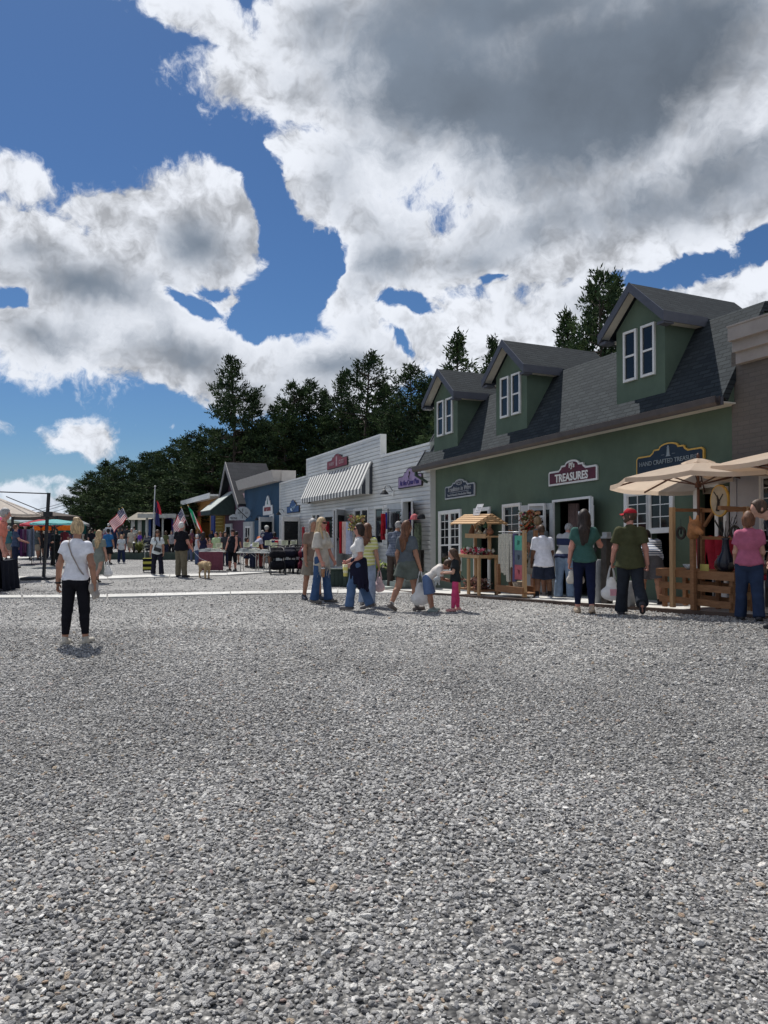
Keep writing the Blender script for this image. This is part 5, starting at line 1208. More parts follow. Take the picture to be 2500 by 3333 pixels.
    if socks:
        S = SDF(lo, hi, hc)
        for n in 'LR': S.cap(J['kn' + n].lerp(J['an' + n], socks[1] if len(socks) > 1 else .7), J['an' + n], .050 * g, .046 * g, k=.01, cut0=True)
        S.build('socks', fabric(socks[0]), root)
    # ---- hair
    if hair:
        hm = hair_mat(hair[1], HAIR[hair[1]]); L0 = hh - Vector((.26, .26, .75 if hair[0] in ('long', 'longer') else .25)) * g; H0 = hh + Vector((.26, .26, .28)) * g * hd
        S = SDF(L0, H0, .009 if near else .02); k_ = g * hd; nf = Mh @ Vector((0, 1, -.55)); nf.normalize(); nb = Mh @ Vector((0, .25, -1)); nb.normalize()
        th = .014 if hair[0] != 'buzz' else .006
        S.ell(Q(0, -.012, .024), [.073 * k_ + th * g, .090 * k_ + th * g, .098 * k_ + th * g], k=.01, M=MT, clip=[(tuple(nf), .052 * k_)] + ([(tuple(nb), .075 * k_)] if hair[0] in ('short', 'buzz', 'bald') else []) + ([((-Mh.col[2][0], -Mh.col[2][1], -Mh.col[2][2]), -.02 * k_)] if False else []))
        if hair[0] in ('long', 'longer'):
            ln = .30 if hair[0] == 'long' else .42
            bk = shc - fw * .105 * g; tip = bk - up * (ln - .2) * g
            S.cap(Q(0, -.05, -.01), bk, .074 * k_, .062 * g, k=.05, e=tuple(Mh @ Vector((0, 1, 0))), es=.8); S.cap(bk - rt * .03 * g, tip - rt * .02 * g, .066 * g, .034 * g, k=.04, e=tuple(fw), es=.55); S.cap(bk + rt * .03 * g, tip + rt * .03 * g + up * .03 * g, .066 * g, .030 * g, k=.02, e=tuple(fw), es=.55)
            for s_ in (-1, 1): S.cap(Q(s_ * .062, -.02, .02), Q(s_ * .075, -.03, -.13), .034 * k_, .032 * k_, k=.03); S.cap(Q(s_ * .07, -.03, -.12), shc + rt * s_ * .085 * g - fw * .05 * g - up * .06 * g, .032 * k_, .022 * g, k=.03)
            if len(hair) > 2:
                for s_ in (-1, 1): S.cap(Q(s_ * .072, .01, -.10), chest + rt * s_ * .09 * g + fw * .10 * g, .030 * k_, .022 * g, k=.03)
        elif hair[0] == 'bun': S.ell(Q(.0, -.05, .125), [.046 * k_, .046 * k_, .036 * k_], k=.015); S.ell(Q(.015, -.05, .122), [.03 * k_, .022 * k_, .02 * k_], k=.01); S.cap(Q(-.045, -.03, -.01), Q(-.05, -.04, -.05), .035 * k_, .03 * k_, k=.03); S.cap(Q(.045, -.03, -.01), Q(.05, -.04, -.05), .035 * k_, .03 * k_, k=.03)
        elif hair[0] == 'bob':
            for s_ in (-1, 1): S.cap(Q(s_ * .06, -.02, .0), Q(s_ * .066, -.02, -.08), .038 * k_, .032 * k_, k=.03)
            S.cap(Q(0, -.055, 0), Q(0, -.06, -.09), .06 * k_, .05 * k_, k=.03)
        elif hair[0] == 'pony': S.cap(Q(0, -.1, .03), Q(0, -.15, -.02), .026 * k_, .03 * k_, k=.02); S.cap(Q(0, -.15, -.02), Q(0, -.15, -.2), .032 * k_, .014 * k_, k=.02)
        S.wrinkle(.003 if hair[0] != 'buzz' else .0008, 60, rnd.randint(0, 9)); S.build('hair', hm, root)
    if beard:
        S = SDF(hh - Vector((.2, .2, .2)), hh + Vector((.2, .2, .2)), .008); S.cap(Q(-.04, .03, -.045), Q(0, .062, -.075), .042 * g, .036 * g, k=.01); S.cap(Q(.04, .03, -.045), Q(0, .062, -.075), .042 * g, .036 * g, k=.01)
        S.build('beard', hair_mat(beard, HAIR[beard]), root)
    if cap:
        cm = fabric(cap); k_ = g * hd; S = SDF(hh - Vector((.24, .24, .2)) * hd, hh + Vector((.24, .24, .24)) * hd, .009 if near else .02); nd = Mh @ Vector((0, 0, -1))
        S.ell(Q(0, -.008, .035), [.073 * k_ + .02 * g, .092 * k_ + .02 * g, .10 * k_], k=.01, M=MT, clip=[(tuple(nd), -.012 * k_)])
        S.build('cap', cm, root)
        m = MB(); m.sheet(lambda u, v: tuple(Q((u - .5) * .15, .085 + v * .075 * (1 - (2 * u - 1) ** 2 * .5), .052 - .10 * (u - .5) ** 2 - v * .014)), 8, 4); m.sheet(lambda u, v: tuple(Q((u - .5) * .15, .085 + v * .075 * (1 - (2 * u - 1) ** 2 * .5), .046 - .10 * (u - .5) ** 2 - v * .014)), 8, 4)
        m.build('brim', cm, root, fix=False)
    if glasses:
        m = MB(); gm = mat('sunglass', (.008, .008, .01), .15)
        m.raw([tuple(Q(x, y, z)) for x, y in ((-.07, .07), (-.065, .092), (0, .104), (.065, .092), (.07, .07)) for z in (.028, -.008)], [(0, 2, 3, 1), (2, 4, 5, 3), (4, 6, 7, 5), (6, 8, 9, 7)])
        for s_ in (-1, 1): m.bar(tuple(Q(s_ * .072, .07, .02)), tuple(Q(s_ * .08, -.02, .012)), .006)
        m.build('sunglasses', gm, root)
    if backpack:
        S = SDF(lo - Vector((.1, .2, 0)), hi, hc); S.cap(chest - fw * .17 * g - rt * .05, chest - fw * .17 * g - rt * -.05, .12 * g, k=.04, e=tuple(fw), es=.6); S.cap(waist - fw * .16 * g, chest - fw * .17 * g, .12 * g, k=.04, e=tuple(fw), es=.6); S.build('backpack', fabric(backpack), root)
    J.update(hip=hip, waist=waist, chest=chest, shc=shc, neck=neck, head=head, up=up, fw=fw, rt=rt); 
    Mr = Matrix.Rotation(rz, 4, 'Z'); Mr.translation = root.location
    root_J = {k: (Mr @ v if k[:2] not in ('fa', 'fd') and k not in ('up', 'fw', 'rt') else Mr.to_3x3() @ v) for k, v in J.items()}
    return root, root_J, g

def bag_mesh(name, label, p, size, m, cat='bag', rz=0, swell=1, handle=None, group=None, hl=.16):
    """carrier bag hanging from point p (world)"""
    w, d, hgt = size; t = thing(name, label, cat, (p.x, p.y, p.z - hgt - hl), rz, group)
    S = SDF((-w, -d * 1.3, -.04), (w, d * 1.3, hgt + hl + .05), .012)
    S.cap((-w * .22, 0, d * .8), (w * .22, 0, d * .8), d * .85, k=.05); S.cap((0, 0, d * .8), (0, 0, hgt * .8), w * .40, w * .26, k=.06, e=(0, 1, 0), es=.6)
    S.wrinkle(.011, 48, int(w * 1000)); S.build('bag_body', m, t)
    mb = MB()
    for s_ in (-1, 1): mb.tube([(s_ * w * .20, 0, hgt * .86), (s_ * w * .12, 0, hgt + hl * .5), (s_ * .012, 0, hgt + hl)], [.022, .014, .010], 6)
    mb.build('handle', handle or m, t); return t
M_plastic = mat('white_plastic', (.80, .80, .80), .35, .06, 12, .3, 30, thin=.45)
M_canvasbag = mat('white_canvas', (.62, .60, .55), .8, .08, 12, .3, 40)

# stripes and checks
def striped(name, c1, c2, freq, vertical=False, check=False):
    def fn(N, P, oc):
        s = N.add('ShaderNodeSeparateXYZ', i_0=oc).outputs; a = N.math('GREATER_THAN', N.math('FRACT', N.math('MULTIPLY', s[2], freq)), .55)
        if check: a = N.math('MULTIPLY', N.math('ADD', a, N.math('GREATER_THAN', N.math('FRACT', N.math('MULTIPLY', s[0], freq)), .55)), .5)
        N.put(P.inputs['Base Color'], N.mix(a, c1, c2))
    return custom(name, fn, .9, .15)

W = (.74, .74, .78)
# -- lone woman, near left
r, J, g = person('woman in white tee and black leggings walking away alone with a crossbody bag', 246, 2098, 396, face=4, near=2, male=False, fat=1.12, lean=2, hair=('bun', 'blonde'), top=('tee', W, -.02, .42), low=('leggings', (.010, .010, .014), 1.8),
    shoes=(.42, .39, .33), legL=(-3, 3, 2), legR=(4, 3, 3), armL=(-4, 17, 12, 10), armR=(-6, 18, 18, 25), skin='tan', curl=40, hyaw=4, hpitch=6)
bp = J['hip'] + J['rt'] * .20 * g + J['fw'] * .06 + Vector((0, 0, .0))
t = thing('crossbody_bag', 'pale quilted crossbody bag on the hip of the lone woman at the left', 'bag', (bp.x, bp.y, bp.z - .14))
S = SDF((-.15, -.2, -.16), (.18, .2, .2), .01); S.cap((.02, -.07, .02), (.02, .09, .04), .075, k=.03, e=(1, 0, 0), es=.4); S.cap((.05, -.05, -.09), (.05, .08, -.08), .05, k=.06, e=(1, 0, 0), es=.5); S.wrinkle(.003, 70); S.build('bag_body', mat('quilted_beige', (.40, .36, .32), .8, .15, 30, .5, 60), t)
m = MB(); L_ = t.location; sl = J['shL'].lerp(J['neck'], .45)
m.tube([bp + Vector((0, -.06, -.06)) - L_, J['waist'] + J['rt'] * .10 - J['fw'] * .125 - L_, J['chest'] - J['fw'] * .135 - L_, sl - J['fw'] * .075 + Vector((0, 0, .0)) - L_, sl + Vector((0, 0, .065)) - L_, sl + J['fw'] * .1 - L_, J['waist'] + J['rt'] * .12 + J['fw'] * .15 - L_, bp + Vector((0, .06, -.06)) - L_], .010, 5); m.build('strap', mat('strap_beige', (.30, .26, .24), .8), t)
m = MB(); m.tube([J['wrL'] + (J['rt'] * math.cos(k * .7) + J['fw'] * math.sin(k * .7)) * .036 for k in range(10)], .012, 6); tag(m.build('wristwatch', M_black), 'black watch on the left wrist of the lone woman', 'watch')

# -- couple in the middle
r, J, g = person('blonde woman in fringed cream shawl and jeans holding an iced drink, facing right', 1047, 1963, 272, face=118, near=2, male=False, fat=.98, hair=('longer', 'blonde', 1), hyaw=-4, top=('shawl', (.50, .46, .40), -.16), low=('trousers', (.045, .09, .19), .035), shoes=(.10, .09, .08), legL=(6, 5, 3), legR=(-5, 5, 2), armL=(8, 12, 20, 15), armR=(6, 10, 18, 15), skin='pink', glasses=True, curl=55)
m = MB(); L_ = None
rs = random.Random(4)
for k in range(70):
    a = rs.uniform(0, 6.283); p = J['hip'] + (J['rt'] * math.cos(a) * .19 + J['fw'] * math.sin(a) * .16) + Vector((0, 0, rs.uniform(-.16, -.10))); l = rs.uniform(.08, .26)
    m.tube([p, p + Vector((rs.uniform(-.01, .01), 0, -l * .5)), p + Vector((rs.uniform(-.02, .02), 0, -l))], [.006, .005, .003], 4)
q = m.build('fringe', fabric((.50, .46, .40)), r, fix=False, loc='world'); q.matrix_parent_inverse = Matrix.Rotation(-r.rotation_euler.z, 4, 'Z'); 
hp = J['handR']; t = thing('drink_cup', 'tall clear cup of brown iced drink in the hand of the blonde woman', 'cup', (hp.x, hp.y, hp.z - .22)); m = MB(); m.lathe([(.030, 0), (.036, .08), (.042, .17)], n=16); m.build('cup', mat('iced_coffee', (.35, .17, .08), .25, .3, 20), t); m = MB(); m.lathe([(.045, .171), (.045, .178), (.03, .19)], n=16); m.tube([(0, 0, .18), (.01, 0, .25)], .004); m.build('lid', M_white, t)
# woman half hidden behind the blonde
person('older woman with grey hair mostly hidden behind the blonde woman in the shawl', 1018, 1953, 258, face=150, near=True, male=False, hair=('bob', 'grey'), top=('tee', (.20, .15, .12)), low=('shorts', (.25, .22, .18), .85), shoes=(.03, .035, .05), skin='tan', legL=(4, 4, 0), legR=(-8, 4, 4))
# woman with jacket round the waist
r, J, g = person('dark haired woman in sunglasses, white tee and tied navy jacket holding a yellow cup', 1163, 1985, 276, face=-92, near=2, male=False, fat=1.22, hair=('bob', 'dark'), hyaw=0, top=('tee', (.66, .64, .62), -.02, .72), low=('trousers', (.075, .13, .24), .03), shoes=(.12, .11, .11), legL=(16, 3, 10), legR=(-14, 3, 8), armL=(-6, 10, 58, 20), armR=(2, 8, 60, 10), skin='pink', glasses=True, curl=60, bust=1, lean=-3)
S = SDF((-.4, -.45, .3), (.4, .45, 1.2), .012); hz = J['hip'].z - r.location.z
for k in range(12):
    a = -2.2 + k * .4; x, y = math.sin(a) * .155, -math.cos(a) * .135; ll = .52 - .10 * abs(math.sin(a * 1.5)); S.cap((x, y, hz + .08), (x * 1.25, y * 1.45, hz - ll * (1 if abs(a) < 1.6 else .7)), .045, .03, k=.05)
S.wrinkle(.006, 40, 3); S.build('tied_jacket', fabric((.012, .012, .028)), r)
hp = J['handL']; t = thing('drink_cup', 'yellow printed cup with red straw held by the woman in the tied jacket', 'cup', (hp.x - .03, hp.y, hp.z - .16), 0)
m = MB(); m.lathe([(.038, 0), (.044, .1), (.052, .22)], n=16); m.build('cup', striped('yellow_cup', (.70, .62, .18), (.75, .70, .45), 9), t); m = MB(); m.tube([(0, 0, .2), (.0, 0, .25), (-.05, 0, .30)], .005); m.build('straw', mat('red_plastic', (.5, .05, .05)), t)
m = MB(); m.cbox((0, 0, .14), (.06, .10, .28)); 
# woman in striped yellow top behind her
r2, J2, g2 = person('woman in pale yellow striped top walking away behind the woman in sunglasses', 1196, 1972, 262, face=20, near=True, male=False, fat=.95, hair=('long', 'auburn'), top=('tee', (.6, .6, .3)), stripes=striped('yellow_stripes', (.55, .56, .20), (.68, .68, .45), 15), low=('trousers', (.30, .36, .46), .03), shoes=(.3, .28, .26), legL=(6, 4, 4), legR=(-8, 4, 6), skin='fair', armR=(4, 10, 14, 8))
bag_mesh('paper_bag', 'white bag with pink print carried by the woman in yellow stripes', J2['handR'], (.20, .09, .30), mat('pink_white', (.66, .48, .48), .6, .2, 9), hl=.12)
# woman with long hair, shorts and white plastic bag
r, J, g = person('woman with long brown hair, grey tee and green shorts carrying a full white bag', 1325, 1987, 288, face=42, near=2, male=False, fat=1.16, hair=('longer', 'auburn'), hyaw=22, top=('crop', (.10, .115, .13), .03, .65), low=('shorts', (.105, .12, .105), .62), shoes=(.13, .11, .10), socks=((.4, .38, .36), .88), legL=(-14, 5, 16), legR=(12, 4, 6), armL=(-8, 10, 20, 10), armR=(6, 12, 10, 0), skin='tan', curl=75)
bag_mesh('carrier_bag', 'full white plastic bag hanging from the hand of the woman in green shorts', J['handR'] + Vector((-.02, -.05, .03)), (.30, .13, .40), M_plastic, hl=.2)
# children
r, J, g = person('boy in white tee and blue shorts bending down to look at something', 1390, 1990, None, H=1.1, face=92, near=2, child=True, fat=.95, lean=50, hpitch=34, hair=('short', 'brown'), top=('tee', (.62, .58, .54), -.02, .8), low=('shorts', (.10, .15, .27), .95), shoes=(.20, .24, .22), armL=(14, 6, 70, 50), armR=(10, 6, 74, 55), legL=(14, 6, 4), legR=(9, 6, 2), skin='tan', curl=50)
r, J, g = person('small girl in dark tee and pink leggings facing the bending boy', 1482, 1990, None, H=1.07, face=-88, near=2, child=True, male=False, fat=.92, hair=('longer', 'brown'), hpitch=22, top=('tee', (.022, .025, .028), -.08, .6), low=('leggings', (.55, .06, .16), 1.9), shoes=(.50, .22, .20), armL=(18, 8, 70, 20), armR=(16, 8, 74, 25), legL=(6, 4, 2), legR=(-5, 4, 2), skin='fair', curl=60)
p = J['handL'] + Vector((-.05, 0, -.02)); t = thing('soft_toy', 'pale grey soft toy dangling from the hands of the small girl', 'toy', (p.x, p.y, p.z - .3)); S = SDF((-.2, -.15, -.03), (.2, .15, .36), .01)
S.ell((0, 0, .17), [.09, .07, .085], k=.02); S.cap((-.03, 0, .1), (-.045, 0, .02), .025, k=.02); S.cap((.03, 0, .1), (.05, 0, .02), .025, k=.02); S.cap((-.05, 0, .2), (-.11, 0, .16), .02, k=.02); S.cap((0, 0, .24), (.01, 0, .30), .02, k=.02); S.build('toy_body', fabric((.42, .44, .44)), t); t.scale = (.62, .62, .62); t.location.z += .11
# shoppers along the green shop
r, J, g = person('man in white tee, navy shorts and black socks leaning on a cane, seen from behind', 1769, 1953, 242, face=-8, near=2, fat=1.22, lean=6, hpitch=24, hair=('short', 'brown'), top=('tee', (.80, .80, .86), -.16, .78), low=('shorts', (.025, .032, .055), .98), shoes=(.33, .33, .36), socks=((.012, .012, .014), .62), armL=(2, 9, 14, 5), armR=(6, 10, 22, 8), legL=(0, 6, 0), legR=(0, 6, 0), skin='brown', curl=60)
p = J['handR']; t = thing('walking_cane', 'black walking cane in the right hand of the man in white tee', 'cane', (p.x, p.y - .04, gz(p.x, p.y))); m = MB(); hgt = p.z - t.location.z; m.tube([(.05, 0, 0), (0, 0, hgt)], .010); m.tube([(0, -.07, hgt), (0, .06, hgt + .01)], .014); m.build('cane_shaft', M_black, t)
person('taller man with sandy hair and sunglasses in grey tee, behind the man with the cane', 1752, 1943, 256, face=35, near=True, fat=1.0, hyaw=25, hair=('short', 'sandy'), top=('tee', (.13, .15, .155), -.08, .65), low=('shorts', (.30, .28, .24), .95), shoes=(.35, .30, .27), glasses=True, skin='tan', legL=(2, 5, 0), legR=(-4, 7, 0))
person('grey haired person in striped top and pale jeans leaning over at the doorway', 1838, 1950, None, H=1.62, face=30, near=True, male=False, fat=1.12, lean=24, hpitch=26, hair=('short', 'grey'), top=('tee', (.5, .5, .5), -.06, .7), stripes=striped('cream_navy_red', (.46, .46, .46), (.03, .04, .09), 3.2), low=('trousers', (.22, .30, .42), .035), shoes=(.03, .03, .05), armL=(30, 6, 30, 10), armR=(36, 8, 40, 20), skin='pink')
r, J, g = person('tall woman with very long dark hair, green tee and navy trousers carrying a cream handbag', 1903, 1998, 332, face=14, near=2, male=False, fat=1.05, hair=('longer', 'dark'), top=('tee', (.045, .11, .095), -.05, .5), low=('leggings', (.010, .014, .040), 1.8), shoes=(.42, .33, .24), armL=(4, 12, 10, 0), armR=(30, 22, 118, 10), legL=(9, 2, 4), legR=(-10, 2, 12), skin='pink', curl=60)
p = J['handL']; t = thing('handbag', 'cream shoulder bag hanging at the side of the tall woman in green', 'bag', (p.x + .1, p.y - .02, p.z - .24)); S = SDF((-.2, -.15, -.03), (.2, .15, .3), .011); S.cap((-.09, 0, .055), (.09, 0, .055), .06, k=.03, e=(0, 1, 0), es=.7); S.cap((-.06, 0, .17), (.06, 0, .17), .05, k=.09, e=(0, 1, 0), es=.55); S.wrinkle(.004, 50, 1); S.build('bag_body', mat('cream_leather', (.60, .55, .48), .55, .1, 9, .3, 50), t)
m = MB(); L_ = t.location; m.tube([Vector((-.07, 0, .2)), J['handL'] - L_ + Vector((0, 0, .02)), Vector((.07, 0, .2))], .008, 5); m.tube([Vector((.07, .0, .2)), J['elL'] - L_ + Vector((.07, -.02, .1)), J['shL'] - L_ + Vector((.04, -.02, .06))], .006, 5); m.build('strap', MATS['cream_leather'], t)
r, J, g = person('bearded man in red cap, olive tee and dark trousers carrying a white plastic bag', 2052, 2003, 342, face=12, near=2, fat=1.18, hyaw=-78, hair=('short', 'brown'), beard='brown', cap=(.36, .018, .03), top=('polo', (.060, .062, .030), -.14, .7), low=('trousers', (.022, .026, .034), .04), shoes=(.035, .035, .045), armL=(8, 12, 20, 0), armR=(-6, 12, 16, 0), legL=(10, 4, 4), legR=(-20, 4, 32), skin='pink', curl=70)
p = J['handL'] + Vector((0, 0, .03)); t = bag_mesh('carrier_bag', 'white plastic bag with pink contents in the hand of the man in the red cap', p, (.28, .12, .36), M_plastic, hl=.17)
m = MB(); m.cbox((0, -.10, .12), (.10, .03, .10)); m.build('pink_packet', mat('pink_packet', (.66, .32, .36), .6), t)
person('man in blue and white striped polo and grey shorts bending over at the open window', 2118, 1974, None, H=1.62, face=12, near=2, fat=1.12, lean=62, hpitch=6, hair=('short', 'dark'), top=('tee', (.5, .5, .5), -.10, .75), stripes=striped('navy_white_stripes', (.50, .52, .56), (.08, .11, .18), 26), low=('shorts', (.085, .085, .095), .92), shoes=(.012, .012, .015), socks=((.012, .012, .015), .85), armL=(40, 8, 10, 10), armR=(38, 10, 24, 10), legL=(4, 6, 4), legR=(-4, 6, 2), skin='tan')
person('woman in pink tee and dark jeans walking away at the right edge', 2440, 2022, 348, face=22, near=2, male=False, fat=1.08, hair=('bob', 'auburn'), hyaw=20, top=('tee', (.42, .12, .19), -.03, .55), low=('trousers', (.025, .04, .08), .02), shoes=(.03, .03, .035), armL=(10, 8, 30, 10), armR=(10, 8, 40, 10), legL=(6, 3, 3), legR=(-8, 3, 8), skin='fair')
person('boy in dark tee and blue denim shorts leaning forward, cut off by the right edge', 2572, 2048, None, H=1.66, face=-80, near=2, fat=1.0, lean=24, hpitch=32, hair=('short', 'brown'), top=('tee', (.012, .014, .022), -.08, .7), low=('shorts', (.05, .07, .17), .95), shoes=(.02, .02, .025), armL=(-30, 6, 50, 20), armR=(-24, 6, 50, 20), legL=(14, 3, 6), legR=(-12, 3, 14), skin='fair')
person('tall man in black tee with close-cropped dark hair behind the leaning boy', 2535, 2010, 335, face=-40, near=True, fat=1.15, hair=('buzz', 'dark'), top=('tee', (.012, .012, .014), -.1, .7), low=('shorts', (.05, .05, .06), .95), shoes=(.02, .02, .02), skin='brown')
person('man in checked shirt and dark cap browsing beside the white shop doorway', 1284, 1918, 222, face=28, near=True, fat=1.1, lean=14, hpitch=22, hair=('short', 'grey'), cap=(.02, .02, .025), top=('long', (.1, .1, .15), -.1), stripes=striped('blue_check', (.035, .05, .085), (.20, .22, .27), 22, check=True), low=('trousers', (.06, .045, .04), .02), shoes=(.06, .04, .03), armL=(30, 8, 40, 10), armR=(30, 8, 40, 10), skin='tan')
# ------------------------------------------------------------------ things along the green shop
RZ = math.atan2(G.d[1], G.d[0])
def gthing(name, label, cat, a, w, group=None, v=None):
    p = G(a, w, 0); z = G.P.z + G.s * a + .045 if w < 1.57 else gz(p.x, p.y)
    return thing(name, label, cat, (p.x, p.y, z), RZ, group)
def gpos(px, py): return G.solve(px, py, v=.045)
M_red = fabric((.34, .02, .04)); M_whitef = fabric((.62, .60, .56))
def flowers(name, label, par_loc, n, size, cols, seed, rz=0, group=None, cat='flowers', leaf=(.05, .10, .03), leafn=1.0):
    """a mass of blossoms and leaves: many small cupped petals"""
    rs = np.random.RandomState(seed); t = thing(name, label, cat, par_loc, rz, group)
    M = MB(); ms = [mat('petal_%02x%02x%02x' % tuple(int(v * 255) for v in c), c, .7, .25, 20, thin=.2) for c in cols] ; K = len(cols)
    for i in range(n):
        p = Vector((rs.uniform(-1, 1) * size[0] / 2, rs.uniform(-1, 1) * size[1] / 2, rs.uniform(0, size[2]))); M.cur = int(rs.randint(K)); r = .028 + .03 * rs.uniform()
        nrm = Vector((rs.normal(), rs.normal() - .6, rs.normal() + .5)).normalized(); x = nrm.orthogonal().normalized(); y = nrm.cross(x)
        vs = [p] ; 
        for k in range(6): a = k * math.pi / 3; vs.append(p + (x * math.cos(a) + y * math.sin(a)) * r + nrm * r * (.5 if k % 2 else .15))
        M.raw(vs, [(0, 1 + k, 1 + (k + 1) % 6) for k in range(6)])
    M.build('blossom', ms, t, fix=False)
    L_ = MB()
    for i in range(int(n * 1.2 * leafn)):
        p = Vector((rs.uniform(-1, 1) * size[0] / 2, rs.uniform(-1, 1) * size[1] / 2, rs.uniform(0, size[2]))); d = Vector((rs.normal(), rs.normal(), rs.normal() + .4)).normalized() * (.05 + .05 * rs.uniform()); s_ = d.orthogonal().normalized() * .018
        L_.raw([p, p + d * .5 + s_, p + d, p + d * .5 - s_], [(0, 1, 2, 3)])
    L_.build('leaves', mat('leaf_%02x%02x%02x' % tuple(int(v * 255) for v in leaf), leaf, .7, .35, 12, thin=.25), t, fix=False); return t

# A: wooden stand with a little gable roof
a0, w0 = gpos(1560, 1938); print('standA', a0, w0); a0, w0 = 4.12, 1.18
A = gthing('display_stand', 'pale timber display stand with a small slatted gable roof, in front of the second doorway', 'display stand', a0, w0)
for x in (-.42, .0, .42):
    for y in ((-.22, .24) if x else (-.22,)): m = MB(); m.cbox((x, y, .42 if (x or y) else .40), (.07, .05, .84 if x else .8)); m.build('leg', M_wood, A)
for x in (-.22, .36): m = MB(); m.cbox((x, .1, 1.2), (.07, .05, .80)); m.build('post', M_wood, A)
m = MB(); m.box(-.5, .5, -.28, .28, .84, .91); m.build('table_top', M_wood, A)
m = MB(); m.box(-.34, .5, -.08, .26, 1.30, 1.335); m.box(-.34, .5, -.10, -.08, 1.28, 1.38); m.build('shelf', M_wood, A)
m = MB(); m.box(-.5, .5, -.2, .22, .10, .13); m.build('lower_shelf', M_wood2, A)
m = MB()
for k in range(5):
    for s_ in (-1, 1): y = .06 + s_ * (.05 + k * .085); z = 1.80 - k * .045; m.bar((-.58, y, z), (.52, y, z), .075, .02, up=(0, s_ * .45, 1))
m.build('roof', M_wood, A)
m = MB(); m.prism([(.06, 1.78), (-.34, 1.58), (-.36, 1.56), (.06, 1.70), (.48, 1.56), (.46, 1.58)], .50, .53, axis='x'); m.prism([(.06, 1.78), (-.34, 1.58), (-.36, 1.56), (.06, 1.70), (.48, 1.56), (.46, 1.58)], -.58, -.55, axis='x'); m.build('rafters', M_wood, A)
def onG(a, w, z): p = G(a, w, 0); return Vector((p.x, p.y, G.P.z + G.s * a + .045 + z))
t = thing('price_card', 'white paper card standing tilted on the little gable roof', 'card', onG(a0 + .02, w0, 1.79), RZ); m = MB(); m.raw([(-.16, -.02, 0), (.10, -.02, 0), (.24, .02, .26), (-.02, .02, .26), (-.16, -.014, 0), (.10, -.014, 0), (.24, .026, .26), (-.02, .026, .26)], [(0, 1, 2, 3), (7, 6, 5, 4), (0, 4, 5, 1), (1, 5, 6, 2), (2, 6, 7, 3), (3, 7, 4, 0)]); m.build('paper', mat('paper', (.80, .80, .80), .8), t)
m = MB(); 
for k in range(3): m.bar((-.08 + k * .04, -.021 + k * .012, .06 + k * .06), (.08 + k * .04, -.021 + k * .012, .06 + k * .06), .006)
m.build('writing', mat('ink', (.05, .05, .06)), t)
gc = [(.20, .09, .04), (.30, .27, .20), (.22, .10, .045), (.42, .36, .22), (.34, .33, .28), (.24, .10, .05), (.05, .12, .07)]
glabel = ['tall brown gourd at the left end of the roofed shelf', 'pale grey gourd bottle on the roofed shelf', 'small brown bell-shaped gourd on the roofed shelf', 'round cream gourd low in the middle of the roofed shelf', 'speckled grey gourd behind the shelf post', 'brown gourd at the right end of the roofed shelf', 'dark green gourd hanging under the little roof']
for k, (x, y, r, hh_) in enumerate(((-.27, .05, .085, .26), (-.15, .12, .08, .24), (-.02, .04, .055, .18), (.11, -.0, .085, .13), (.22, .10, .06, .16), (.44, .06, .085, .2), (.12, .16, .07, .15))):
    t = thing('gourd', glabel[k], 'gourd', onG(a0 + x, w0 - y, 1.335 + (.16 if k == 6 else 0)), RZ, 'gourds on the display stand'); m = MB(); m.lathe([(.3 * r, 0), (.85 * r, hh_ * .12), (r, hh_ * .32), (.8 * r, hh_ * .55), (.38 * r, hh_ * .75), (.3 * r, hh_ * .95), (.05 * r, hh_)], n=14); m.build('gourd_body', mat('gourd_%d' % k, gc[k], .55, .3, 14), t)
    m = MB(); m.tube([(0, 0, hh_), (.01, 0, hh_ + .03)], .006); m.build('stem', MATS['pine_bark'], t)
flowers('cloth_flowers', 'red and white cloth flowers heaped on the timber table', onG(a0, w0, .91), 150, (.86, .4, .13), [(.42, .02, .05), (.55, .12, .18), (.62, .62, .58), (.58, .60, .50)], 3, RZ)
flowers('dried_flowers', 'pink dried flowers on the bottom shelf of the roofed stand', onG(a0, w0, .13), 110, (.8, .36, .22), [(.36, .16, .13), (.45, .25, .2), (.12, .05, .04), (.5, .4, .35)], 4, RZ, leaf=(.06, .05, .03))
# B: rail cart with woollens
a1, w1 = gpos(1668, 1952); print('cartB', a1, w1); a1, w1 = 5.72, 1.24
Bc = gthing('clothes_rail', 'red timber rail cart on small wheels hung with woollens', 'clothes rail', a1, w1)
for x in (-.46, .40): m = MB(); m.cbox((x, -.14 if x < 0 else -.1, .36 if x < 0 else .72), (.07, .07, .64 if x < 0 else 1.36)); m.build('post', M_wood2 if x < 0 else M_wood, Bc); m = MB(); m.cbox((x, .18, .72), (.07, .07, 1.36)); m.build('post', M_wood2, Bc)
m = MB(); m.box(-.5, .46, -.2, -.16, .10, .24); m.box(-.5, .46, .2, .24, .10, .24); m.box(-.5, .46, -.16, .2, .10, .13); m.build('base', M_wood2, Bc)
for x in (-.4, .36):
    for y in (-.16, .2): m = MB(lambda p, q, r_: (p, q, r_)); m.tube([(x - .015, y, .045), (x + .015, y, .045)], .045, 12); m.build('wheel', M_black, Bc)
m = MB(); m.tube([(-.5, -.1, 1.36), (.44, -.1, 1.36)], .012); m.build('rail', MATS['galvanised'], Bc)
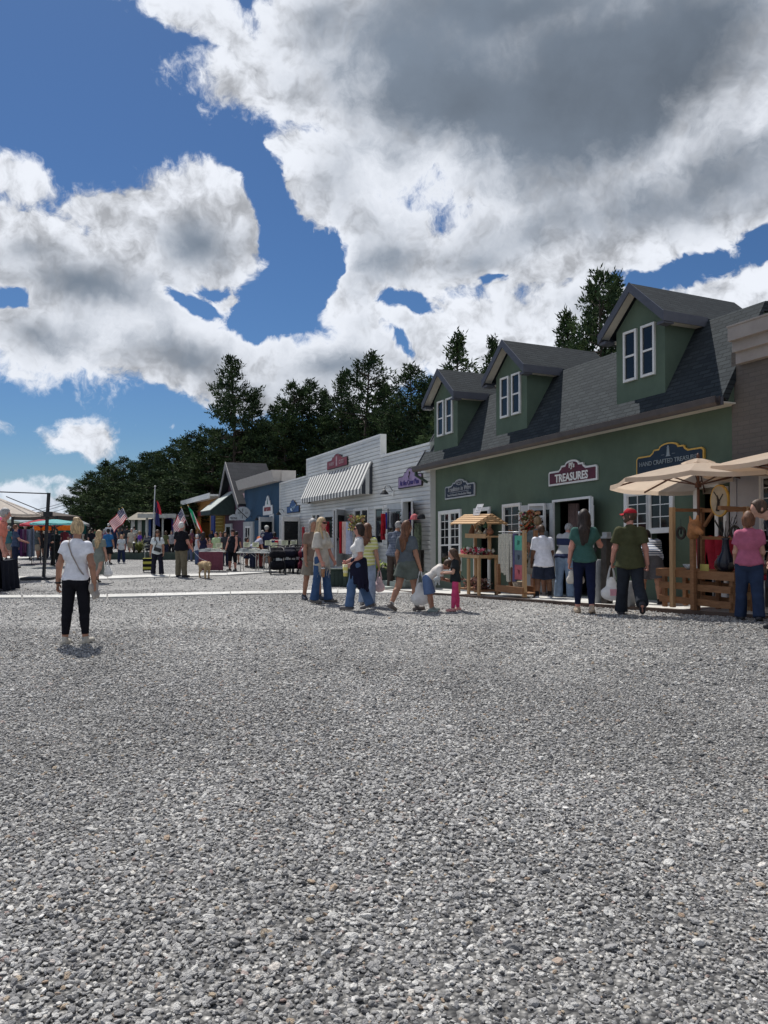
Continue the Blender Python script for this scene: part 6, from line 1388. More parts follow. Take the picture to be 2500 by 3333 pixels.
def cloth(name, label, loc, w, h, m_, seed, rz=RZ, t_=.03, amp=.02, cat='garment', group=None, sway=0, taper=0):
    t = thing(name, label, cat, loc, rz, group); q = MB(); rs = np.random.RandomState(seed); ph = rs.uniform(0, 6, 4)
    f = lambda u, v, o: ((u - .5) * w * (1 - taper * v) + sway * v * v, o + amp * math.sin(u * w * 70 + ph[0] + v * 2) + amp * .5 * math.sin(u * w * 31 + ph[1]), -h * v + .012 * math.sin(u * 9 + ph[2]) * v)
    n = max(6, int(w * 60)); q.sheet(lambda u, v: f(u, v, -t_ / 2), n, 8); q.sheet(lambda u, v: f(u, v, t_ / 2), n, 8); q.build('cloth', m_, t, fix=False)
    return t
M_wool = mat('cream_wool', (.56, .53, .44), .95, .2, 40, 1, 55)
for k in range(5): cloth('woollen_scarf', ('first', 'second', 'third', 'fourth', 'fifth')[k] + ' shaggy cream woollen scarf from the left on the rail cart', onG(a1 - .42 + k * .095, w1 + .1, 1.33), .09, (.72, .82, .86, 1.0, .70)[k], M_wool, k, amp=.012, group='cream scarves on the rail cart', t_=.05, cat='scarf')
cloth('shawl_cloth', 'long violet scarf hanging beside the cream scarves', onG(a1 + .06, w1 + .1, 1.33), .10, 1.0, fabric((.12, .11, .22)), 9, cat='scarf')
for k, (c, lb) in enumerate((((.12, .42, .30), 'mint green towel, uppermost of the three on the rail cart'), ((.14, .17, .20), 'slate grey towel between the green and the pink one'), ((.52, .14, .16), 'coral pink towel, lowest of the three on the rail cart'))):
    t = thing('towel', lb, 'towel', onG(a1 + .24, w1 + .12, 1.28 - k * .30 - .3), RZ); m = MB(); m.box(-.13, .13, -.012, .012, 0, .298); m.build('cloth', fabric(c), t); m = MB(); m.prism([(-.04 + .03 * k, .10), (.04, .12), (.05, .19), (-.03, .21)], -.016, -.0125); m.build('motif', fabric(tuple(x * .45 for x in c)), t)
t = thing('basket', 'printed paper basket of small goods low in the rail cart', 'basket', onG(a1 + .05, w1, .135), RZ); m = MB(); m.lathe([(.09, 0), (.12, .2), (.11, .2), (.085, .02)], n=14); m.build('basket_body', mat('basket_print', (.42, .34, .24), .8, .4, 30), t); 
# C: flowers hung on the folded door
flowers('flower_garland', 'tall garland of orange, red and cream silk flowers hung on the grey door', onG(G.av(1722, 1700, .25)[0], .25, 1.15), 190, (.52, .2, .72), [(.62, .16, .05), (.42, .03, .04), (.62, .52, .34), (.58, .30, .16), (.30, .02, .06)], 6, RZ)
flowers('flower_garland', 'lower bunch of cream and yellow silk flowers below the orange garland', onG(G.av(1700, 1800, .45)[0], .45, .5), 120, (.34, .2, .62), [(.55, .55, .45), (.50, .36, .10), (.42, .42, .30)], 7, RZ, leaf=(.08, .13, .04), leafn=1.4)
t = thing('lattice_panel', 'white diamond lattice panel with a small window frame on the grey door', 'lattice', onG(G.av(1748, 1680, .14)[0], .14, 1.1), RZ); m = MB()
for k in range(-5, 9):
    for s_ in (1, -1):
        pts_ = [(x, z) for x in np.linspace(-.27, .27, 12) for z in [s_ * x + k * .11 + .15] if 0 <= z <= .62]
        if len(pts_) > 1: m.bar((pts_[0][0], -.01 * s_, pts_[0][1]), (pts_[-1][0], -.01 * s_, pts_[-1][1]), .03, .008, up=(0, 1, 0))
m.box(-.29, -.25, -.03, .02, 0, .92); m.box(.25, .29, -.03, .02, 0, .92); m.box(-.25, .25, -.03, .02, .60, .65); m.box(-.25, .25, -.03, .02, .86, .92); m.build('lattice', M_white, t)
# paper notice in the doorway
t = thing('notice', 'hand-lettered paper notice hanging in the open double doorway', 'sign', onG(G.av(1903, 1650, .03)[0], .03, 1.36), RZ); m = MB(); m.box(-.19, .17, -.012, -.004, 0, .40); m.build('paper', MATS['paper'], t)
fn = lambda x, y, z: Vector((x, -y, z)); 
Mz = Matrix.Rotation(RZ, 4, 'Z'); Mz.translation = t.location
for k, (tx, zz) in enumerate((('PUTTING', .31), ('CLASSES', .20), ('SALE', .09))):
    text_mesh(tx, .085, MATS['ink'], lambda x, y, z: Mz @ Vector((x - .01, -y - .014, z)), None, 0, zz, 0, sx=.72, depth=.004, bold=.002) if False else None
def local_text(tx, size, m_, par, x, y, z, sx=1, bold=0, name='lettering', shear=0):
    c = bpy.data.curves.new('t', 'FONT'); c.body = tx; c.size = size; c.align_x = 'CENTER'; c.align_y = 'CENTER'; c.extrude = .001; c.offset = bold; c.shear = shear; c.resolution_u = 2
    o = bpy.data.objects.new('t', c); COL.objects.link(o); me_ = bpy.data.meshes.new_from_object(o.evaluated_get(bpy.context.evaluated_depsgraph_get())); bpy.data.objects.remove(o); bpy.data.curves.remove(c)
    q = MB(); q.raw([(x + p.co.x * sx, y - p.co.z, z + p.co.y) for p in me_.vertices], [tuple(f.vertices) for f in me_.polygons]); bpy.data.meshes.remove(me_); return q.build(name, m_, par, fix=False)
for tx, zz in (('PUTTING', .32), ('CLASSES', .20), ('SALE', .09)): local_text(tx, .10, MATS['ink'], t, -.01, -.015, zz, .68, .002)
cloth('curtain', 'pinkish curtain inside the left of the open double doorway', onG(5.62, -.35, 1.98), .34, 1.8, fabric((.20, .14, .13)), 31, amp=.03, cat='curtain')
rs = random.Random(8)
for k in range(7): cloth('hanging_garment', ('first', 'second', 'third', 'fourth', 'fifth', 'sixth', 'seventh')[k] + ' dark garment from the left inside the open double doorway', onG(5.75 + k * .12, -.9 - .15 * (k % 3), 1.75), .2, rs.uniform(.5, .9), fabric(rs.choice([(.05, .12, .16), (.16, .05, .07), (.12, .12, .14), (.03, .05, .10), (.10, .14, .10)])), k + 40, group='garments inside the doorway')
# D: driftwood posts by the doorway
M_grey = mat('weathered_wood', (.24, .25, .26), .9, .25, 3, .8, 12); M_dkw = mat('dark_wood', (.045, .038, .032), .9, .3, 6, .8, 14)
t = gthing('log_post', 'grey weathered log post standing on the pavement, right of the doorway', 'post', *gpos(1945, 1962)); m = MB(); m.tube([(0, 0, 0), (.01, .0, .4), (.0, 0, .78)], [.085, .08, .085], 10); m.build('log', M_grey, t)
t = gthing('log_post', 'tall dark square post with a wire-wrapped top beside the grey log', 'post', *gpos(1976, 1964)); m = MB(); m.box(-.07, .07, -.07, .07, 0, 1.15); m.build('log', M_dkw, t); m = MB(); m.box(-.10, .10, -.10, .10, 1.15, 1.18); m.box(-.06, .06, -.05, .05, 1.18, 1.26); m.build('top', M_grey, t)
t = gthing('wire_frame', 'tangled wire and driftwood frame between the two posts', 'ornament', *gpos(1960, 1958)); m = MB(); rs = random.Random(2)
for k in range(16): m.tube([(rs.uniform(-.18, .2), rs.uniform(-.08, .08), rs.uniform(.05, .8)) for _ in range(3)], .006, 4)
m.build('wire', M_dkw, t)
t = gthing('log_post', 'short pale log end on the pavement behind the man in the red cap', 'post', *gpos(2050, 1974)); m = MB(); m.tube([(0, 0, 0), (0, 0, .42)], [.09, .085], 10); m.build('log', M_grey, t)

# E: pallet-wood stand at the right
aE, wE = G.solve(2290, 1995, v=0.0); print('standE', aE, wE); aE, wE = 10.52, 1.18
p = G(aE, wE, 0); E = thing('display_stand', 'large rough timber stand of pallet boards with tall posts, under the beige umbrella', 'display stand', (p.x, p.y, G.P.z + G.s * aE + .06), RZ); E.scale = (.80, .9, .84)
def oE(x, y, z): return Vector(E.location) + Matrix.Rotation(RZ, 3, 'Z') @ Vector((x * .8, y * .9, z * .84))
xl, xr = -.88, .80
m = MB()
for k in range(5): m.box(xl - .08, xr + .08, -.28 + k * .125, -.18 + k * .125, .66, .70)
m.box(xl - .08, xr + .08, -.315, -.285, .56, .70); m.build('table_top', M_wood2, E)
for z0 in (.08, .34):
    for sd_ in (-.315, .30): m = MB(); m.box(xl, xr, sd_, sd_ + .03, z0, z0 + .12); m.build('board', M_wood2, E)
for x in (xl + .02, -.06, xr - .08):
    for y in (-.26, .24): m = MB(); m.box(x, x + .08, y, y + .06, -.02, .66); m.build('leg', M_wood2, E)
for x, y, z1, mt in ((-.55, -.37, 1.85, M_wood), (-.02, -.40, 1.35, M_wood2), (.52, .30, 1.85, M_wood), (-.55, .34, 1.85, M_wood2)): m = MB(); m.box(x, x + .085, y, y + .07, 0, z1); m.build('post', mt, E)
m = MB(); m.box(-.6, .7, .34, .38, 1.76, 1.83); m.box(-.6, .7, .34, .38, 1.25, 1.31); m.bar((-.42, .36, 1.5), (-.2, .36, 1.77), .05); m.bar((-.5, -.33, 1.80), (-.5, .36, 1.80), .06); m.bar((.56, -.30, 1.82), (.56, .36, 1.80), .07); m.build('rail', M_wood2, E)
# goods on the stand
def vase(name, label, x, y, z, prof, mt, cat='vase', n=16):
    t = thing(name, label, cat, oE(x, y, z)); m = MB(); m.lathe(prof, n=n); m.build(name + '_body', mt, t); return t
t = vase('tall_vase', 'tall black vase at the right of the timber stand', .46, -.05, .70, [(.09, 0), (.13, .08), (.12, .18), (.06, .30), (.045, .46), (.06, .50), (.045, .5)], mat('black_glaze', (.010, .012, .022), .25, .2, 8))
m = MB(); rs = random.Random(11)
for k in range(9): a = rs.uniform(0, 6.28); m.tube([(0, 0, .45), (math.cos(a) * .08, math.sin(a) * .08, .62), (math.cos(a) * .16, math.sin(a) * .14, rs.uniform(.65, .85))], .006, 4)
m.build('twigs', M_dkw, t)
t = thing('roundel', 'round wooden plaque with a white painted tree and gold rim on the stand', 'plaque', oE(-.02, .33, 1.66), RZ); m = MB(); m.prism([(.17 * math.cos(k * .2618), .26 + .25 * math.sin(k * .2618)) for k in range(24)], -.02, .02); m.build('rim', M_gold, t); m = MB(); m.prism([(.15 * math.cos(k * .2618), .26 + .225 * math.sin(k * .2618)) for k in range(24)], -.026, .0); m.build('face', mat('plaque_cream', (.42, .36, .27), .7), t)
m = MB(); m.tube([(-.02, -.03, .10), (.0, -.03, .24), (-.03, -.03, .34)], [.03, .022, .01], 6); m.tube([(0, -.03, .24), (.08, -.03, .36)], .008, 5); m.tube([(0, -.03, .28), (-.09, -.03, .40)], .008, 5); m.build('painting', M_dkw, t)
for k, (x, z, y) in enumerate(((-.3, 1.50, -.33), (.34, 1.52, .30))):
    t = thing('wind_chime', ('round rusty wind chime hanging at the left of the stand', 'round dark wind chime hanging at the right of the stand')[k], 'wind chime', oE(x, y, z - .22), RZ); m = MB(); m.tube([(.075 * math.cos(a * .45), 0, .08 + .085 * math.sin(a * .45)) for a in range(15)], .022, 6); m.build('ring', M_dkw, t); m = MB(); m.tube([(0, 0, .16), (0, 0, .30)], .004, 4); m.tube([(0, 0, .14), (0, 0, .06)], .014, 6); m.build('cord', M_black, t)
for k, x in enumerate((-.78, -.32, .28)):
    t = thing('backrest_chair', ('red padded chair behind the stand, left of the front post', 'red padded chair behind the stand, right of the front post', 'red padded chair behind the tall vase')[k], 'chair', oE(x, .75, 0), RZ, 'red chairs behind the stand')
    S = SDF((-.3, -.12, .35), (.3, .45, 1.3), .018); S.cap((-.12, .04, .62), (-.10, .0, 1.02), .09, k=.05, e=(0, 1, 0), es=.4); S.cap((.12, .04, .62), (.10, .0, 1.02), .09, k=.08, e=(0, 1, 0), es=.4); S.build('backrest', M_red, t)
    m = MB(); m.box(-.22, .22, .02, .42, .44, .50); m.build('seat', M_red, t)
    for q in (-.2, .2):
        for y in (.04, .40): m = MB(); m.tube([(q, y, 0), (q, y, .46)], .014); m.build('leg', MATS['galvanised'], t)
t = thing('wood_carving', 'orange-brown carved wooden animal head on the middle post', 'carving', oE(.02, -.36, 1.36), RZ); S = SDF((-.25, -.25, -.15), (.3, .25, .35), .014); S.cap((0, 0, .0), (.04, 0, .12), .09, .10, k=.04); S.cap((.04, -.02, .10), (.20, -.06, .02), .07, .04, k=.04); S.cap((-.03, 0, .18), (-.06, 0, .27), .03, .015, k=.02); S.cap((.08, 0, .18), (.09, 0, .27), .03, .015, k=.02); S.wrinkle(.004, 60); S.build('carving_body', mat('carved_orange', (.33, .14, .05), .7, .35, 10), t)
t = thing('driftwood', 'twisted driftwood piece lying at the right end of the stand', 'driftwood', oE(.62, -.1, .70), RZ); m = MB(); m.tube([(-.12, 0, .02), (0, .02, .10), (.16, -.02, .14), (.30, 0, .10)], [.03, .05, .04, .05], 7); m.build('wood', M_dkw, t)
for k, (x, lb) in enumerate(((-.34, 'clear cut glass bowl on the stand behind the front post'), (.12, 'yellow price card on the stand beside the glass bowl'))):
    if k == 0: vase('glass_bowl', lb, x, -.1, .70, [(.03, 0), (.07, .03), (.10, .08), (.095, .08), (.06, .035)], mat('cut_glass', (.5, .55, .58), .1, .3, 30), 'bowl')
    else: t = thing('price_card', lb, 'card', oE(x, -.2, .70), RZ); m = MB(); m.prism([(-.08, 0), (.08, 0), (.08, .10), (-.08, .10)], -.004, .004); m.build('card', mat('yellow_card', (.52, .45, .12)), t)
vase('jug', 'low brown glazed jug on the stand left of the tall vase', .26, .05, .70, [(.06, 0), (.10, .06), (.09, .14), (.05, .2), (.055, .23), (.04, .23)], mat('brown_glaze', (.10, .05, .03), .3), 'jug')

# umbrellas
M_umb = mat('beige_canvas', (.70, .57, .45), .85, .05, 4, .2, 60, thin=.5); M_rib = mat('rib_wood', (.10, .045, .03), .6, .2, 9)
def umbrella(label, c, zr, zt, Rr, n=8, pole=True, rib=M_rib, can=M_umb, base=0, group=None, vent=True, polem=None, rot0=.2, name='parasol', pr=.022, tilt=0):
    t = thing(name, label, 'umbrella', (c[0], c[1], base), 0, group); zr -= base; zt -= base
    m = MB(); top = (0, 0, zt - .10)
    pts_ = [(Rr * math.cos(rot0 + 2 * math.pi * k / n), Rr * math.sin(rot0 + 2 * math.pi * k / n)) for k in range(n)]
    K = 7; J_ = 5
    tt = math.tan(R(tilt))
    def sag(u, r): return .012 * math.sin(math.pi * r) - .035 * math.sin(math.pi * u) * r
    for k in range(n):
        x0, y0 = pts_[k]; x1, y1 = pts_[(k + 1) % n]
        m.sheet(lambda u, r: ((x0 + (x1 - x0) * u) * (.10 + .90 * r), (y0 + (y1 - y0) * u) * (.10 + .90 * r), -tt * (y0 + (y1 - y0) * u) * r + (zt - .04) + (zr - zt + .04) * (.10 + .90 * r) + sag(u, r) * .8), J_, K)
        m.sheet(lambda u, r: ((x0 + (x1 - x0) * u) * (1 + .004 * r), (y0 + (y1 - y0) * u) * (1 + .004 * r), zr + sag(u, 1) * .8 - .07 * r - tt * (y0 + (y1 - y0) * u)), J_, 1)
    m.build('canopy', can, t, fix=False)
    if vent:
        m = MB()
        for k in range(n):
            x0, y0 = pts_[k]; x1, y1 = pts_[(k + 1) % n]; m.sheet(lambda u, r: ((x0 + (x1 - x0) * u) * .19 * r, (y0 + (y1 - y0) * u) * .19 * r, zt + .0 - (.075 + .0 * u) * r ** 1.5 - .02 * math.sin(math.pi * u) * r), 3, 3)
        m.build('vent', can, t, fix=False)
    for k in range(n):
        x0, y0 = pts_[k]; m = MB(); m.bar((x0 * .03, y0 * .03, zt - .10), (x0 * .985, y0 * .985, zr - .035 - tt * y0), .018, .026); m.bar((x0 * .03, y0 * .03, zt - .42), (x0 * .48, y0 * .48, zt - .05 + (zr - zt) * .48 - .055 - tt * y0 * .48), .014, .02); m.build('rib', rib, t)
    if pole:
        m = MB(); m.tube([(0, 0, 0), (0, 0, zt - .02)], pr, 12); m.build('pole', polem or rib, t); m = MB(); m.lathe([(.05, -.05), (.055, 0), (.03, .05)], (0, 0, zt - .42), 12); m.lathe([(.025, 0), (.022, .05), (.006, .08)], (0, 0, zt + .0), 10); m.build('hub', rib, t)
    return t
c1 = at(2272, 1491, 12.2); U1 = umbrella('beige market umbrella with a brown pole over the rough timber stand', (c1.x, c1.y), at(2272, 1566, 12.2).z, c1.z, 1.36, base=gz(c1.x, c1.y), rot0=.32, tilt=4)
c2 = at(2585, 1445, 11.4); U2 = umbrella('second beige market umbrella, cut off by the right edge', (c2.x, c2.y), at(2585, 1520, 11.4).z, c2.z, 1.30, base=gz(c2.x, c2.y), rot0=.1, tilt=3)


# ------------------------------------------------------------------ in front of the white shop
RW = math.atan2(Wf.d[1], Wf.d[0])
def ground_thing(name, label, cat, px, py, rz=0, group=None): p = gnd(px, py); return thing(name, label, cat, (p.x, p.y, p.z), rz, group), p
M_dg = mat('dark_green_planter', (.035, .055, .045), .8, .2, 4); M_gp = mat('slate_planter', (.15, .16, .20), .7, .15, 4)
def leaves_plant(name, label, loc, n, L_, wd, col, seed, arch=.5, rz=0, group=None, cat='plant', stems=False, hgt=0):
    rs = np.random.RandomState(seed); t = thing(name, label, cat, loc, rz, group); m = MB()
    for k in range(n):
        a = rs.uniform(0, 6.283); b = rs.uniform(.25, 1.1); l = L_ * rs.uniform(.6, 1.1); z0 = rs.uniform(0, hgt) if hgt else 0; r0 = rs.uniform(0, .05)
        d = Vector((math.cos(a), math.sin(a), 0)); s_ = Vector((-d.y, d.x, 0)); P_ = []
        for i in range(5):
            u = i / 4; p = d * (r0 + l * u * math.sin(b) * (1 + .2 * u)) + Vector((0, 0, z0 + l * (u * math.cos(b) - arch * u * u * math.sin(b) * .8))); w = wd * math.sin(math.pi * min(.97, .08 + u * .92)) ; P_ += [p + s_ * w, p - s_ * w]
        m.raw(P_, [(2 * i, 2 * i + 2, 2 * i + 3, 2 * i + 1) for i in range(4)])
    m.build('leaves', mat('leafy_%02x%02x%02x' % tuple(int(v * 255) for v in col), col, .55, .3, 9, thin=.3), t, fix=False); m = MB(); m.tube([(0, 0, 0), (0, 0, max(.05, hgt))], .012); m.build('stem', MATS['leafy_%02x%02x%02x' % tuple(int(v * 255) for v in col)], t)
    return t
for k, (px, py, w_, h_, mt, lb) in enumerate(((1220, 1913, .78, .50, M_dg, 'dark green planter box, longest of the three by the white shop'), (1262, 1912, .50, .52, M_gp, 'slate grey boarded planter right of the long green one'), (1096, 1909, .60, .48, M_dg, 'dark planter box between the blonde woman and the woman in sunglasses'), (1150, 1911, .62, .50, M_dg, 'dark planter box hidden behind the woman in sunglasses'), (1300, 1914, .5, .5, M_dg, 'dark green planter behind the woman in green shorts'))):
    t, p = ground_thing('planter_box', lb, 'planter', px, py, 0, 'planter boxes by the white shop'); m = MB(); m.box(-w_ / 2, w_ / 2, 0, .42, 0, h_)
    for i in range(5): x = -w_ / 2 + (i + .5) * w_ / 5; m.box(x - w_ * .085, x + w_ * .085, -.02, -.001, .02, h_ - .04)
    m.build('box', mt, t); m = MB(); m.box(-w_ / 2 - .03, w_ / 2 + .03, -.04, .45, h_, h_ + .035); m.build('rim', mt, t)
p = gnd(1222, 1913); leaves_plant('hosta', 'bright yellow-green hosta in the long dark planter', (p.x + .02, p.y + .2, p.z + .52), 46, .38, .045, (.34, .42, .05), 5)
leaves_plant('leafy_plant', 'dark leafy plant at the left end of the long dark planter', (p.x - .25, p.y + .2, p.z + .52), 60, .24, .03, (.05, .10, .03), 6)
p = gnd(1264, 1912); leaves_plant('hosta', 'smaller yellow-green hosta in the slate grey planter', (p.x, p.y + .2, p.z + .54), 34, .28, .035, (.26, .34, .06), 7)
flowers('white_flowers', 'small white flowers at the front of the slate grey planter', (p.x, p.y + .1, p.z + .54), 40, (.4, .25, .08), [(.6, .6, .56), (.5, .45, .4)], 12)
p = gnd(1200, 1890); leaves_plant('climbing_plant', 'tall thin climbing plant beside the woman in yellow stripes', (p.x, p.y, p.z), 90, .20, .03, (.12, .17, .06), 8, hgt=1.75)
# leaning lettered boards, hats and garments by the right doorway
for k, (px, lb, txt) in enumerate(((1236, 'black lettered sign board leaning under the last window', 'FARMHOUSE'), (1216, 'narrow dark sign board leaning beside the lettered one', 'HOME'))):
    a = Wf.av(px, 1800)[0]; q0 = Wf(a, .5, 0); t = thing('sign_board', lb, 'sign', (q0.x, q0.y, q0.z + .56), RW)
    f = Matrix.Rotation(R(-16), 3, 'X'); m = MB(); m.box(-.12, .12, 0, .03, 0, 1.0, f.to_4x4()); m.build('board', M_black, t)
    Mt = Matrix.Rotation(R(90), 3, 'Y')
    c = bpy.data.curves.new('t', 'FONT'); c.body = txt; c.size = .15; c.align_x = 'CENTER'; c.align_y = 'CENTER'; c.extrude = .001; o = bpy.data.objects.new('t', c); COL.objects.link(o); me_ = bpy.data.meshes.new_from_object(o.evaluated_get(bpy.context.evaluated_depsgraph_get())); bpy.data.objects.remove(o); bpy.data.curves.remove(c)
    q = MB(); q.raw([tuple(f @ Vector((-v.co.y, -.004 - v.co.z, .5 + v.co.x))) for v in me_.vertices], [tuple(x.vertices) for x in me_.polygons]); q.build('lettering', MATS['paper'], t, fix=False)
m = MB(Wf); a = Wf.av(1230, 1860)[0]; 
t = thing('plank_shelf', 'grey plank shelf along the white shop carrying the sign boards', 'shelf', Wf(a, .4, 0), RW); m = MB(); m.box(-.9, .9, -.25, .25, .50, .55); 
m.build('plank', M_grey, t)
for x in (-.8, .8): m = MB(); m.box(x - .04, x + .04, -.2, .2, -.3, .5); m.build('leg', M_grey, t)
def Wp(px, py, w=.35): a, v = Wf.av(px, py, w); return Wf(a, w, v)
for k, (px, py, wd, hh_, c, lb) in enumerate(((1247, 1672, .16, .62, (.40, .02, .03), 'red garment with stars on the display pole left of the doorway'), (1262, 1668, .14, .5, (.03, .04, .22), 'blue garment next to the red one by the doorway'), (1275, 1666, .14, .48, (.35, .36, .38), 'pale grey garment on the display pole'), (1286, 1670, .14, .55, (.03, .03, .035), 'black garment at the right of the display pole'), (1248, 1712, .12, .42, (.28, .02, .03), 'lower red pennant on the display pole'),
    (1358, 1702, .26, .85, (.055, .075, .05), 'camouflage jacket hanging on the open door'), (1340, 1665, .14, .45, (.06, .03, .10), 'purple scarf left of the pink cap'), (1372, 1790, .2, .6, (.05, .045, .04), 'dark bag and scarf low on the open door'))):
    cloth('hanging_garment', lb, Wp(px, py), wd, hh_, fabric(c) if k != 5 else mat('camouflage', (.08, .10, .065), .9, .6, 16), 60 + k, rz=RW, amp=.03, t_=.07)
t, p = ground_thing('display_pole', 'black display pole carrying the garments left of the right doorway', 'rack', 1263, 1905); 
m = MB(); m.tube([(0, 0, 0), (0, 0, 2.3)], .02); m.build('pole', M_black, t); m = MB(); m.bar((-.35, 0, 2.25), (.4, -.3, 2.25), .02); m.build('arm', M_black, t)
for k, (px, py, c, lb) in enumerate(((1349, 1682, (.55, .16, .17), 'pink cap displayed high on the open door'), (1371, 1680, (.03, .03, .035), 'black cap displayed right of the pink one'))):
    q0 = Wp(px, py, .45); t = thing('sun_hat', lb, 'cap', (q0.x, q0.y, q0.z - .08), RW); m = MB(); m.lathe([(.115, 0), (.115, .05), (.09, .12), (.03, .16), (0.002, .165)], n=16); m.build('crown', fabric(c), t); m = MB(); m.prism([(.10 * math.cos(a * .3), -.09 - .09 * math.sin(a * .3)) for a in range(11)], .0, .012, axis='z'); m.build('brim', fabric(c), t)
# hanging clothes at the middle doorway of the white shop
for k, (px, c, lb) in enumerate(((1126, (.62, .45, .40), 'pale pink garment hanging at the middle doorway'), (1112, (.42, .02, .03), 'red garment hanging in the middle doorway'), (1138, (.45, .48, .6), 'pale blue garment right of the middle doorway'), (1064, (.42, .03, .05), 'red flag-like cloth left of the middle doorway'))):
    cloth('hanging_garment', lb, Wp(px, 1698, .5), .32 if k != 1 else .2, 1.1, fabric(c), 80 + k, rz=RW, amp=.04, t_=.06)
cloth('wall_banner', 'red cloth hanging by the left door of the white shop', Wp(988, 1715, .2), .2, .9, fabric((.42, .05, .06)), 88, rz=RW, cat='banner')
flowers('hanging_flowers', 'yellow and pink flower ball behind the woman in sunglasses', Wp(1160, 1725, .9), 110, (.5, .4, .45), [(.50, .42, .10), (.35, .10, .12), (.45, .35, .2)], 19, leaf=(.10, .14, .03), leafn=2)

# ------------------------------------------------------------------ folding tables, cards and carts
M_leg = mat('table_leg_steel', (.42, .42, .40), .4, metal=.3)
def table(px0, px1, py, label, Yd, cloth_c=None, goods=0, seed=0):
    p0, p1 = at(px0, py, Yd), at(px1, py, Yd); cx = (p0.x + p1.x) / 2; hw = (p1.x - p0.x) / 2; zb = gz(cx, Yd); H_ = .76
    t = thing('folding_table', label, 'table', (cx, Yd, zb), 0, 'folding sales tables'); m = MB(); m.box(-hw, hw, -.38, .38, H_ - .035, H_); m.build('tabletop', mat('table_white', (.60, .60, .57), .6), t)
    for x in (-hw + .15, hw - .15):
        for y in (-.3, .3): m = MB(); m.tube([(x, y, 0), (x, y, H_ - .04)], .014); m.tube([(x, y, .55), (x + (.2 if x < 0 else -.2), y, H_ - .05)], .008); m.build('leg', M_leg, t)
    if cloth_c:
        c = thing('tablecloth', label.split(' folding')[0] + ' table skirt hanging to the ground', 'tablecloth', (cx, Yd - .40, zb), 0); q = MB(); q.sheet(lambda u, v: ((u - .5) * 2 * hw, .03 * math.sin(u * hw * 30) * v, H_ - v * (H_ - .05)), 60, 6); q.build('cloth', fabric(cloth_c), c, fix=False)
    rs = random.Random(seed)
    for k in range(goods):
        x = -hw + .15 + (2 * hw - .3) * k / max(1, goods - 1); g_ = thing('sale_goods', ('first', 'second', 'third', 'fourth', 'fifth', 'sixth', 'seventh', 'eighth')[k] + ' of the ' + ('pale folded goods on the pink skirted table', 'pale folded goods on the middle table', 'pale folded goods before the man in navy', 'pale folded goods behind the pushchairs')[seed - 1], 'goods', (cx + x, Yd + rs.uniform(-.2, .2), zb + H_), rs.uniform(0, 3), ('goods on the pink table', 'goods on the second table', 'goods on the third table', 'goods on the last table')[seed - 1])
        m = MB(); w_, d_, h_ = rs.uniform(.12, .2), rs.uniform(.1, .15), rs.uniform(.03, .09); m.box(-w_, w_, -d_, d_, 0, h_); m.box(-w_ * .8, w_ * .7, -d_ * .8, d_ * .9, h_, h_ * 1.5); m.build('stack', fabric(rs.choice([(.62, .62, .58), (.55, .56, .50), (.66, .64, .60), (.40, .42, .42), (.08, .08, .10)])), g_)
    return t, zb
Yt = 29.6
table(655, 733, 1800, 'pink skirted folding table left of the woman in the black tank top', 29.8, (.15, .05, .07), 5, 1)
table(775, 850, 1800, 'folding table of pale goods right of the woman in the black tank top', Yt, None, 8, 2)
table(850, 928, 1800, 'folding table of pale goods in front of the man in navy', Yt - .2, None, 8, 3)
table(930, 985, 1800, 'folding table partly hidden by the black pushchairs', Yt - .2, None, 5, 4)
for k, (px, py, Yd) in enumerate(((713, 1775, 29.7), (803, 1773, 29.5), (832, 1773, 29.7), (873, 1767, 29.3), (893, 1774, 29.6), (927, 1767, 29.4), (956, 1768, 29.5))):
    q0 = at(px, py, Yd); zb = gz(q0.x, Yd); t = thing('price_card', ('cream price card over the pink skirted table', 'cream price card, second from the left', 'cream price card below the orange shirt', 'cream price card before the man in navy', 'small cream card right of the man in navy', 'cream card on the clothes rail, nearer the man in navy', 'cream card on the clothes rail, nearer the blonde woman')[k], 'card', (q0.x, Yd, zb + .76), 0, 'cream price cards')
    hz = q0.z - zb - .76; m = MB(); m.box(-.125, .125, -.008, .008, hz - .09, hz + .09); m.build('card', mat('cream_card', (.58, .60, .42), .8), t); m = MB(); m.tube([(0, .012, 0), (0, .012, hz)], .008, 5); m.build('stick', M_leg, t)
    m = MB()
    for i in range(3): m.box(-.09, .09 - .03 * i, -.0095, -.0085, hz + .04 - i * .045, hz + .055 - i * .045)
    m.build('writing', MATS['ink'], t)
q0 = at(925, 1758, 30.4); zb = gz(q0.x, 30.4); t = thing('clothes_rail', 'low metal clothes rail behind the tables', 'clothes rail', (q0.x, 30.4, zb)); hz = q0.z - zb; m = MB(); m.tube([(-.55, 0, 0), (-.55, 0, hz), (.5, 0, hz), (.5, 0, 0)], .014); m.build('frame', M_leg, t)
for k, (x, c, lb) in enumerate(((-.30, (.45, .03, .05), 'red striped cloth on the low rail'), (-.15, (.66, .64, .62), 'white cloth on the low rail'), (.35, (.6, .6, .6), 'second white cloth on the low rail, nearer the blonde woman'), (-.42, (.03, .04, .12), 'navy cloth at the left of the low rail'))): cloth('hanging_garment', lb, (q0.x + x, 30.34, q0.z), .14, .45, fabric(c), 95 + k, rz=0)

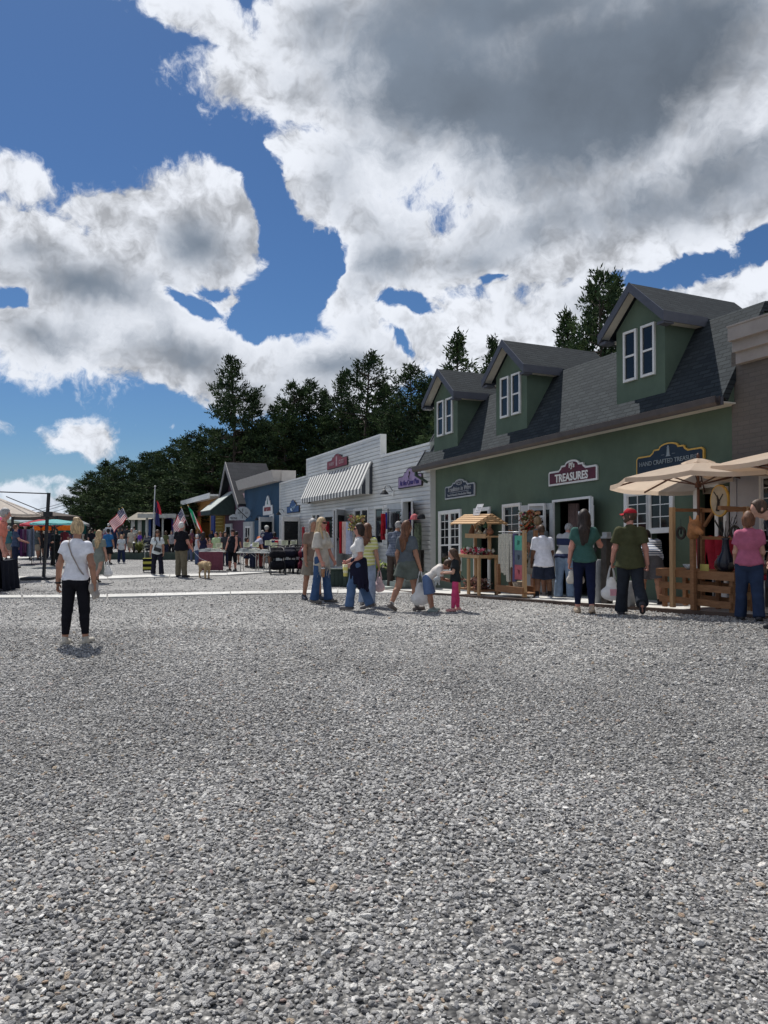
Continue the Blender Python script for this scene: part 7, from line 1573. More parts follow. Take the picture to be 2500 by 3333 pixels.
def cart(px, py, c, label, wd=.50, hh_=.98, rz=0, red=False):
    p = gnd(px, py); t = thing('pushchair', label, 'pushchair', (p.x, p.y, p.z), rz, 'covered pushchairs by the tables'); S = SDF((-.4, -.5, .1), (.4, .6, 1.15), .02)
    S.cap((-wd * .25, 0, .32), (wd * .25, 0, .32), .17, k=.05, e=(0, 1, 0), es=1.2); S.cap((-wd * .28, .0, .72), (wd * .28, 0, .72), .15, k=.12); S.cap((-wd * .22, .12, .86), (wd * .22, .12, .86), .12, k=.06); S.wrinkle(.010, 24, int(px)); S.build('hood', fabric(c), t)
    for x in (-wd / 2, wd / 2):
        m = MB(); m.tube([(x, -.34, .10), (x, .25, .75), (x, .42, 1.0)], .013); m.tube([(x, .36, .1), (x, -.1, .6)], .013); m.build('frame', M_black if not red else mat('maroon_metal', (.18, .02, .04), .5), t)
        for y, r_ in ((-.34, .09), (.36, .12)): m = MB(); m.tube([(x - .02, y, r_), (x + .02, y, r_)], r_, 16); m.build('wheel', M_black, t); m = MB(); m.tube([(x - .024, y, r_), (x + .024, y, r_)], r_ * .55, 12); m.build('hubcap', M_leg, t)
    m = MB(); m.tube([(-wd / 2, .42, 1.0), (0, .48, 1.04), (wd / 2, .42, 1.0)], .02, 8); m.build('handle', M_black, t)
    m = MB(); m.box(-.07, .05, -.225, -.215, .5, .60); m.build('pocket_label', mat('grey_label', (.35, .37, .37)), t)
cart(903, 1869, (.010, .010, .014), 'black covered pushchair, nearest of the row by the tables', .52, rz=R(12))
cart(941, 1865, (.012, .013, .024), 'dark navy covered pushchair right of the nearest black one', .5, rz=R(-8))
cart(968, 1864, (.010, .010, .012), 'black pushchair with a raised handle', .45, rz=R(15))
cart(993, 1867, (.10, .012, .025), 'burgundy pushchair, last of the row beside the blonde woman', .42, rz=R(-5), red=True)
cart(1012, 1863, (.035, .012, .02), 'dark pushchair behind the burgundy one', .42, rz=R(5))

# ------------------------------------------------------------------ dog and lead
p = gnd(668, 1882); dg_ = thing('dog', 'golden long-haired dog walking towards the camera on a lead', 'dog', (p.x, p.y, p.z), R(-152)); g = .62
S = SDF((-.3, -.75, -.02), (.3, .65, .85), .010)      # faces +y
S.cap((0, .20, .44), (0, -.16, .44), .125, .115, k=.05, e=(1, 0, 0), es=.85); S.cap((0, -.16, .45), (0, -.34, .45), .105, .105, k=.05); S.cap((0, .24, .48), (0, .40, .50), .085, .065, k=.05)
S.cap((0, .42, .50), (0, .47, .48), .075, .06, k=.03); S.cap((0, .48, .46), (0, .59, .42), .042, .032, k=.02)
for s_ in (-1, 1):
    S.cap((s_ * .06, .42, .53), (s_ * .085, .44, .45), .024, .018, k=.012)
    f = .08 if s_ > 0 else -.05; S.cap((s_ * .07, .22, .40), (s_ * .07, .22 + f * .5, .22), .055, .034, k=.03); S.cap((s_ * .07, .22 + f * .5, .22), (s_ * .07, .22 + f, .04), .032, .026, k=.02); S.cap((s_ * .07, .22 + f, .03), (s_ * .07, .27 + f, .022), .028, k=.01)
    f = -.08 if s_ > 0 else .05; S.cap((s_ * .07, -.32, .42), (s_ * .08, -.26 + f * .3, .26), .085, .05, k=.04); S.cap((s_ * .08, -.26 + f * .3, .26), (s_ * .075, -.38 + f, .16), .042, .028, k=.02); S.cap((s_ * .075, -.38 + f, .16), (s_ * .07, -.35 + f, .035), .027, .025, k=.015); S.cap((s_ * .07, -.35 + f, .028), (s_ * .07, -.30 + f, .022), .028, k=.01)
S.cap((0, -.42, .50), (.02, -.60, .46), .032, .05, k=.03); S.cap((.02, -.60, .46), (.04, -.74, .44), .05, .03, k=.02); S.wrinkle(.006, 55, 3)
S.build('dog_body', custom('golden_fur', lambda N, P, oc: (N.put(P.inputs['Base Color'], N.mix(N.noise(N.vec('MULTIPLY', oc, (30, 8, 30)), 1, 4, .6), (.20, .12, .05), (.62, .48, .30))), N.put(P.inputs['Normal'], N.add('ShaderNodeBump', i_Strength=.8, i_Distance=.01, i_Height=N.noise(N.vec('MULTIPLY', oc, (60, 20, 60)), 1, 3, .6)))), .9, .1), dg_)
m = MB(); m.lathe([(.014, -.01), (.018, 0), (.012, .01)], (0, .615, .43), 8); m.build('nose', M_black, dg_, fix=False)
for s_ in (-1, 1): m = MB(); m.lathe([(.004, -.008), (.009, 0), (.004, .008)], (s_ * .035, .515, .51), 8); m.build('eye', M_black, dg_, fix=False)
m = MB(); m.tube([(.075 * math.cos(k * .7), .30 + .02 * math.sin(k * .7), .49 + .08 * math.sin(k * .7)) for k in range(10)], .010, 5); m.build('collar', mat('red_collar', (.35, .03, .03)), dg_, fix=False)
# ------------------------------------------------------------------ people farther away
def P_(label, px, py, hpx, face, **k): k.setdefault('near', False); return person(label, px, py, hpx, face=face, **k)
def T(*a): return ('tee', a, -.07, .6)
blk, nav = (.012, .012, .015), (.015, .02, .045)
r, J, g = P_('stout grey haired man in black tee and khaki trousers holding the dog lead', 590, 1879, 176, 28, near=True, fat=1.36, belly=1.05, hyaw=30, hair=('short', 'white'), top=T(.008, .009, .014), low=('shorts', (.15, .13, .09), 1.98), shoes=(.02, .02, .03), armL=(2, 12, 10, 0), armR=(12, 10, 30, 10), skin='pink')
e0 = J['handR']; e1 = Vector(dg_.location) + Matrix.Rotation(R(-152), 3, 'Z') @ Vector((0, .26, .57)); m = MB(); m.tube([e0, e0.lerp(e1, .5) - Vector((0, 0, .08)), e1], .007, 5); tag(m.build('dog_lead', mat('lead_grey', (.3, .3, .34))), 'thin grey lead running down to the golden dog', 'lead')
r, J, g = P_('woman in white tee and navy trousers with a black sling bag, sunglasses on her head', 512, 1874, 146, 168, near=True, male=False, fat=1.12, hair=('long', 'brown', 1), top=T(.58, .62, .62), low=('trousers', (.012, .014, .026), .03), shoes=(.35, .33, .32), armL=(4, 12, 20, 10), armR=(-4, 14, 10, 0), legL=(8, 6, 4), legR=(-10, 6, 4), skin='tan', glasses=True)
t = thing('sling_bag', 'black sling bag worn across the front of the woman in the middle distance', 'bag', tuple(J['waist'] + J['fw'] * .17 - Vector((0, 0, .06)))); m = MB(); m.bar((-.10, 0, .04), (.14, 0, -.03), .05, .13, up=(0, 0, 1)); m.build('bag_body', M_black, t); m = MB(); m.tube([Vector((-.10, 0, .04)), J['chest'] + J['fw'] * .15 - t.location, J['shR'].lerp(J['neck'], .4) + Vector((0, 0, .06)) - t.location], .014, 5); m.build('strap', M_black, t)
p = gnd(481, 1862); t = thing('wheeled_trolley', 'black and yellow wheeled shopping trolley beside the woman in white', 'trolley', (p.x, p.y, p.z), .2); m = MB(); m.box(-.17, .17, -.12, .12, .06, .52); m.build('trolley_bag', striped('black_yellow', (.012, .012, .014), (.42, .40, .08), 5), t); m = MB(); m.tube([(-.12, .13, .1), (-.12, .13, .9), (.12, .13, .9), (.12, .13, .1)], .01); m.build('frame', M_leg, t)
for x in (-.16, .16): m = MB(); m.tube([(x - .015, .12, .06), (x + .015, .12, .06)], .06, 12); m.build('wheel', M_black, t)
P_('stout woman in black tank top with white print and dark cap at the table', 757, 1858, 132, 200, near=True, male=False, fat=1.4, belly=.9, hair=('bob', 'brown'), cap=(.03, .02, .025), top=('tank', (.010, .011, .016), -.1), low=('leggings', (.010, .010, .015), 1.35), shoes=(.03, .03, .03), armL=(16, 14, 20, 0), armR=(8, 16, 10, 0), skin='pink')
r, J, g = P_('long haired blonde woman in an ankle length sage dress walking away with two bags', 322, 1898, 170, 12, near=True, male=False, fat=.98, hair=('longer', 'blonde'), top=('dress', (.20, .22, .19)), low=('none', 0), shoes=(.05, .04, .03), legL=(10, 3, 2), legR=(-18, 3, 26), skin='fair', armR=(4, 10, 12, 0))
bag_mesh('carrier_bag', 'white plastic bag in the hand of the woman in the sage dress', J['handR'], (.26, .12, .32), M_plastic, hl=.14)
r, J, g = P_('man in royal blue tee, black shorts and dark cap walking away', 352, 1836, 112, 6, near=True, fat=1.15, hair=('short', 'dark'), cap=(.02, .02, .025), top=T(.03, .13, .30), low=('shorts', blk, .95), shoes=blk, skin='tan', legL=(4, 4, 0), legR=(-6, 4, 4), armR=(0, 16, 4, 0))
P_('short blonde woman in white tee with a dark crossbody strap, beside the man in blue', 395, 1833, 90, 160, male=False, fat=1.15, hair=('long', 'blonde'), top=T(.55, .58, .58), low=('trousers', (.02, .03, .07), .02), shoes=(.3, .3, .3), legL=(6, 5, 0), legR=(-8, 5, 6), skin='pink')
P_('man in grey polo and khaki shorts walking away near the dark pole', 112, 1823, 108, 2, near=True, fat=1.25, hair=('short', 'grey'), top=('polo', (.075, .095, .10), -.12, .7), low=('shorts', (.30, .26, .20), .95), shoes=blk, skin='tan', legL=(-10, 4, 12), legR=(8, 4, 0))
P_('woman in black tee and black shorts right of the man in grey polo', 133, 1815, 92, 10, male=False, fat=1.1, hair=('bob', 'dark'), top=T(.012, .012, .015), low=('shorts', blk, .8), shoes=blk, skin='tan')
P_('person in white shirt and white cap left of the man in grey polo', 82, 1812, 104, 30, fat=1.1, hair=('short', 'grey'), cap=(.62, .60, .56), top=T(.55, .54, .50), low=('trousers', nav), skin='pink')
P_('woman in a long black outfit standing just right of the dark pole', 181, 1840, 118, 190, near=True, male=False, fat=1.15, hair=('bob', 'dark'), top=('long', blk, -.1), low=('trousers', blk, .05), shoes=blk, skin='pink', armL=(20, 8, 70, 20))
P_('man in dark shirt behind the dark pole', 160, 1818, 98, 170, fat=1.1, hair=('short', 'dark'), top=T(.03, .035, .05), low=('trousers', nav), shoes=blk)
P_('dark haired person in slate blue tee beside the clothes rack at the left', 50, 1848, 138, 60, near=True, fat=1.1, hair=('short', 'auburn'), top=T(.055, .075, .13), low=('trousers', nav), shoes=blk, skin='pink', armR=(30, 8, 40, 10))
r, J, g = P_('man in salmon shirt with black braces, cut off by the left edge', -12, 1925, 268, 62, near=2, fat=1.3, lean=14, hair=('short', 'grey'), top=('loose', (.62, .20, .14), -.02, .8), low=('trousers', (.012, .014, .022), .05), shoes=blk, skin='pink', armL=(-6, 12, 30, 10), armR=(-10, 14, 24, 10), legL=(6, 8, 0), legR=(-6, 8, 0))
m = MB(); m.tube([J['shR'].lerp(J['neck'], .5) + Vector((0, 0, .07)), J['chest'] + J['rt'] * .17, J['hip'] + J['rt'] * .17 + Vector((0, 0, .06))], .016, 5); o_ = tag(m.build('braces', M_black), 'black brace strap over the salmon shirt at the left edge', 'strap')
P_('white haired woman in white sleeveless top holding a child, behind the dog', 642, 1838, 96, 60, male=False, fat=1.05, hair=('short', 'white'), top=('tank', (.55, .57, .60), -.08), low=('trousers', (.06, .09, .18), .02), skin='pink', armL=(40, 10, 60, 20))
P_('dark haired woman in navy camisole seen from behind, left of the pink table', 662, 1842, 108, 20, male=False, fat=1.12, hair=('long', 'dark'), top=('cami', (.02, .02, .05), -.06), low=('shorts', (.42, .24, .22), .9), skin='pink', armR=(30, 10, 60, 0))
P_('small child with brown hair and pink top by the pink table', 683, 1838, 80, 150, male=False, child=True, hair=('short', 'brown'), top=T(.45, .25, .24), low=('shorts', (.3, .1, .12), .9))
P_('teenager in pale lime tee behind the pink table', 703, 1846, 112, -150, hair=('short', 'dark'), top=T(.40, .50, .28), low=('trousers', nav), skin='pink')
P_('woman in dark top between the lime tee and the black tank top', 732, 1842, 110, 140, male=False, hair=('long', 'dark'), top=T(.05, .05, .06), low=('trousers', nav))
P_('person in red top browsing at the far left of the dog', 616, 1826, 84, 0, male=False, hair=('long', 'brown'), top=T(.25, .05, .05), low=('trousers', (.10, .12, .2)))
r, J, g = P_('broad man in navy tee and pale cap behind the tables, back to the camera', 868, 1849, 136, 8, near=True, fat=1.3, hair=('short', 'grey'), cap=(.55, .55, .50), top=T(.015, .02, .06), low=('shorts', (.06, .05, .05), .95), skin='tan')
P_('woman in orange top leaning over the tables beside the man in navy', 840, 1848, None, 30, H=1.6, male=False, lean=28, hair=('bob', 'grey'), top=T(.55, .15, .05), low=('trousers', (.2, .05, .05)), skin='pink')
P_('grey haired person in lavender tee bending over the tables', 822, 1850, None, 60, H=1.6, lean=48, hair=('short', 'grey'), top=T(.36, .36, .46), low=('trousers', nav), skin='pink')
P_('dark haired child behind the tables, left of the lavender tee', 803, 1846, 92, 100, child=True, hair=('short', 'dark'), top=T(.30, .30, .34), low=('shorts', nav, .9), skin='tan')
P_('curly dark haired woman in white floral shirt bending by the pushchairs', 1000, 1868, None, 20, H=1.6, male=False, fat=1.2, lean=30, near=True, hair=('bob', 'dark'), top=('tee', (.5, .5, .54), -.08, .7), low=('trousers', nav), skin='brown')
P_('man in dark tee and grey trousers walking away, left of the flagpole', 413, 1790, 76, 0, fat=1.1, hair=('short', 'dark'), top=T(.03, .035, .04), low=('trousers', (.15, .16, .19)))
P_('person in pale grey top with a small white bag, left of the flagpole', 437, 1790, 76, 10, hair=('short', 'dark'), top=T(.36, .38, .36), low=('trousers', blk))
P_('child in purple tee in front of the raised bed', 455, 1806, 74, 40, child=True, hair=('short', 'sandy'), top=T(.12, .05, .36), low=('shorts', (.3, .3, .5), .9))
P_('white haired man in white shirt above the crowd, far away', 353, 1783, 78, 0, fat=1.15, hair=('short', 'white'), top=T(.55, .57, .62), low=('trousers', (.1, .1, .12)))
P_('man in navy shirt right of the white shirt in the crowd', 371, 1786, 76, 5, hair=('short', 'grey'), top=T(.02, .03, .07), low=('trousers', nav))
P_('woman in white blouse at the back of the pink table, beside the lime tee', 718, 1838, 104, 175, male=False, hair=('long', 'brown'), top=T(.5, .5, .5), low=('trousers', nav), skin='pink')
P_('man in charcoal tee and cap browsing before the purple shop', 770, 1836, 104, 20, hair=('short', 'dark'), cap=(.05, .05, .06), top=T(.04, .04, .05), low=('shorts', (.12, .11, .10), .95))
P_('woman in maroon top standing before the blue shop door', 893, 1838, 104, -20, male=False, hair=('bob', 'dark'), top=T(.14, .03, .05), low=('trousers', blk))
P_('person in teal tee left of the clothes rack, under the cream umbrella', 28, 1822, 108, 10, hair=('short', 'grey'), top=T(.05, .14, .16), low=('shorts', (.2, .18, .15), .95))
P_('woman in beige top and jeans between the two parasols', 150, 1812, 96, 200, male=False, hair=('long', 'blonde'), top=T(.42, .38, .32), low=('trousers', (.05, .08, .15)))
P_('man in maroon tee behind the lone woman', 210, 1816, 98, 15, fat=1.15, hair=('short', 'dark'), top=T(.16, .03, .04), low=('shorts', blk, .95))
P_('woman in black top behind the woman in the sage dress', 298, 1812, 90, 0, male=False, hair=('pony', 'dark'), top=T(.015, .015, .02), low=('shorts', (.1, .12, .16), .85))
P_('man in cream polo and khaki shorts right of the couple', 428, 1806, 84, 170, fat=1.2, hair=('short', 'grey'), top=T(.45, .42, .35), low=('shorts', (.24, .21, .15), .95))
P_('woman in olive top at the kiosk hung with purple cloth', 540, 1812, 82, 30, male=False, hair=('bob', 'brown'), top=T(.10, .11, .05), low=('trousers', nav))
P_('teenager in pale grey hoodie by the kiosk', 558, 1808, 78, 160, hair=('short', 'dark'), top=('hoodie', (.32, .32, .34)), low=('trousers', blk))
# the far crowd: each its own figure, from a handful of builds
cols = [(.40, .40, .40), (.03, .04, .07), (.015, .015, .018), (.30, .05, .05), (.12, .16, .24), (.45, .43, .38), (.05, .12, .06), (.22, .10, .16), (.10, .08, .07), (.34, .34, .42)]
nm = ['grey', 'navy', 'black', 'red', 'slate blue', 'cream', 'green', 'mauve', 'brown', 'pale violet']; protoP = []
for k in range(10):
    r_, _, _ = P_('distant shopper in a %s top in the far crowd' % nm[k], 60 + k * 30, 1796, 68, (k * 47) % 360, male=k % 2 == 0, fat=.95 + .05 * (k % 5), hair=(('short', 'long', 'bob')[k % 3], ('dark', 'brown', 'grey', 'blonde', 'sandy')[k % 5]), top=T(*cols[k]), low=('trousers' if k % 3 else 'shorts', [(.03, .04, .09), blk, (.25, .22, .17)][k % 3]), armL=(20, 8, 30, 0) if k % 2 else (0, 8, 8, 0), group='people in the far crowd', skin=('pink', 'tan')[k % 2])
    protoP.append(r_)
rs = random.Random(21); kidsP = {p: [c for c in bpy.data.objects if c.parent == p] for p in protoP}
spots = [(-20, 70), (12, 60), (28, 74), (40, 66), (62, 58), (75, 72), (98, 68), (122, 75), (140, 64), (150, 72), (196, 66), (212, 60), (228, 70), (238, 58), (252, 64), (266, 56), (280, 62), (292, 52), (303, 66), (318, 58), (332, 70), (340, 60), (385, 66), (398, 72), (424, 70), (462, 66), (478, 60), (545, 58), (560, 62), (580, 58), (600, 55), (625, 52), (645, 56), (690, 50), (720, 52), (176, 70), (205, 74), (270, 72), (310, 76), (90, 55), (20, 52), (228, 50), (248, 46), (300, 44)]
for k, (px, Yd) in enumerate(spots):
    if k < len(protoP): o = protoP[k]
    else:
        p = protoP[(k * 7) % 10]; o = p.copy(); COL.objects.link(o)
        for c in kidsP[p]: c2 = c.copy(); COL.objects.link(c2); c2.parent = o
    x = (px - 1250) / F * Yd; o.location = (x, Yd, gz(x, Yd)); o.rotation_euler = (0, 0, rs.uniform(0, 6.28)); s_ = rs.uniform(.92, 1.06); o.scale = (s_, s_, s_)
    tn = nm[k if k < 10 else (k * 7) % 10]; 
    for sfx in ('near', 'just before', 'close behind', 'farther off, beyond', 'passing'):
        lb_ = 'distant shopper in a %s top %s %s' % (tn, sfx, min(MARKS + [(-20, 'the cream umbrella edge'), (60, 'the clothes rack'), (112, 'the man in grey polo'), (160, 'the dark leaning pole'), (200, 'the right orange cloth'), (265, 'the green peaked tent'), (325, 'the woman in the sage dress'), (352, 'the man in royal blue')], key=lambda m: abs(m[0] - px))[1])
        if lb_ not in seen_l: break
    seen_l.add(lb_); o['label'] = lb_

# ------------------------------------------------------------------ left: cantilever umbrella, clothes rack, canopies
Yu = 21.0; pb = gnd(142, 1886); Yu = pb.y; tp = at(159, 1604, Yu); C0 = at(-30, 1606, Yu); zr = at(0, 1672, Yu).z
t = umbrella('cream cantilever umbrella hung from a dark leaning pole at the left edge', (C0.x, C0.y), zr, C0.z, 1.58, pole=False, base=pb.z, rot0=.0, rib=M_black, vent=False, name='cantilever_umbrella', can=mat('cream_canvas', (.62, .55, .48), .85, .05, 4, .2, 60, thin=.35))
L_ = t.location; m = MB(); m.bar(pb + Vector((0, 0, .05)) - L_, tp - L_, .10, .075); m.build('pole', M_black, t)
m = MB(); m.bar(tp + Vector((.03, 0, -.03)) - L_, C0 + Vector((0, 0, .06)) - L_, .035); h_ = at(157, 1672, Yu); m.bar(h_ - L_, C0 + Vector((.5, 0, -.10)) - L_, .025); m.build('arm', M_black, t)
m = MB(); m.cbox(h_ + Vector((.0, -.02, -.02)) - L_, (.24, .16, .16)); m.build('crank_box', M_black, t); m = MB(); m.tube([h_ + Vector((.1, -.1, 0)) - L_, h_ + Vector((.12, -.14, -.18)) - L_], .012); m.build('crank_handle', M_black, t)
m = MB(); b_ = pb - L_; m.box(b_.x - .55, b_.x + .40, b_.y - .45, b_.y + .5, -.03, .09); m.build('base_slab', mat('dark_slab', (.025, .026, .03), .7), t)
c_ = gnd(75, 1838); t = thing('clothes_rack', 'black clothes rack hung with blue, purple and plum garments at the left', 'clothes rack', (c_.x, c_.y, c_.z), R(-20)); m = MB(); m.tube([(-.5, 0, 0), (-.5, 0, 1.62), (.5, 0, 1.62), (.5, 0, 0)], .016); m.tube([(-.5, -.3, .03), (-.5, .3, .03)], .016); m.tube([(.5, -.3, .03), (.5, .3, .03)], .016); m.build('frame', M_black, t)
for k, (c, nm_) in enumerate((((.05, .07, .14), 'slate blue'), ((.06, .11, .24), 'bright blue'), ((.13, .10, .24), 'violet'), ((.05, .05, .16), 'dark blue'), ((.10, .03, .10), 'plum'), ((.22, .15, .24), 'mauve'), ((.12, .04, .09), 'wine'), ((.20, .22, .30), 'grey blue'))):
    x = -.42 + k * .12; q = Matrix.Rotation(R(-20), 3, 'Z') @ Vector((x, 0, 1.58)); cloth('hanging_garment', nm_ + ' garment on the clothes rack at the left', (c_.x + q.x, c_.y + q.y, c_.z + 1.58), .34, 1.1 + .12 * math.sin(k * 2), fabric(c), 120 + k, rz=R(60), amp=.025, t_=.08)
# dark draped sales table at the left edge
p = gnd(-8, 1922); t = thing('draped_table', 'low table under a black drape in the shade at the left edge', 'table', (p.x - .3, p.y, p.z)); m = MB(); m.sheet(lambda u, v: (-.9 + 1.5 * u, -.45 + .9 * v, .78 + .012 * math.sin(u * 20 + v * 9)), 20, 10)
for q in range(4): m.sheet(lambda u, v: ((-.9 + 1.5 * u) if q < 2 else (-.9 if q == 2 else .6) + (.05 + .05 * math.sin(u * 22)) * v * (-1 if q == 2 else 1), ((-.45 if q == 0 else .45) + (.05 + .05 * math.sin(u * 26)) * v * (-1 if q == 0 else 1)) if q < 2 else -.45 + .9 * u, .78 - .76 * v), 40, 6)
m.build('drape', fabric((.014, .015, .022)), t)
def popup(label, px0, px1, Yd, yrim, ytop, c, depth=3, legs=True, skirt=.22):
    p0, p1 = at(px0, yrim, Yd), at(px1, yrim, Yd); cx = (p0.x + p1.x) / 2; hw = (p1.x - p0.x) / 2; zb = gz(cx, Yd); t = thing('canopy_tent', label, 'tent', (cx, Yd, zb), 0, None); zr_, zt_ = p0.z - zb, at(px0, ytop, Yd).z - zb
    m = MB(); d = depth / 2; q = [(-hw, -d), (hw, -d), (hw, d), (-hw, d)]
    for k in range(4):
        a_, b_ = q[k], q[(k + 1) % 4]; m.raw([(a_[0], a_[1], zr_), (b_[0], b_[1], zr_), (b_[0] * .12, b_[1] * .12, zt_), (a_[0] * .12, a_[1] * .12, zt_)], [(0, 1, 2, 3)]); m.raw([(a_[0], a_[1], zr_), (b_[0], b_[1], zr_), (b_[0], b_[1], zr_ - skirt), (a_[0], a_[1], zr_ - skirt)], [(0, 1, 2, 3)])
    m.raw([(-hw * .12, -d * .12, zt_), (hw * .12, -d * .12, zt_), (hw * .12, d * .12, zt_), (-hw * .12, d * .12, zt_)], [(0, 1, 2, 3)])
    m.build('canopy', fabric(c), t, fix=False)
    for x, y in q: m = MB(); m.box(x - .05, x + .05, y - .05, y + .05, 0, zr_); m.build('leg', M_black if legs else M_leg, t)
    return t
popup('wide brown canopy tent behind the dark pole', 87, 226, 42, 1680, 1665, (.09, .075, .065), 3.2)
popup('grey-green canopy tent at the left edge, under the cream umbrella', -90, 46, 46, 1702, 1682, (.10, .12, .10), 3)
popup('pale grey canopy tent right of the green peaked tent', 244, 276, 60, 1706, 1693, (.34, .35, .36), 2)
t = popup('dark green sharply peaked tent left of the grey hut', 196, 262, 48, 1712, 1676, (.01, .075, .07), 2, skirt=.5)
u = lambda lb, px, yt, yr, Yd, Rr, c, **k: umbrella(lb, ((px - 1250) / F * Yd, Yd), at(px, yr, Yd).z, at(px, yt, Yd).z, Rr, base=gz((px - 1250) / F * Yd, Yd), rib=M_black, can=mat('umb_%02x%02x%02x' % tuple(int(v * 255) for v in c), c, .85, .05, 4, thin=.4), vent=False, **k)
u('red parasol left of the turquoise one in the crowd', 134, 1686, 1706, 36, .95, (.50, .05, .08)); u('turquoise parasol behind the dark pole', 178, 1686, 1702, 33, 1.0, (.20, .55, .55)); u('hot pink parasol at the left edge', -12, 1672, 1692, 34, .4, (.6, .05, .2))
for k, (px, lb) in enumerate(((139, 'orange windbreak cloth left of the dark pole under the parasols'), (203, 'orange windbreak cloth right of the dark pole under the parasols'))):
    q0 = at(px, 1704, 37); t = thing('windbreak', lb, 'windbreak', (q0.x, 37, gz(q0.x, 37))); hz = q0.z - t.location.z; m = MB(); m.box(-.42, .42, -.01, .01, hz - .33, hz); m.build('cloth', mat('orange_cloth', (.70, .26, .03), .8, thin=.5), t)
    for x in (-.43, 0, .43): m = MB(); m.tube([(x, .02, 0), (x, .02, hz)], .012, 5); m.build('stake', M_black, t)

# ------------------------------------------------------------------ flags, poles, raised bed
def flag(label, base, tip, w_, h_, design, droop=.35, seed=0, group=None, hang=(1, 0)):
    t = thing('flag', label, 'flag', tuple(base), 0, group); b_, tp_ = Vector((0, 0, 0)), Vector(tip) - Vector(base); d = (tp_ - b_).normalized()
    m = MB(); m.tube([b_, tp_], .022, 6); m.build('flagstaff', MATS['galvanised'], t); m = MB(); m.lathe([(.02, -.03), (.045, 0), (.02, .03)], tuple(tp_), 8); m.build('finial', M_gold, t)
    nu, nv = 26, 26; m = MB(); ms = []
    def pt(u, v):
        p = tp_ - d * (.04 + v * h_); out = Vector((hang[0], -.15, -hang[1])).normalized(); p = p + out * u * w_ + Vector((0, .07 * math.sin(u * 9 + v * 2 + seed), -droop * u * u * w_ + .03 * math.sin(u * 7 + seed))); return p
    vs = [pt(i / nu, j / nv) for i in range(nu + 1) for j in range(nv + 1)]; fs = []; cs = []
    names, fnc = design
    for i in range(nu):
        for j in range(nv): m.cur = fnc((i + .5) / nu, (j + .5) / nv); m.smooth = True; a = i * (nv + 1) + j; m.raw([vs[a], vs[a + nv + 1], vs[a + nv + 2], vs[a + 1]], [(0, 1, 2, 3)])
    m.build('flag_cloth', names, t, fix=False); return t
fm = lambda n, c: mat('flag_' + n, c, .85, .08, 6, thin=.35)
R_, W_f, B_, G_ = fm('red', (.42, .03, .05)), fm('white', (.70, .68, .68)), fm('navy', (.02, .025, .09)), fm('green', (.02, .26, .13))
US = ([R_, W_f, B_], lambda u, v: (2 if (int(u * 26) + int(v * 26) * 3) % 7 or True else 1) if (u < .4 and v < 7 / 13) else (0 if int(v * 13) % 2 == 0 else 1))
US = ([R_, W_f, B_], lambda u, v: (1 if (int(u * 26) % 2 == 0 and int(v * 26) % 3 == 1) else 2) if (u < .4 and v < 7 / 13) else (0 if int(v * 13) % 2 == 0 else 1))
MX = ([G_, W_f, fm('scarlet', (.55, .04, .03)), mat('flag_emblem', (.16, .13, .05))], lambda u, v: 3 if (abs(u - .5) < .07 and abs(v - .5) < .13 and (u * 26 + v * 26) % 3 > .8) else (0 if u < 1 / 3 else (1 if u < 2 / 3 else 2)))
Yf = 40
def fl(label, b_, t_, Yd, w_, h_, des, **k): return flag(label, at(*b_, Yd), at(*t_, Yd), w_, h_, des, **k)
fl('large American flag angled from a staff above the crowd, left of the huts', (422, 1700), (398, 1652), 44, 1.0, .64, US, hang=(-.75, .75), droop=.1, seed=2)
fl('second American flag half hidden behind the larger one', (402, 1712), (388, 1657), 45, .85, .52, US, hang=(-.5, .9), droop=.1, seed=4)
fl('American flag on a slanting staff left of the green, white and red one', (612, 1710), (590, 1652), 41, .95, .7, US, hang=(-.45, .9), droop=.1, seed=1)
fl('green, white and red flag with a small emblem beside the American flag', (638, 1722), (612, 1645), 40.5, 1.0, .8, MX, hang=(.55, .6), droop=.25, seed=5)
p = gnd(496, 1806); tpz = at(505, 1583, p.y); t = thing('flagpole', 'tall pale flagpole with a drooping dark flag in the raised bed', 'flagpole', tuple(p)); m = MB(); m.tube([(0, 0, 0), tpz - p], [.05, .028], 8); m.build('pole', mat('pole_aluminium', (.50, .50, .50), .4, metal=.3), t)
m = MB(); m.lathe([(.02, -.05), (.07, 0), (.02, .05)], tuple(tpz - p), 10); m.build('finial', M_white, t)
for k, (c, z0, z1) in enumerate(((B_, -.9, -2.3), (R_, -.85, -1.6))):
    m = MB(); q = tpz - p; m.sheet(lambda u, v: (q.x + .03 + u * .32 * (.4 + .6 * v) + .03 * k * 3, -.05 + .05 * math.sin(u * 12 + v * 5), q.z + z0 + (z1 - z0) * v - .15 * u), 12, 8); m.build('flag_cloth', c, t, fix=False)
p = gnd(500, 1822); t = thing('raised_bed', 'long dark green timber raised bed round the flagpole', 'planter', (p.x, p.y, p.z)); hw = 2.5; m = MB(); m.box(-hw, hw, 0, .08, 0, .34); m.box(-hw, hw, 1.6, 1.68, 0, .34); m.box(-hw, -hw + .08, .08, 1.6, 0, .34); m.box(hw - .08, hw, .08, 1.6, 0, .34); m.build('boards', M_dg, t); m = MB(); m.box(-hw + .09, hw - .09, .09, 1.59, .02, .28); m.build('soil', mat('soil', (.05, .04, .03), .95, .3, 10), t)
q0 = at(452, 1802, p.y + .7); leaves_plant('grassy_plant', 'tufted golden-green shrub in the raised bed', (q0.x, p.y + .7, p.z + .28), 170, .55, .03, (.16, .18, .06), 15, arch=.2, hgt=.35)
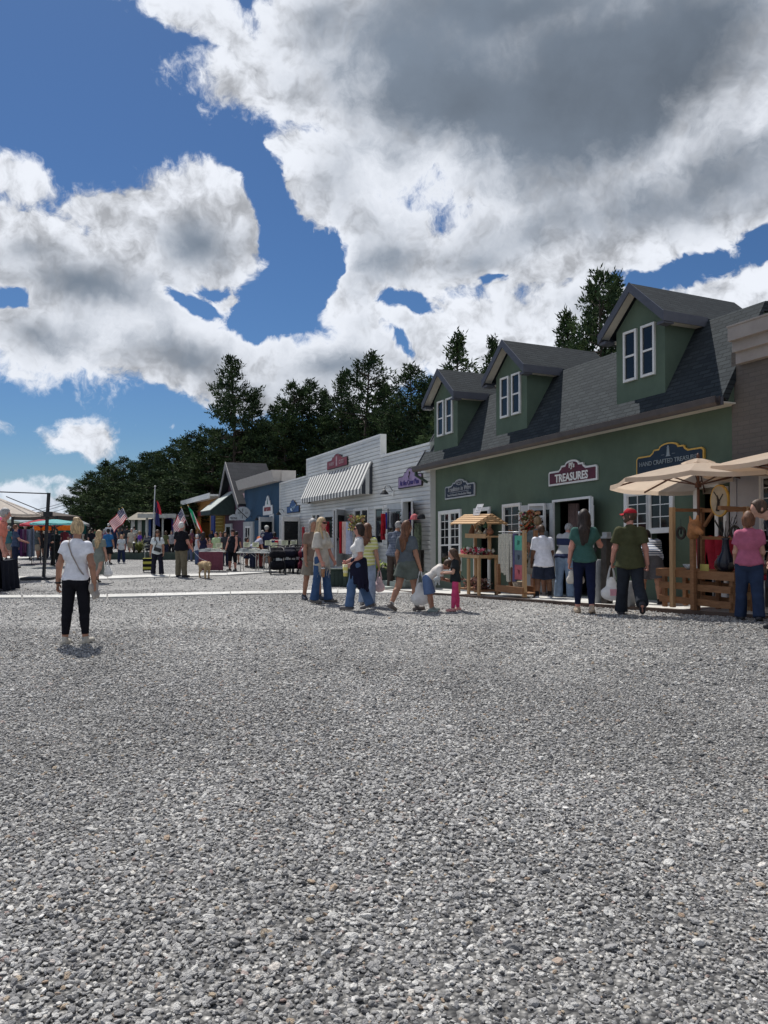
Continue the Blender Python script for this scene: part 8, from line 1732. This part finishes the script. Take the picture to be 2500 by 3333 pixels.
q0 = at(440, 1802, p.y + .5); t = thing('path_light', 'short black path light in the raised bed', 'lamp', (q0.x, p.y + .3, p.z + .28)); m = MB(); m.tube([(0, 0, 0), (0, 0, .55)], .05, 10); m.build('post', M_black, t); m = MB(); m.lathe([(.10, .55), (.10, .6), (.02, .63)], n=12); m.build('lamp_cap', M_leg, t)
# strollers and street lamp, utility pole with wires
cart(478, 1800, (.03, .035, .05), 'grey covered pushchair by the kiosk beyond the raised bed', .6, rz=0)
p0 = at(236, 1690, 120); t = thing('utility_pole', 'wooden utility pole at the left end of the pine wood', 'utility pole', (p0.x, 120, gz(p0.x, 120))); zt_ = at(236, 1615, 120).z - t.location.z; m = MB(); m.tube([(0, 0, 0), (0, 0, zt_)], [.22, .16], 8); m.build('pole', M_bark, t); m = MB(); m.bar((-.9, 0, zt_ - .5), (.9, 0, zt_ - .5), .15); m.build('crossarm', M_bark, t)
for k, (y0, y1) in enumerate(((1628, 1639), (1636, 1650), (1648, 1662), (1664, 1664))):
    a_, b_ = at(234, y0, 120), at(-250, y1, 90); pts_ = [a_.lerp(b_, i / 12) - Vector((0, 0, 1.6 * math.sin(math.pi * i / 12))) for i in range(13)]; m = MB(); m.tube(pts_, .035, 4); tag(m.build('power_line', M_black), 'thin overhead wire running left from the utility pole, %s' % ('uppermost', 'second from the top', 'third from the top', 'lowest')[k], 'wire', 'overhead wires')
# low far ground cover: hedge line closing the yard
rs = np.random.RandomState(77); n = 26000; X_ = rs.uniform(-150, 20, n); Yh = 128 + rs.uniform(-4, 4, n); hh_ = (2.4 + 1.2 * np.sin(X_ * .13) + .8 * np.sin(X_ * .41)); Z_ = rs.uniform(0, 1, n) ** .7 * hh_
V0 = np.stack([X_, Yh, Z_ - .2], -1); d1 = rs.normal(size=(n, 3)); d1 /= np.linalg.norm(d1, axis=1)[:, None]; d2 = np.cross(d1, rs.normal(size=(n, 3))); d2 /= np.linalg.norm(d2, axis=1)[:, None]
V = np.stack([V0 - d1 * .35, V0 + d2 * .2, V0 + d1 * .35, V0 - d2 * .2], 1).reshape(-1, 3); hg = np_mesh('hedge', V, np.arange(len(V)).reshape(-1, 4), mat('hedge_leaf', (.022, .04, .02), .9, .4, .6, spec=.1), smooth=False); tag(hg, 'distant dark hedgerow closing the far end of the yard', 'hedge', kind='stuff')
